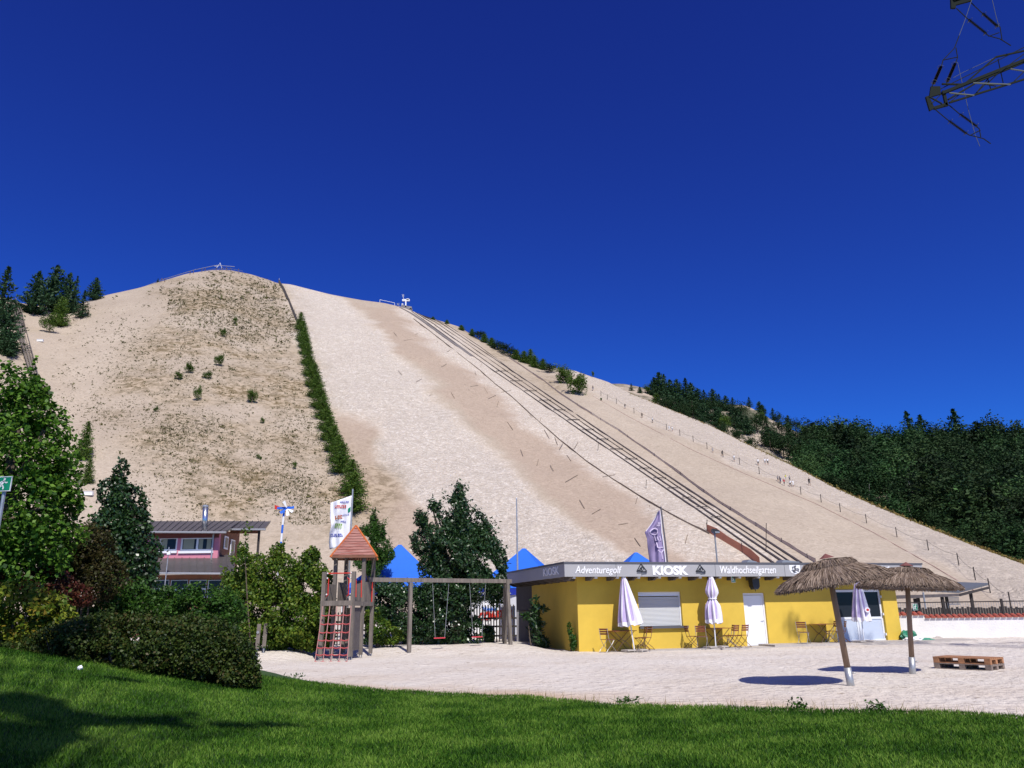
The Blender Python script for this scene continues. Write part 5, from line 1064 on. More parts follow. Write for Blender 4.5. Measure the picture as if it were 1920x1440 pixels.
def insul(pts, a_, c_, Yo=0.):
    """link rods from pts[0] along pts, ribbed body between a_ and c_"""
    P = [Z8(x, y, Yy + Yo) for x, y in pts]; b = MB(); b.path(P, .035, 5); o = b.build('insulator', st, py_)
    p, q = Z8(*a_, Yy + Yo), Z8(*c_, Yy + Yo); d = q - p; n_ = 22; b = MB()
    for k in range(n_): u0 = p + d * (k / n_); b.tube(u0, u0 + d * (.55 / n_), .115, 10, .06); b.tube(u0 + d * (.55 / n_), u0 + d / n_, .055, 8)
    b.build('insulator_discs', blk, o); b = MB()
    for e, s_ in ((p, 1), (q, -1)):
        b = MB(); A_ = d.normalized(); X_ = A_.orthogonal().normalized(); Y_ = A_.cross(X_); b.path([e + A_ * .08 * s_ + X_ * .2 * math.cos(t_) + Y_ * .2 * math.sin(t_) for t_ in np.linspace(0, 5.2, 12)], .014, 4); b.build('guard_ring', stl, o)
insul([(245, 830), (335, 640), (350, 580), (460, 465), (505, 345)], (262, 800), (332, 640))
insul([(385, 800), (475, 600), (490, 555), (475, 460)], (395, 780), (468, 610), .5)
insul([(270, 1050), (395, 1155), (600, 1300), (740, 1335), (810, 1385)], (410, 1165), (580, 1290))
insul([(405, 1010), (500, 1090), (700, 1240), (715, 1320)], (515, 1100), (680, 1220), .5)
insul([(480, 80), (580, 175), (790, 345), (900, 375), (1005, 440)], (600, 190), (770, 325))
insul([(620, 25), (715, 115), (900, 260), (920, 385)], (735, 130), (880, 260), .5)
b = MB()
for pts in ([(350, 580), (490, 550)], [(790, 350), (890, 315)], [(610, 1305), (710, 1255)]): b.path([Z8(*p) for p in pts], .035, 5)
b.build('yoke_plate', st, py_); b = MB()
b.path([Z8(490, 600), Z8(530, 780), Z8(600, 1080), Z8(660, 1300), Z8(705, 1410)], .018, 5); b.path([Z8(505, 345), Z8(560, 200), Z8(640, -40)], .018, 5); b.path([Z8(825, 0), Z8(860, 150), Z8(890, 260)], .018, 5); b.path([Z8(450, 750, 46.5), Z8(540, 700, 46.5), Z8(860, 550, 46.5)], .018, 5); b.build('jumper_wire', stl, py_)
# ---------------------------------------------------------------- nearby vegetation
lz = lambda x, y: float(lawn_z(np.array([x]), np.array([y]))[0]) if y < 17 else float(sand_z(np.array([x]), np.array([y]))[0])
shrub('maple_tree', 'large leafy tree with lobed bright green leaves filling the left edge', 'tree', [(20, 770, 70, 75), (50, 730, 35, 45), (85, 800, 42, 50), (20, 860, 110, 85), (95, 880, 52, 55), (118, 935, 40, 40), (30, 960, 110, 80), (95, 1010, 60, 50), (30, 1050, 110, 50), (-110, 850, 110, 160), (-90, 1020, 120, 90), (-10, 700, 30, 25)], 17, 30000, .105, M['leaf_maple'], lz, stems=1, thr=-.22, freq=2.6, aspect=.8, up=.6, partname='crown', sprigs=26)
shrub('round_crowned_tree', 'dense dark glossy tree with pointed top left of the pink house', 'tree', [(226, 895, 15, 32), (215, 925, 28, 30), (233, 955, 38, 45), (228, 990, 52, 45), (235, 1040, 62, 50), (245, 1080, 55, 45), (200, 1030, 45, 50)], 23, 20000, .105, M['leaf_dark'], lz, stems=1, thr=-.45, freq=3, aspect=.75, partname='crown', inner=.2)
shrub('olive_brown_bush', 'tall bush with olive and brown leaves under the dark glossy tree', 'bush', [(165, 1030, 48, 45), (130, 1075, 55, 45), (185, 1085, 50, 45), (110, 1030, 45, 40)], 20, 15000, .085, M['leaf_brown'], lz, thr=-.3, freq=3)
shrub('red_leaved_bush', 'low dull red leaved bush behind the yellow-green shrub', 'bush', [(40, 1095, 60, 30), (90, 1100, 45, 35), (140, 1120, 30, 25), (-30, 1095, 50, 35)], 17.2, 8000, .08, M['leaf_red'], lz, thr=-.3, freq=3)
shrub('yellow_green_shrub', 'bright yellow-green shrub with orange tinted leaves at the left edge', 'shrub', [(30, 1150, 80, 50), (85, 1165, 50, 45), (20, 1195, 95, 35), (-70, 1150, 80, 60), (100, 1195, 30, 30)], 15.3, 11000, .095, M['leaf_yellow'], lz, thr=-.2, freq=3.2, sprigs=14)
shrub('light_green_bush', 'mid green bush in front of the lower windows of the pink house', 'bush', [(240, 1130, 40, 45), (300, 1140, 50, 35), (345, 1130, 50, 32), (400, 1135, 45, 35), (330, 1160, 90, 35), (430, 1150, 35, 35), (210, 1105, 30, 35), (190, 1160, 60, 45), (130, 1170, 60, 40)], 21.5, 22000, .10, M['leaf_mid'], lz, thr=-.28, freq=2.6, sprigs=10)
shrub('clipped_hedge', 'low wide dull green hedge along the top edge of the lawn', 'hedge', [(110, 1210, 60, 32), (180, 1200, 70, 45), (250, 1205, 70, 50), (320, 1215, 70, 60), (385, 1225, 60, 60), (430, 1240, 50, 55), (455, 1255, 30, 40), (340, 1255, 70, 35), (410, 1270, 60, 28), (30, 1225, 60, 25), (470, 1275, 18, 20)], 14.6, 46000, .062, M['leaf_hedge'], .0, thr=-.5, freq=3.2, stems=9, sprigs=30, inner=.15)
shrub('hornbeam_hedge', 'tall light green hedge with upright sprigs between house and play tower', 'hedge', [(455, 1035, 10, 40, 29.5), (450, 1075, 30, 35), (490, 1085, 45, 45), (535, 1085, 45, 50), (580, 1090, 35, 45), (600, 1120, 30, 60), (480, 1150, 55, 60), (545, 1155, 60, 55), (595, 1170, 35, 45), (440, 1130, 35, 50), (520, 1040, 14, 22), (585, 1045, 16, 20), (440, 1185, 50, 35), (500, 1195, 50, 22), (560, 1197, 50, 20), (600, 1195, 30, 22), (470, 1207, 45, 12), (530, 1208, 45, 12), (590, 1208, 40, 12)], 30.5, 44000, .125, M['leaf_horn'], .1, thr=-.3, freq=1.8, sprigs=26, stems=8)
shrub('laurel_tree', 'tall dark green tree with ragged spreading branches behind the swings', 'tree', [(862, 938, 14, 25), (855, 965, 32, 32), (880, 990, 35, 35), (830, 1010, 40, 35), (795, 1015, 24, 26), (860, 1040, 55, 40), (912, 1020, 24, 35), (925, 1060, 25, 35), (815, 1055, 28, 35), (870, 1090, 70, 38), (930, 1100, 22, 35), (840, 1120, 55, 35), (790, 975, 12, 12), (812, 950, 10, 10)], 34.5, 38000, .17, M['leaf_laurel'], .2, stems=1, thr=-.34, freq=1.5, aspect=.42, partname='crown', sprigs=60, dep=.85)
shrub('dense_bush', 'dark rounded bush filling the space behind the left swing post', 'bush', [(715, 1140, 35, 45), (755, 1145, 40, 50), (800, 1150, 35, 50), (735, 1120, 30, 28), (840, 1165, 40, 40), (885, 1180, 25, 25), (720, 1198, 40, 14), (790, 1198, 45, 14), (855, 1198, 40, 14)], 34.6, 26000, .12, M['leaf_laurel'], .2, thr=-.35, freq=1.8)
shrub('small_light_bush', 'small bright green bush at the foot of the play tower', 'bush', [(712, 1185, 25, 22), (700, 1165, 15, 25), (735, 1192, 20, 16)], 33, 4500, .11, M['leaf_horn'], .2, thr=-.3)
shrub('columnar_conifer', 'light green conifer directly behind the red tower roof', 'tree', [(703, 978, 9, 20), (705, 1005, 20, 28), (712, 1035, 26, 25), (695, 1050, 34, 28), (678, 1020, 15, 30)], 44, 14000, .16, M['leaf_mid'], 0, stems=1, thr=-.35, freq=1.6, aspect=.35, partname='crown', sprigs=16)
shrub('laurel_bush', 'tall dark laurel with long drooping leaves against the shaded kiosk wall', 'bush', [(1003, 1133, 8, 16), (1005, 1150, 11, 14), (1003, 1170, 15, 16), (1010, 1190, 22, 22), (990, 1172, 9, 8), (1018, 1205, 14, 12), (1020, 1140, 8, 6), (984, 1155, 8, 6)], 33.8, 1000, .26, M['leaf_dark'], 0, thr=-.35, freq=2, aspect=.30, stems=4)
shrub('climbing_plant', 'slim leafy plant tied to a pale stick by the kiosk corner', 'plant', [(1068, 1180, 5, 12, 32.2), (1074, 1195, 7, 15, 32.0), (1075, 1209, 7, 10, 32.0)], 32, 420, .12, M['leaf_mid'], 0, thr=-.6, stems=2, aspect=.45)
shrub('round_shrub', 'small round shrub in front of the black picket fence', 'shrub', [(915, 1190, 13, 16), (917, 1172, 7, 8)], 35.8, 1800, .10, M['leaf_dark'], .2, thr=-.5)
g = gnd(1082, 1220); t = thing('plant_stake', 'pale wooden stick leaning beside the slim plant at the kiosk corner', 'stake', g); b = MB(); b.path([g, g + Vector((-.02, 0, .4)), g + Vector((0, .05, .78))], .022, 6); b.build('shaft', M['purplewhite'], t); b = MB(); b.lathe(g + Vector((0, .05, .76)), [(.02, 0), (.035, .03), (.02, .06)], 8); b.build('knob', M['white'], t)
# weeds and stray grass at the lawn edge
def weed(px, py, w_, n, label, hgt=.14, m=None):
    g = gnd(px, py); k = mpp(px, py, g.y); t = thing('weed_clump', label, 'weeds', g); P = np.stack([RNG.normal(g.x, w_ * k / 2.5, n), RNG.normal(g.y, .12, n), np.abs(RNG.normal(0, hgt, n)) + .02], 1)
    V, F = leafquads(P, .075, .035, .3); raw('foliage', V, F, m or M['leaf_mid'], t); b = MB()
    for i in range(7): x = RNG.normal(g.x, w_ * k / 3); b.path([(x, g.y, 0), (x + RNG.normal(0, .05), g.y, hgt), (x + RNG.normal(0, .1), g.y, hgt * 1.9)], .004, 4)
    b.build('stem', M['leaf_mid'], t)
weed(556, 1291, 26, 160, 'clump of broad-leaved weeds in the sand just past the hedge end')
weed(1500, 1332, 22, 60, 'low weed clump on the lawn edge below the thatched parasol shadows', .07); weed(1645, 1334, 22, 60, 'low weed clump on the lawn edge near the nearer parasol pole', .07); weed(1175, 1320, 30, 60, 'sparse weeds on the lawn edge in the middle of the picture', .05)
b = MB()
for i in range(260):
    px = RNG.uniform(485, 1900); x = gnd(px, 1300).x; y = float(edge_y(np.array([x]))[0]) + abs(RNG.normal(0, .18)); h = RNG.uniform(.08, .30 if px < 640 else .16); l = RNG.normal(0, .35, 2) * h
    b.add([(x - .004, y, 0), (x + .004, y, 0), (x + l[0] + .001, y + l[1], h), (x + l[0] - .001, y + l[1], h)], [[0, 1, 2, 3]])
o = b.build('long_grass', M['drygrass']); tag(o, 'scattered dry grass stalks along the edge of the sand', 'grass', kind='stuff')
p = at(151, 1247, 13.2); z_ = lz(p.x, p.y); t = thing('paper_scrap', 'crumpled white paper scrap lying on the lawn before the hedge', 'paper', (p.x, p.y, z_)); lump('paper', (p.x, p.y, z_ + .06), (.045, .03, .035), M['white'], t, 9, 8, 12)
# trees standing out of frame whose shade falls on the lawn and the kiosk end
def shadetree(label, cx, cy, zc, blobs, n, seed, m):
    rn = np.random.default_rng(seed); t = thing('broad_tree', label, 'tree', (cx, cy, 0)); P, d = blobleaves([((cx + x, cy + y, zc + z), (rx, ry, rz_)) for x, y, z, rx, ry, rz_ in blobs], n, -.35, 1.2, .4, rn); V, F = leafquads(P, .2, .13, .3, rng=rn); raw('crown', V, F, m, t); b = MB()
    b.path([(cx, cy, -.2), (cx + .2, cy, zc * .5), (cx, cy, zc + 1)], [.3, .24, .08], 10)
    for x, y, z, rx, ry, rz_ in blobs: b.path([(cx + .1, cy, zc * .6), (cx + x * .6, cy + y * .6, zc + z * .5 - .5), (cx + x, cy + y, zc + z)], [.05, .035, .012], 6)
    b.build('trunk', M['bark'], t)
def shade_at(px, py, hgt):               # point at height hgt whose shadow falls on the ground seen at that pixel
    g = gnd(px, py, .35)
    for _ in range(4): g = gnd(px, py, lz(g.x, g.y))
    return g + TOSUN * ((hgt - g.z) / TOSUN.z)
cen = shade_at(60, 1400, 17)
bl = []
for px, py, rx, ry in ((30, 1300, .55, .40), (90, 1302, .35, .2), (130, 1308, .4, .2), (185, 1305, .4, .14), (235, 1307, .25, .07), (60, 1350, .55, .3), (130, 1350, .5, .28), (205, 1342, .45, .18), (270, 1338, .4, .14), (330, 1331, .25, .08), (290, 1352, .35, .1), (360, 1355, .35, .11), (420, 1358, .35, .13), (480, 1360, .3, .07), (530, 1361, .22, .05), (40, 1375, .5, .25), (20, 1395, .3, .2), (-50, 1385, .7, .5), (-120, 1400, .8, .5)):
    q = shade_at(px, py, 17); bl.append((q.x - cen.x, q.y - cen.y, 0, rx * 1.3, ry * 1.45, min(.5, ry * 1.2)))
shadetree('tall tree behind the viewer shading the lawn corner', cen.x, cen.y, 17, bl, 17000, 3, M['leaf_mid'])
fr_ = []
for P_, r_ in [((12.6, 32.5, 3.1), .55), ((13.6, 32.9, 3.0), .5), ((14.8, 33.1, 3.1), .6), ((15.8, 33.4, 2.9), .4), ((13.2, 34.8, .9), .35), ((14.6, 35.0, 1.2), .3), ((15.9, 35.5, .6), .3), ((17, 34.2, .1), .5), ((18.3, 33.8, 0), .6), ((19.6, 33.9, 0), .5), ((21, 33.6, 0), .7), ((22.6, 33.4, 0), .6), ((24, 33.0, 0), .8), ((18, 32.9, 0), .4), ((20.4, 33.1, 0), .4), ((22, 32.7, 0), .5)]:
    q = Vector(P_); q = q + TOSUN * ((21 - q.z) / TOSUN.z); fr_.append((q, r_))
cen = fr_[8][0]; shadetree('tall loose crowned tree outside the frame on the right, dappling the kiosk end', cen.x + 4, cen.y - 3, 21, [(q.x - cen.x - 4, q.y - cen.y + 3, random.uniform(-.3, .3), r_, r_ * .8, r_ * .6) for q, r_ in fr_], 900, 8, M['leaf_mid'])
# ---------------------------------------------------------------- hill: track, nets, fences
def dpt(px, py, up=0.): p = hit(px, py); return p + ZU * up
def hpath(pts, step=14, up=0.):
    out = []
    for (x0, y0), (x1, y1) in zip(pts, pts[1:]):
        n_ = max(1, int(math.hypot(x1 - x0, y1 - y0) / step))
        for i in range(n_): out.append(dpt(x0 + (x1 - x0) * i / n_, y0 + (y1 - y0) * i / n_, up))
    out.append(dpt(*pts[-1], up)); return out
def ribbon(mb, P, w_, h, off=0.):        # solid strip following the surface
    vs = []; fs = []
    for i, p in enumerate(P):
        d = (P[min(i + 1, len(P) - 1)] - P[max(i - 1, 0)]); sd = Vector((d.y, -d.x, 0)).normalized() * w_ / 2
        vs += [p - sd - ZU * .3, p + sd - ZU * .3, p + sd + ZU * h, p - sd + ZU * h]
    for i in range(len(P) - 1):
        for k in range(4): fs.append([i * 4 + k, i * 4 + (k + 1) % 4, i * 4 + 4 + (k + 1) % 4, i * 4 + 4 + k])
    mb.add(vs, fs); return mb
tr = thing('lift_track', 'four dark parallel rails of the lift running straight down the sand hill', 'track', dpt(1448, 1053))
tracks = [[(772, 584), (800, 604), (918, 690), (1116, 826), (1313, 960), (1450, 1056)], [(779, 583), (808, 604), (929, 690), (1128, 826), (1327, 960), (1471, 1056)], [(785, 581), (816, 604), (941, 690), (1141, 826), (1341, 960), (1484, 1056)], [(792, 582), (824, 604), (952, 690), (1152, 826), (1354, 960), (1502, 1056)]]
railm = mat('dark_track_rubber', (.045, .035, .035), .7, var=.2, vs=.3)
for i, q in enumerate(tracks): ribbon(MB_ := MB(), hpath(q, 20), (.34, .40, .2, .40)[i], .15); MB_.build('rail', railm, tr)
b = MB(); ribbon(b, hpath([(797, 588), (836, 608), (900, 650), (960, 695)], 20), .2, .15); b.build('side_cable', railm, tr)
b = MB()
for i in range(16):
    f = i / 16; A_ = dpt(930 + 430 * f + 0, 697 + 293 * f, .3); B_ = dpt(953 + 430 * f, 697 + 293 * f, .3); b.beam(A_, B_, .25, .1)
b.build('cross_tie', railm, tr)
b = MB(); ribbon(b, hpath([(752, 577), (772, 588), (800, 607), (860, 650), (885, 668)], 12), 1.6, .12); b.build('concrete_strip', mat('dark_ramp', (.16, .14, .13), .9), tr)
def netfence(name, label, pts, h, m, lean=0., up=.0, posts=True, pm=None):
    P = hpath(pts, 16); t = thing(name, label, 'fence', P[0]); b = MB(); vs = []; fs = []
    for i, p in enumerate(P): hh = h * (1 + .15 * math.sin(i * 1.9) + .1 * math.sin(i * .7)); vs += [p - ZU * .2, p + ZU * hh, p + ZU * hh + Vector((.04, .04, 0)), p + Vector((.04, .04, -.2))]
    for i in range(len(P) - 1):
        for k in range(4): fs.append([i * 4 + k, i * 4 + (k + 1) % 4, i * 4 + 4 + (k + 1) % 4, i * 4 + 4 + k])
    b.add(vs, fs); b.build('netting', m, t)
    if posts:
        b = MB()
        for i in range(0, len(P), 3): b.tube(P[i] - ZU * .2, P[i] + ZU * (h * 1.2), .05, 5)
        b.build('post', pm or M['dark'], t)
    return t
netfence('net_fence', 'long beige net fence on the uphill side of the lift track', [(955, 672), (985, 692), (1015, 712), (1055, 742), (1110, 778), (1160, 808), (1210, 843), (1262, 880), (1320, 923), (1370, 957), (1450, 1007), (1530, 1056)], .55, mat('beige_netting', (.60, .50, .40), .9, var=.15, vs=.8))
netfence('net_fence', 'thin sagging brown net fence between raked piste and lift track', [(775, 598), (800, 617), (830, 640), (860, 664), (900, 695), (930, 722), (960, 745), (1000, 782), (1050, 826), (1100, 866), (1150, 900), (1210, 938), (1270, 972), (1330, 1002)], .30, mat('brown_netting', (.20, .155, .12), .9, var=.3, vs=.6), posts=False)
netfence('safety_net', 'orange safety net at the foot of the slope above the kiosk roof', [(1326, 997), (1345, 1008), (1365, 1020), (1392, 1036), (1425, 1060)], 1.15, mat('orange_netting', (.50, .20, .12), .85, var=.1, vs=.8))
netfence('slat_fence', 'weathered slat fence climbing to the ridge above the row of green shrubs', [(522, 531), (533, 551), (546, 580), (554, 600), (560, 618)], 1.9, mat('grey_slats', (.17, .15, .13), .9, var=.4, vs=3, stretch=(3, 3, .1)))
for px, py, L, label in ((1436, 1035, 4.0, 'tall thin rod standing between the two lift track pairs low on the slope'), (1325, 995, 1.6, 'short rod where the brown net fence meets the orange net'), (1211, 916, 1.6, 'thin rod beside the brown net fence halfway along the slope'), (1121, 845, 1.5, 'thin rod beside the brown net fence higher on the slope'), (522, 531, 2.2, 'white pole where the slat fence meets the ridge')):
    p = dpt(px, py); t = thing('marker_rod', label, 'rod', p); b = MB(); b.tube(p - ZU * .2, p + Vector((L * .12 if px < 1400 and px > 600 else L * .12, 0, L)), .05, 6); b.build('shaft', M['white'] if px < 600 else M['dark'], t); b = MB(); b.lathe(p + Vector((L * .12, 0, L)), [(.07, -.05), (.08, 0), (.03, .08)], 6); b.build('tip', M['white'] if px < 600 else M['dark'], t)
# rope posts
RP = [(1127, 742), (1139, 749), (1156, 757), (1189, 775), (1224, 793), (1250, 806), (1275, 817), (1300, 829), (1326, 842), (1356, 857), (1387, 871), (1424, 889), (1463, 907), (1502, 927), (1540, 942), (1576, 960), (1625, 981), (1682, 1007), (1741, 1032), (1798, 1060), (1829, 1088), (1857, 1112), (1896, 1140)]
RP3 = []; pr = None
for i, (px, py) in enumerate(RP):
    p = dpt(px, py); RP3.append(p)
    if pr is None: pr = thing('rope_post', 'thin dark post of the rope line down the footpath slope', 'post', p, 0, 'rope posts down the slope'); b = MB(); b.tube(p - ZU * .2, p + ZU * 1.55, .065, 6); b.build('shaft', M['dark'], pr); b = MB(); b.lathe(p + ZU * 1.55, [(.06, -.02), (.07, .02), (.02, .06)], 6); b.build('cap', M['dark'], pr)
    else: dup(pr, p)
t = thing('guide_rope', 'sagging rope strung between the thin posts down the footpath slope', 'rope', RP3[0]); b = MB()
for h_ in (1.35,):
    pts = []
    for p, q in zip(RP3, RP3[1:]):
        for k in range(5): f = k / 5; pts.append(p.lerp(q, f) + ZU * (h_ - .9 * 4 * f * (1 - f) * .35))
    b.path(pts, .018, 4)
b.build('rope_line', M['dark'], t); b = MB(); b.path(hpath([(1110, 742), (1180, 782), (1300, 845), (1400, 890), (1530, 945), (1640, 1000), (1750, 1062), (1830, 1110)], 20, .05), .035, 4); b.build('lower_rope', M['ropegrey'], t)
# stakes lying on the smooth sand
st0 = None; rn = random.Random(12)
lst = [(735, 620), (752, 640), (770, 632), (790, 600), (742, 690), (775, 720), (800, 745), (815, 650), (835, 662), (825, 690), (850, 680), (845, 735), (868, 716), (880, 726), (898, 700), (905, 722), (912, 750), (940, 736), (950, 790), (975, 762), (930, 770), (990, 775), (1010, 800), (1018, 802), (975, 840), (1045, 850), (1005, 880), (1030, 870), (1075, 845), (1130, 895), (1160, 985), (1190, 953), (1215, 962), (1190, 1010), (1285, 1020), (1060, 905), (1085, 935), (1110, 965), (1040, 820), (888, 690), (1060, 770 + 80), (960, 715)]
for i, (px, py) in enumerate(lst):
    a_ = rn.choice([-55, -60, 25, 30, -70, 60, 75, -50, 10]); L = rn.uniform(16, 30); A_ = dpt(px, py, .12); B_ = dpt(px + L * math.cos(R(a_)), py - L * math.sin(R(a_)), .12)
    if st0 is None: st0 = raw('sand_stake', MB().box((0, 0, 0), (1, .085, .07)).V, MB().box((0, 0, 0), (1, .085, .07)).F, M['twig']); o = st0; tag(o, 'thin wooden stake lying on the smooth sand beside the lift track', 'stake', 'stakes lying on the smooth sand')
    else: o = st0.copy(); C.objects.link(o)
    d = B_ - A_; o.location = (A_ + B_) / 2; o.scale = (min(5.0, d.length), 1, 1); o.rotation_euler = d.to_track_quat('X', 'Z').to_euler()
# winch station, goal frame, hilltop railing
p = dpt(760, 575); t = thing('winch_station', 'small white winch station with rods on the ridge at the top of the track', 'winch station', p); k = mpp(760, 570, p.y)
def rp(x, y): return at(x, y, p.y)
b = MB(); b.obox(rp(759.5, 576), (1.1 * k * 2, 0, 0), (0, .5, 0), (0, 0, 13 * k)); b.obox(rp(754, 564), (14 * k, 0, 0), (0, .8, 0), (0, 0, 3.4 * k)); b.obox(rp(762, 562.5), (4.5 * k, 0, 0), (0, .8, 0), (0, 0, 3 * k)); b.obox(rp(753, 571), (3 * k, 0, 0), (0, .8, 0), (0, 0, 2 * k)); b.build('machine_frame', M['white'], t)
b = MB(); b.tube(rp(757.5, 562), rp(754, 552), .1, 5); b.tube(rp(757, 556), rp(756.5, 552), .16, 5); b.tube(rp(748, 575), rp(748, 568), .08, 5); b.tube(rp(745, 569), rp(746, 572), .25, 5); b.build('antenna', M['galv'], t)
b = MB(); b.obox(rp(752, 577), (20 * k, 0, -4 * k), (0, 1.0, 0), (0, 0, 6 * k)); b.obox(rp(768, 581), (5 * k, 0, -2 * k), (0, 1.0, 0), (0, 0, 4 * k)); b.build('dark_base', mat('winch_base', (.10, .09, .10), .7, c2=(.3, .28, .27), vs=1), t)
p = dpt(714, 567); t = thing('barrier_frame', 'white tubular barrier on the ridge left of the winch station', 'barrier', p); b = MB(); P_ = [at(x, y, p.y) for x, y in ((712.3, 567), (712.3, 562), (740, 568), (740, 573))]; b.path(P_[:2], .09, 5); b.path(P_[2:], .09, 5); b.build('upright', M['white'], t); b = MB(); b.path(P_[1:3], .09, 5); b.build('top_bar', M['white'], t)
p = hit(405, 508); t = thing('summit_railing', 'long railing with raised pale pipe along the rounded hilltop', 'railing', p); Yr = p.y + 3
b = MB(); b.path([at(x, y, Yr) for x, y in ((262, 541), (300, 526), (335, 515), (365, 506), (405, 497.5), (440, 500))], .12, 5); b.build('pipe', M['galv'], t); b = MB(); b.path([at(x, y, Yr) for x, y in ((300, 529), (340, 518), (372, 510.5), (405, 503), (430, 503), (455, 508))], .08, 4)
for x in range(300, 456, 7): y = np.interp(x, [300, 340, 372, 405, 430, 455], [529, 518, 510.5, 503, 503, 508]); b.tube(at(x, y, Yr), at(x, y + 7, Yr), .07, 4)
b.build('posts', mat('blue_grey_steel', (.10, .12, .2), .6), t); b = MB()
for x0_, y0_, x1_, y1_ in ((405, 504, 413, 493), (413, 493, 416, 504), (402, 499, 410, 499)): b.tube(at(x0_, y0_, Yr), at(x1_, y1_, Yr), .09, 4)
b.build('mast', M['white'], t)
# left slat way
t = thing('timber_slide', 'grey timber slide way climbing the left edge of the hill', 'slide', dpt(50, 690))
P0 = [(18, 545), (26, 590), (33, 630), (42, 665), (56, 712)]; P1 = [(32, 545), (40, 590), (46, 620), (58, 665), (70, 712)]
b = MB(); c = MB()
LA = [dpt(*q, .5) for q in P0]; LB = [dpt(*q, .5) for q in P1]
def li(L_, f): f *= len(L_) - 1; i = min(len(L_) - 2, int(f)); return L_[i].lerp(L_[i + 1], f - i)
for f in np.linspace(0, 1, 60): b.beam(li(LA, f), li(LB, f), .35, .12)
for k_ in (0, .22, .45, .55, .78, 1): c.path([li(LA, f).lerp(li(LB, f), k_) + ZU * (.7 if k_ in (0, 1) else .2) for f in np.linspace(0, 1, 14)], .12, 4)
for f in np.linspace(0, 1, 16): c.tube(li(LA, f) - ZU * .8, li(LA, f) + ZU * .9, .1, 4); c.tube(li(LB, f) - ZU * .8, li(LB, f) + ZU * .9, .1, 4)
b.build('planks', M['wood'], t); c.build('rails', M['wood'], t)
for px, py, label in ((75, 641, 'small white box on the sand high up at the left'), (163, 930, 'small white slab at the foot of the hill between the left trees')): p = dpt(px, py); t = thing('white_box', label, 'box', p); b = MB(); b.box(p + ZU * .35, (1.6, .5, .55) if px < 100 else (1.7, .5, .5), .1); b.build('body', M['white'], t); b = MB(); b.box(p + ZU * .68, (1.7, .6, .08), .1); b.build('lid', M['white'], t)
# scrub on the left face: thousands of tiny tufts
N_ = 26000; xs_ = RNG.uniform(95, 690, N_ * 3); ys_ = RNG.uniform(505, 985, N_ * 3)
def dens(x, y):
    d = .10 * inpoly([(60, 640), (420, 515), (560, 560), (680, 960), (300, 960), (140, 760)], x, y, 40)
    d += 1.1 * inpoly([(310, 545), (420, 510), (520, 535), (560, 620), (420, 600), (330, 590)], x, y, 25)
    for px, py, rx, ry, v in ((500, 600, 70, 50, .9), (390, 620, 90, 30, .5), (260, 650, 60, 30, .4), (250, 700, 70, 20, .35), (350, 700, 60, 40, .25), (330, 815, 60, 45, .8), (230, 780, 70, 25, .45), (400, 800, 60, 30, .4), (370, 870, 60, 40, .5), (600, 790, 60, 25, .55), (540, 830, 90, 25, .45), (560, 910, 70, 50, .8), (470, 900, 60, 40, .4), (160, 760, 40, 20, .3), (540, 730, 40, 30, .45), (430, 680, 80, 30, .2), (740, 870, 30, 50, .35), (710, 950, 40, 40, .4), (360, 950, 50, 25, .3), (270, 880, 40, 30, .12), (590, 985, 40, 30, .8)):
        d += v * np.exp(-(((x - px) / rx) ** 2 + ((y - py) / ry) ** 2))
    d *= .55 + .6 * (noise3(np.stack([x, y, 0 * x], 1), .035, 1) > .0)
    sx = np.interp(y, [530, 600, 740, 860, 960], [522, 556, 596, 645, 675]); d *= np.where((x > sx + 6) & (y < 840), 0, 1)
    return d
kp_ = RNG.random(N_ * 3) < dens(xs_, ys_) * .8; xs_, ys_ = xs_[kp_][:N_], ys_[kp_][:N_]
Pp = []; Sz = []
dz_ = np.linspace(85, 345, 520)
for x, y in zip(xs_, ys_):
    d = ray(x, y); h = math.hypot(d.x, 1); t_ = dz_ / h; gap = EYE + d.z * t_ - hill_z(d.x * t_, t_); k_ = np.argmax(gap < 0)
    if k_ == 0: continue
    f_ = gap[k_ - 1] / (gap[k_ - 1] - gap[k_]); tt_ = t_[k_ - 1] + (t_[k_] - t_[k_ - 1]) * f_; Pp.append((d.x * tt_, tt_, EYE + d.z * tt_)); Sz.append(tt_)
Pp = np.array(Pp); Sz = np.array(Sz) / 1400; sz = Sz * RNG.lognormal(.45, .45, len(Sz)) * 1.12
rep = 6; Q = np.repeat(Pp, rep, 0); s6 = np.repeat(sz, rep); Q = Q + RNG.normal(0, 1, Q.shape) * s6[:, None] * np.array([.42, .42, .22]); Q[:, 2] += s6 * .28
V, F = leafquads(Q, s6 * .8, s6 * .45, .0); o = raw('hillside_scrub', V, F, M['leaf_scrub']); tag(o, 'thousands of small dry brown tufts spread over the left face of the hill', 'scrub', kind='stuff')
print('SCRUB', len(Pp))
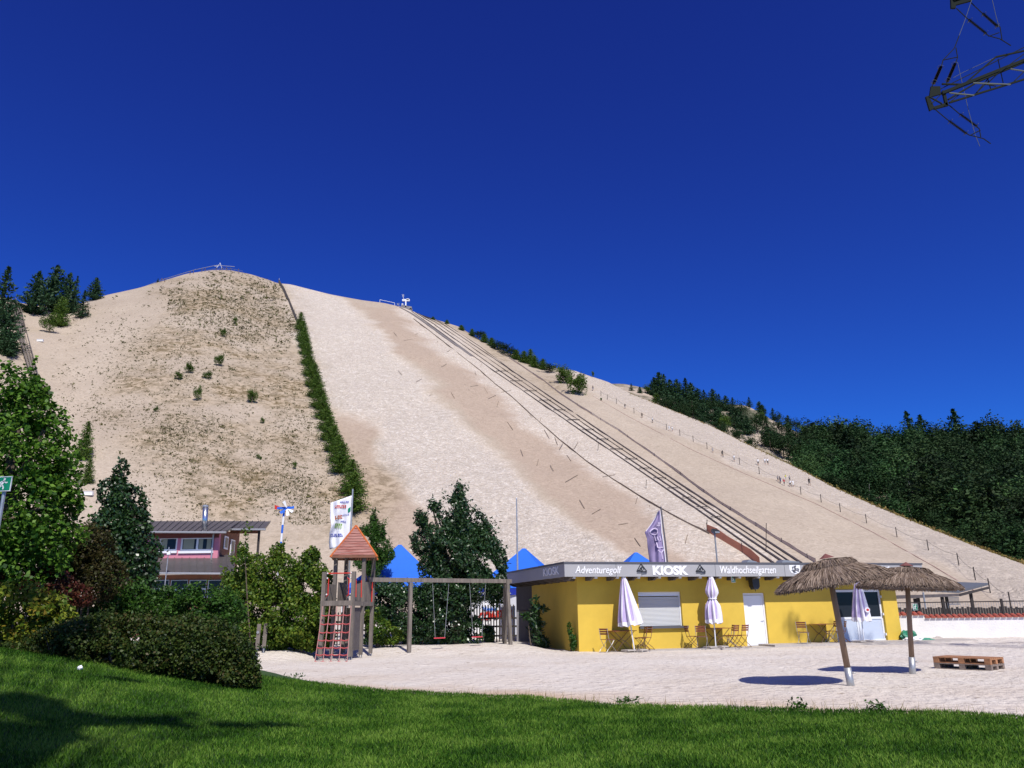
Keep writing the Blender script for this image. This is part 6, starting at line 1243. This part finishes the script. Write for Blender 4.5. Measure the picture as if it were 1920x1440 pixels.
# shrubs and trees on the hill -------------------------------------------------
def protos(n_, fn, leaf, asp, m, name, h, rr):
    out = []
    for i in range(n_):
        rn_ = np.random.default_rng(100 + i + int(h * 10) + len(name)); P = fn(h, rr, rn_); V, F = leafquads(P, leaf, leaf * asp, .25, rng=rn_); V[:, 2] = np.maximum(V[:, 2], 0)
        me_o = raw('crown', V, F, m); b = MB(); b.path([(0, 0, -.5), (0, 0, h * .5), (0, 0, h * .92)], [h * .02, h * .012, h * .003], 6); tk = b.build('trunk', M['bark']); out.append((me_o.data, tk.data)); D.objects.remove(me_o); D.objects.remove(tk)
    return out
PR = {'conifer': protos(4, lambda h, r, g_: conifer_pts(h, r, g_, 1.0), .62, .38, M['leaf_pine'], 'conifer', 10, 2.7), 'pine': protos(3, lambda h, r, g_: conifer_pts(h, r, g_, 1.1, .0, .03, .6), .8, .45, M['leaf_pine'], 'pine', 10, 4.0), 'leafy': protos(4, lambda h, r, g_: bush_pts(h, r, g_, 1500), .5, .6, M['leaf_forest'], 'leafy', 10, 3.4), 'light': protos(3, lambda h, r, g_: bush_pts(h, r, g_, 2600), .42, .6, M['leaf_row'], 'light', 10, 2.6), 'birch': [(a_.copy(), b_) for a_, b_ in protos(3, lambda h, r, g_: np.vstack([conifer_pts(h, r, g_, 1.6, 0, .0, .45), conifer_pts(h * .97, r * .8, g_, 1.2, 0, .0, .45)]), .5, .42, M['leaf_birch'], 'birch', 10, 2.2)], 'col': protos(3, lambda h, r, g_: np.vstack([conifer_pts(h, r, g_, 1.6, 0, .0, .45), conifer_pts(h * .97, r * .8, g_, 1.2, 0, .0, .45)]), .5, .4, M['leaf_row'], 'col', 10, 2.4)}
def plant(kind, loc, h, wf, name, label, cat, group=None):
    r = thing(name, label, cat, loc, random.uniform(0, 6.28), group); c_, t_ = random.choice(PR[kind]); r.scale = (h / 10 * wf, h / 10 * wf, h / 10)
    for nm, me_ in (('crown', c_), ('trunk', t_)): o = D.objects.new(nm, me_); C.objects.link(o); o.parent = r
    return r
def onhill(kind, px, py, hp, wf, name, label, cat, group=None, zf=None, r0=75):
    p = hit(px, py, zf, r0); h = hp * mpp(px, py, p.y); return plant(kind, p - ZU * .15, h, wf, name, label, cat, group)
# the green row up the fence
row = [(569, 652, 40), (576, 684, 44), (567, 640, 42), (563, 618, 36), (572, 664, 40), (580, 705, 40), (588, 725, 46), (592, 745, 46), (598, 765, 46), (604, 785, 46), (612, 806, 46), (617, 826, 48), (625, 846, 50), (633, 866, 52), (640, 886, 58), (659, 925, 66), (662, 960, 76)]
for px, py, h in row: onhill('col', px, py, h, 1.9 if py > 700 else 1.5, 'hedge_shrub', 'one of the dense green shrubs forming the row down the slat fence line', 'shrub', 'shrubs in the row down the fence line')
for px, py, h, wf, label in ((410, 686, 22, 1.6, 'dense round green bush alone high on the left face'), (472, 756, 26, 1.5, 'ragged green bush right of centre on the left face'), (419, 632, 17, 1.2, 'small upright bush near the top of the overgrown patch'), (371, 752, 28, 1.0, 'slim bush in the middle of the left face'), (390, 711, 16, 1.8, 'low wide bush below the dense round one'), (352, 700, 20, 1.6, 'loose bushes in the middle of the left face'), (333, 712, 16, 1.8, 'low olive bush left of the slim one'), (491, 794, 12, 1.3, 'little dark green bush above the right-hand scrub'), (552, 880, 16, .9, 'small dark bush close to the green row'), (293, 772, 10, 1.8, 'low green clump left of the central scrub'), (483, 860, 10, 1.2, 'tiny green bush low on the left face'), (488, 862, 8, 1.4, 'tiny bush beside its twin low on the left face'), (441, 608, 14, 1.2, 'sapling near the upper scrub')):
    onhill('light', px, py, h * 1.15, wf * 1.0, 'hill_bush', label, 'bush')
onhill('birch', 156, 862, 76, 1.15, 'column_bush', 'upright light green bush on the slope right of the maple-like tree', 'bush'); onhill('birch', 163, 906, 48, 1.4, 'column_bush', 'shorter light green bush just below the upright one', 'bush')
for px, py, h, kind, wf, label in ((62, 590, 88, 'pine', .9, 'tallest pine of the dark group on the upper left ridge'), (95, 585, 95, 'pine', .9, 'pine in the middle of the dark ridge group'), (122, 588, 82, 'pine', .8, 'pine at the right of the dark ridge group'), (136, 583, 72, 'conifer', .9, 'slender conifer edging the dark ridge group'), (110, 612, 60, 'col', 1.4, 'lighter green tree in front of the dark ridge pines'), (92, 624, 40, 'light', 1.5, 'yellow-green shrub at the foot of the ridge pines'), (152, 597, 58, 'conifer', 1.3, 'conifer standing apart between the pines and the single spruce'), (176, 563, 46, 'pine', 1.0, 'lone small pine on the bare ridge'), (-2, 600, 110, 'conifer', 1.4, 'dark conifer cut off by the left edge above the slide'), (4, 655, 90, 'pine', 1.1, 'dark pine beside the timber slide at the left edge'), (12, 668, 50, 'pine', 1.2, 'lower dark tree beside the timber slide'), (296, 527, 9, 'conifer', 1.5, 'tiny conifer behind the left end of the summit railing')):
    onhill(kind, px, py, h, wf, 'ridge_tree', label, 'tree')
for px, py, h, wf in ((812, 597, 6, 1.8), (838, 605, 8, 1.6), (865, 617, 10, 1.8), (885, 628, 14, 1.3), (897, 634, 17, 1.5), (908, 640, 16, 1.6), (922, 647, 16, 1.6), (935, 655, 17, 1.6), (948, 661, 19, 1.4), (957, 667, 17, 1.6), (968, 672, 18, 1.6), (983, 678, 22, 1.3), (995, 681, 28, 1.0), (1003, 687, 22, 1.3), (1018, 691, 20, 1.4), (1030, 697, 19, 1.4)): onhill('leafy' if h % 2 else 'col', px, py + 2, h * 1.1, wf * 1.7, 'ridge_shrub', 'green shrub in the row on the ridge right of the lift track', 'shrub', 'shrubs on the ridge right of the lift track')
onhill('light', 1057, 719, 48, 1.5, 'ridge_bush', 'rounded dark bush at the upper end of the footpath', 'bush').location.z -= 1.3; onhill('light', 1084, 738, 54, 1.6, 'ridge_bush', 'larger bush just below the rounded one beside the footpath', 'bush').location.z -= 1.6; onhill('light', 1112, 707, 14, .8, 'sapling', 'bare thin sapling on the skyline above the footpath', 'sapling'); onhill('light', 1127, 751, 7, 1.2, 'sapling', 'tiny shrub on the edge of the footpath below the bushes', 'shrub')
b = MB()
# dry grass along the right edge of the hill
P = []
for f in np.linspace(0, 1, 2600):
    px = 1180 + (1935 - 1180) * f; py = np.interp(px, [q[0] for q in SIL], [q[1] for q in SIL]); d = ray(px, py); a_ = math.atan2(d.x, 1); Rc = float(smooth_interp(np.array([a_]), RA, RV, .03)[0]) + RNG.normal(1, 1.2); x, y = Rc * math.sin(a_), Rc * math.cos(a_); P.append((x, y, float(hill_z(np.array([x]), np.array([y]))[0]) + abs(RNG.normal(0, .25)) * (0.4 if px < 1420 else 1)))
V, F = leafquads(np.array(P), .7, .22, -.2); o = raw('crest_grass', V, F, M['drygrass']); tag(o, 'strip of yellow dry grass along the right hand edge of the sand hill', 'grass', kind='stuff')
# wooded hill: pines along its crest one by one, then the forest mass
def behind(px, py):
    a_ = math.atan2(ray(px, py).x, 1); return hit(px, py, back_z, float(np.interp(a_, RA, RV)) + 4, 420, 1400)
rt = [(1184, 733, 14, 'conifer'), (1200, 737, 12, 'pine'), (1213, 738, 16, 'light'), (1228, 742, 32, 'pine'), (1238, 746, 44, 'pine'), (1247, 742, 38, 'conifer'), (1258, 750, 36, 'pine'), (1272, 752, 38, 'pine'), (1288, 757, 45, 'conifer'), (1297, 752, 32, 'pine'), (1310, 760, 30, 'pine'), (1322, 765, 32, 'conifer'), (1338, 767, 35, 'pine'), (1350, 766, 26, 'conifer'), (1362, 771, 25, 'pine'), (1376, 778, 28, 'conifer'), (1405, 758, 18, 'conifer'), (1424, 763, 20, 'pine'), (1430, 772, 16, 'pine'), (1450, 784, 20, 'conifer'), (1462, 790, 18, 'leafy'), (1478, 795, 20, 'pine'), (1492, 803, 20, 'leafy'), (1506, 806, 16, 'leafy'), (1250, 770, 34, 'pine'), (1275, 778, 34, 'pine'), (1300, 785, 32, 'leafy'), (1320, 790, 34, 'pine'), (1345, 800, 32, 'pine'), (1372, 800, 32, 'conifer'), (1390, 795, 34, 'leafy'), (1402, 815, 30, 'pine'), (1420, 812, 34, 'leafy'), (1440, 820, 34, 'conifer'), (1462, 818, 28, 'leafy'), (1482, 830, 30, 'pine'), (1445, 845, 36, 'leafy'), (1470, 860, 40, 'leafy'), (1500, 848, 34, 'leafy'), (1230, 762, 22, 'light'), (1262, 785, 18, 'leafy'), (1352, 822, 24, 'leafy'), (1378, 830, 26, 'leafy'), (1410, 848, 28, 'leafy'), (1496, 870, 34, 'leafy')]
rt = [(x, y, h * (1 if y < 770 else 1.1), k_) for x, y, h, k_ in rt]
for i_ in range(48):
    x = random.uniform(1235, 1545); y0_ = np.interp(x, [1235, 1330, 1450, 1545], [762, 775, 800, 835]); y1_ = np.interp(x, [1235, 1330, 1420, 1500, 1545], [770, 800, 842, 880, 905]); y = random.uniform(y0_, y1_ + 4)
    if (1340 < x < 1480 and 755 < y < 785) or abs((y - 768) - (x - 1330) * .42) < 9 and x < 1470 and random.random() < .85: continue
    rt.append((x, y, random.uniform(20, 32), random.choice(['leafy', 'pine', 'leafy', 'light', 'pine'])))
for px, py, h, kd in rt:
    p = behind(px, py); plant(kd, p - ZU * .3, h * 1.15 * mpp(px, py, p.y), {'pine': 1.15, 'conifer': 1.7, 'leafy': 1.4, 'light': 1.6}[kd], 'hillside_tree', 'tree among those scattered over the rocky wooded crest behind the footpath', 'tree', 'trees on the rocky crest behind the footpath')
sk = [(1553, 838, 50, 'leafy', 'leafy tree at the dip of the skyline'), (1583, 842, 60, 'light', 'feathery tree on the forest skyline left of a taller pair'), (1603, 846, 68, 'leafy', 'left tree of the taller pair on the forest skyline'), (1624, 846, 66, 'leafy', 'right tree of the taller pair on the forest skyline'), (1712, 846, 82, 'conifer', 'dark spruce with thin tip on the forest skyline'), (1737, 846, 78, 'conifer', 'broader spruce next to the thin tipped one'), (1802, 846, 86, 'conifer', 'lone pointed spruce standing highest on the right skyline'), (1778, 846, 62, 'leafy', 'rounded tree left of the lone pointed spruce'), (1884, 850, 76, 'leafy', 'broad rounded crown near the right edge of the skyline'), (1760, 846, 64, 'leafy', 'rounded tree right of the two spruces'), (1846, 848, 62, 'leafy', 'leafy tree right of the lone pointed spruce'), (1915, 850, 66, 'leafy', 'leafy tree at the right edge of the skyline'), (1668, 846, 58, 'leafy', 'leafy tree between the taller pair and the spruces')]
for px, py, h, kd, label in sk: py += 10; h += 10; p = behind(px, py); plant(kd, p, h * mpp(px, py, p.y), 1.7 if kd == 'conifer' else 1.15, 'skyline_tree', label, 'tree')
for i_, (px, h_, label) in enumerate(((1655, 4.5, 'bright green bush at the forest edge above the middle of the footpath'), (1735, 4, 'bright low bush at the forest edge right of another one'), (1805, 4.5, 'yellowish bush at the forest edge halfway to the right border'), (1872, 6, 'tall yellow-green bush standing out at the lower forest edge'), (1908, 5, 'yellow-green bush at the right border of the forest edge'))):
    a_ = math.atan(ray(px, 1000).x); r_ = float(np.interp(a_, RA, RV)) + 3; x, y = r_ * math.sin(a_), r_ * math.cos(a_); plant('light', Vector((x, y, float(back_z(np.array([x]), np.array([y]))[0]))), h_, 1.3, 'forest_edge_bush', label, 'bush')
VV = []; FF = []; CN = 0; nt_ = 0; rn_ = np.random.default_rng(77)
TC = []
for j in range(620):
    a_ = rn_.uniform(math.atan(ray(1440, 900).x), math.atan(ray(2150, 900).x)); Rc = float(smooth_interp(np.array([a_]), RA2, RV2, .02)[0]); rmin = float(smooth_interp(np.array([a_]), RA, RV, .03)[0]) + 4; r_ = rmin + (Rc + 18 - rmin) * rn_.random() ** .8
    px, py = topx((r_ * math.sin(a_), r_ * math.cos(a_), float(back_z(np.array([r_ * math.sin(a_)]), np.array([r_ * math.cos(a_)]))[0])))
    if px < 1520 + (850 - py) * .5 and py < 900 and px < 1560: continue
    x, y = r_ * math.sin(a_), r_ * math.cos(a_); z = float(back_z(np.array([x]), np.array([y]))[0]); h = rn_.choice([rn_.uniform(5, 8), rn_.uniform(8, 11), rn_.uniform(10, 14)]) * (.45 + .55 * min(1, (r_ - rmin) / 35)); kd = rn_.choice(['leafy', 'leafy', 'leafy', 'leafy', 'pine', 'light' if r_ - rmin < 20 else 'leafy'])
    md = PR[kd][rn_.integers(len(PR[kd]))][0]; co = np.empty(len(md.vertices) * 3, np.float32); md.vertices.foreach_get('co', co); co = co.reshape(-1, 4, 3)
    co = co[rn_.random(len(co)) < .95]; c0 = co.mean(1, keepdims=True); co = c0 + (co - c0) * .88; TC.append(np.tile(np.array([float(np.exp(rn_.normal(0, .45))) * (1.35 if r_ - rmin < 22 else 1), rn_.uniform(.8, 1.2), 0, 1]), (len(co) * 4, 1))); t_ = rn_.uniform(0, 6.28); s_ = h / 10; X = (co[..., 0] * math.cos(t_) - co[..., 1] * math.sin(t_)) * s_ * 1.45 + x; Yc = (co[..., 0] * math.sin(t_) + co[..., 1] * math.cos(t_)) * s_ * 1.45 + y; Zc = co[..., 2] * s_ + z - .5
    VV.append(np.stack([X, Yc, Zc], -1).reshape(-1, 3)); nt_ += 1
VV = np.concatenate(VV); M['forest_mix'] = M['leaf_forest'].copy(); fn = M['forest_mix'].node_tree; fa = fn.nodes.new('ShaderNodeAttribute'); fa.attribute_name = 'treetint'; fm = fn.nodes.new('ShaderNodeVectorMath'); fm.operation = 'MULTIPLY'; fs_ = fn.nodes.new('ShaderNodeSeparateColor'); fc = fn.nodes.new('ShaderNodeCombineColor'); fn.links.new(fa.outputs['Color'], fs_.inputs[0])
fmm = fn.nodes.new('ShaderNodeMath'); fmm.operation = 'MULTIPLY'; fn.links.new(fs_.outputs[0], fmm.inputs[0]); fn.links.new(fs_.outputs[1], fmm.inputs[1]); fn.links.new(fmm.outputs[0], fc.inputs[0]); fn.links.new(fs_.outputs[0], fc.inputs[1]); fn.links.new(fs_.outputs[0], fc.inputs[2])
rp_ = [x for x in fn.nodes if x.type == 'VALTORGB'][0]; fn.links.new(rp_.outputs[0], fm.inputs[0]); fn.links.new(fc.outputs[0], fm.inputs[1]); fn.links.new(fm.outputs[0], fn.nodes['Principled BSDF'].inputs['Base Color']); fn.links.new(fm.outputs[0], [x for x in fn.nodes if x.type == 'BSDF_TRANSLUCENT'][0].inputs[0])
o = raw('forest', VV, np.arange(len(VV)).reshape(-1, 4), M['forest_mix']); fa_ = o.data.color_attributes.new('treetint', 'FLOAT_COLOR', 'POINT'); fa_.data.foreach_set('color', np.concatenate(TC).astype(np.float32).ravel()); tag(o, 'dense dark mixed forest covering the hillside at the right', 'forest', kind='stuff'); print('FOREST', nt_, len(VV) // 4)
b = MB()
for j in range(34):
    a_ = rn_.uniform(math.atan(ray(1560, 900).x), math.atan(ray(1930, 900).x)); rmin = float(smooth_interp(np.array([a_]), RA, RV, .03)[0]) + 3; r_ = rmin + rn_.uniform(18, 75); x, y = r_ * math.sin(a_), r_ * math.cos(a_); z = float(back_z(np.array([x]), np.array([y]))[0]); h = rn_.uniform(5, 8); b.path([(x, y, z + 2), (x + rn_.normal(0, .2), y, z + h * .5), (x + rn_.normal(0, .4), y, z + h)], [.07, .055, .03], 5)
o = b.build('forest_trunks', mat('pale_birch_bark', (.32, .30, .26), .9, var=.3, vs=2)); tag(o, 'pale thin birch trunks showing among the dark forest leaves', 'trunks', kind='stuff')
# ---------------------------------------------------------------- people (small, far up the slope)
def make_person(pose, shirt, trousers, hair=(.03, .02, .015)):
    """one continuous skinned body; face material by height"""
    st_, ar, be = pose               # stride, arm lift, bend
    J = {'hip': (0, 0, .92), 'chest': (0, be * .18, 1.32), 'neck': (0, be * .26, 1.50), 'head': (0, be * .32, 1.64), 'top': (0, be * .34, 1.76)}
    E = [('hip', 'chest'), ('chest', 'neck'), ('neck', 'head'), ('head', 'top')]; Rr_ = {'hip': (.15, .11), 'chest': (.18, .12), 'neck': (.06, .06), 'head': (.10, .11), 'top': (.06, .07)}
    for s_ in (-1, 1):
        n_ = 'L' if s_ < 0 else 'R'; dy = st_ * s_
        J.update({n_ + 'th': (.09 * s_, 0, .88), n_ + 'kn': (.11 * s_, dy * .5 + .04, .48), n_ + 'an': (.12 * s_, dy - .02 * 0, .08 + max(0, dy) * .2), n_ + 'to': (.13 * s_, dy + .16, .03 + max(0, dy) * .2)})
        J.update({n_ + 'sh': (.19 * s_, be * .22, 1.42), n_ + 'el': (.27 * s_, be * .25 - dy * .3 + ar * .1, 1.14 + ar * .1), n_ + 'wr': (.28 * s_, be * .3 - dy * .6 + .1 + ar * .2, .90 + ar * .35), n_ + 'ha': (.28 * s_, be * .3 - dy * .65 + .16 + ar * .2, .80 + ar * .4)})
        E += [('hip', n_ + 'th'), (n_ + 'th', n_ + 'kn'), (n_ + 'kn', n_ + 'an'), (n_ + 'an', n_ + 'to'), ('chest', n_ + 'sh'), (n_ + 'sh', n_ + 'el'), (n_ + 'el', n_ + 'wr'), (n_ + 'wr', n_ + 'ha')]
        Rr_.update({n_ + 'th': (.09, .09), n_ + 'kn': (.06, .06), n_ + 'an': (.042, .045), n_ + 'to': (.04, .03), n_ + 'sh': (.06, .06), n_ + 'el': (.042, .042), n_ + 'wr': (.03, .03), n_ + 'ha': (.04, .025)})
    K_ = list(J); me_ = D.meshes.new('person'); me_.from_pydata([J[k_] for k_ in K_], [(K_.index(a_), K_.index(b_)) for a_, b_ in E], []); o_ = D.objects.new('tmp', me_); C.objects.link(o_)
    md = o_.modifiers.new('s', 'SKIN'); 
    for i_, k_ in enumerate(K_): me_.skin_vertices[0].data[i_].radius = Rr_[k_]; me_.skin_vertices[0].data[i_].use_root = (k_ == 'hip')
    sb = o_.modifiers.new('d', 'SUBSURF'); sb.levels = 1; bpy.context.view_layer.update(); r_ = D.meshes.new_from_object(o_.evaluated_get(bpy.context.evaluated_depsgraph_get())); D.objects.remove(o_)
    r_.materials.clear(); skin = M.setdefault('skin', mat('skin', (.42, .24, .16), .6)); 
    for m_ in (skin, shirt, trousers, M.setdefault('hair', mat('dark_hair', (.03, .02, .015), .7)), M['black']): r_.materials.append(m_)
    for p_ in r_.polygons:
        c_ = p_.center; p_.material_index = 4 if c_.z < .08 else 2 if .45 < c_.z < .98 and abs(c_.x) < .22 else 1 if 0.98 <= c_.z < 1.47 and (abs(c_.x) < .24 or c_.z > 1.25) else 3 if c_.z > 1.66 or (c_.z > 1.56 and c_.y < be * .32 - .03) else 0
        p_.use_smooth = True
    return r_
def clo(n_, c_): k_ = 'cl_' + n_; M.setdefault(k_, mat(n_ + '_cloth', c_, .85)); return M[k_]
Wc, Bc, Rc_, Yc_, Kc, Pc = clo('white', (.75, .75, .75)), clo('blue', (.05, .08, .2)), clo('red', (.55, .04, .06)), clo('yellow', (.55, .55, .05)), clo('black', (.02, .02, .025)), clo('grey', (.25, .25, .27))
def person(px, py, hp, pose, sh, tr_, label, rz=0., dy=0.):
    p = hit(px, py) + Vector((0, dy, 0)); me_ = make_person(pose, sh, tr_); o_ = D.objects.new('person', me_); C.objects.link(o_); s_ = hp * mpp(px, py, p.y) / 1.76; s_ = min(1.15, max(.75, s_)); o_.location = (p.x, p.y, p.z); o_.scale = (s_,) * 3; o_.rotation_euler = (0, 0, rz); tag(o_, label, 'person'); return o_
PL = [(1518, 911, 16, (.12, 0, .2), Kc, Kc, 'person all in black climbing alone at the lower right of the footpath'),
 (1422, 873, 14, (.15, .3, .2), Wc, Kc, 'person in white top and black trousers left of a climbing pair'), (1435, 871, 13, (.1, .1, .2), Wc, Pc, 'left person of the climbing pair, pale clothes'), (1440, 872, 14, (.15, .1, .1), Wc, Kc, 'right person of the climbing pair, white top and dark legs'),
 (1459, 903, 12, (.1, .3, .6), Pc, Kc, 'leftmost person of the lower group, bent forward in grey'), (1464, 906, 12, (.1, .2, .4), Bc, Bc, 'person in dark blue second from left in the lower group'), (1471, 911, 14, (.2, .4, .3), Rc_, Kc, 'person in bright red top in the lower group'), (1474, 901, 12, (.1, .2, .2), Yc_, Pc, 'person in yellow top behind the one in red'), (1481, 903, 12, (.1, .2, .2), Pc, Kc, 'person in grey above the two in white'), (1482, 913, 14, (.2, .2, .8), Wc, Kc, 'stooping person in white top and black shorts in the lower group'), (1488, 913, 14, (.15, .2, .6), Wc, Wc, 'person dressed all in white at the right of the lower group'),
 (1377, 866, 14, (.2, .5, .0), Wc, Pc, 'person in white with an arm out beside the rope line'), (1354, 855, 9, (.1, .1, .9), Kc, Kc, 'dark clad person bending low at a rope post'), (1337, 849, 8, (.0, .1, .9), Pc, Pc, 'grey clad person crouching higher on the rope line'),
 (1224, 793, 12, (.1, .2, .1), Wc, Kc, 'person in white top and black shorts halfway up the rope line'), (1204, 784, 11, (.1, .0, .1), Kc, Kc, 'person in black halfway up the rope line'), (1172, 767, 11, (.1, .1, .3), Kc, Pc, 'person with dark top on the upper rope line'), (1112, 733, 11, (.05, .0, .1), Kc, Bc, 'person in dark clothes near the top of the footpath'), (1095, 706, 7, (.0, .1, .1), Bc, Kc, 'person on the skyline right of the footpath bushes'), (1042, 694, 10, (.0, .1, .1), Bc, Kc, 'left person of the two on the skyline at the path top'), (1048, 696, 9, (.0, .1, .1), Kc, Kc, 'right person of the two on the skyline at the path top'), (1255, 808, 11, (.1, .2, .2), Wc, Wc, 'pale clad person left of another in the middle of the rope line'), (1261, 809, 9, (.1, .2, .5), Wc, Pc, 'small pale clad person right of a taller one on the rope line')]
for px, py, hp, pose, sh, tr_, label in PL: person(px, py, hp, pose, sh, tr_, label, random.uniform(-1, 1))
hp0 = person(405, 509, 8, (.05, .1, .1), Kc, Bc, 'tiny dark figure by the railing on the hilltop'); hp0['group'] = 'tiny figures along the hilltop railing'
for px, py in ((362, 514), (356, 516), (378, 511), (384, 510), (416, 508), (424, 508), (432, 509), (447, 511), (303, 529), (308, 529)):
    p = hit(px, py); o = hp0.copy(); C.objects.link(o); o.location = p; o.rotation_euler = (0, 0, random.uniform(0, 6.28))
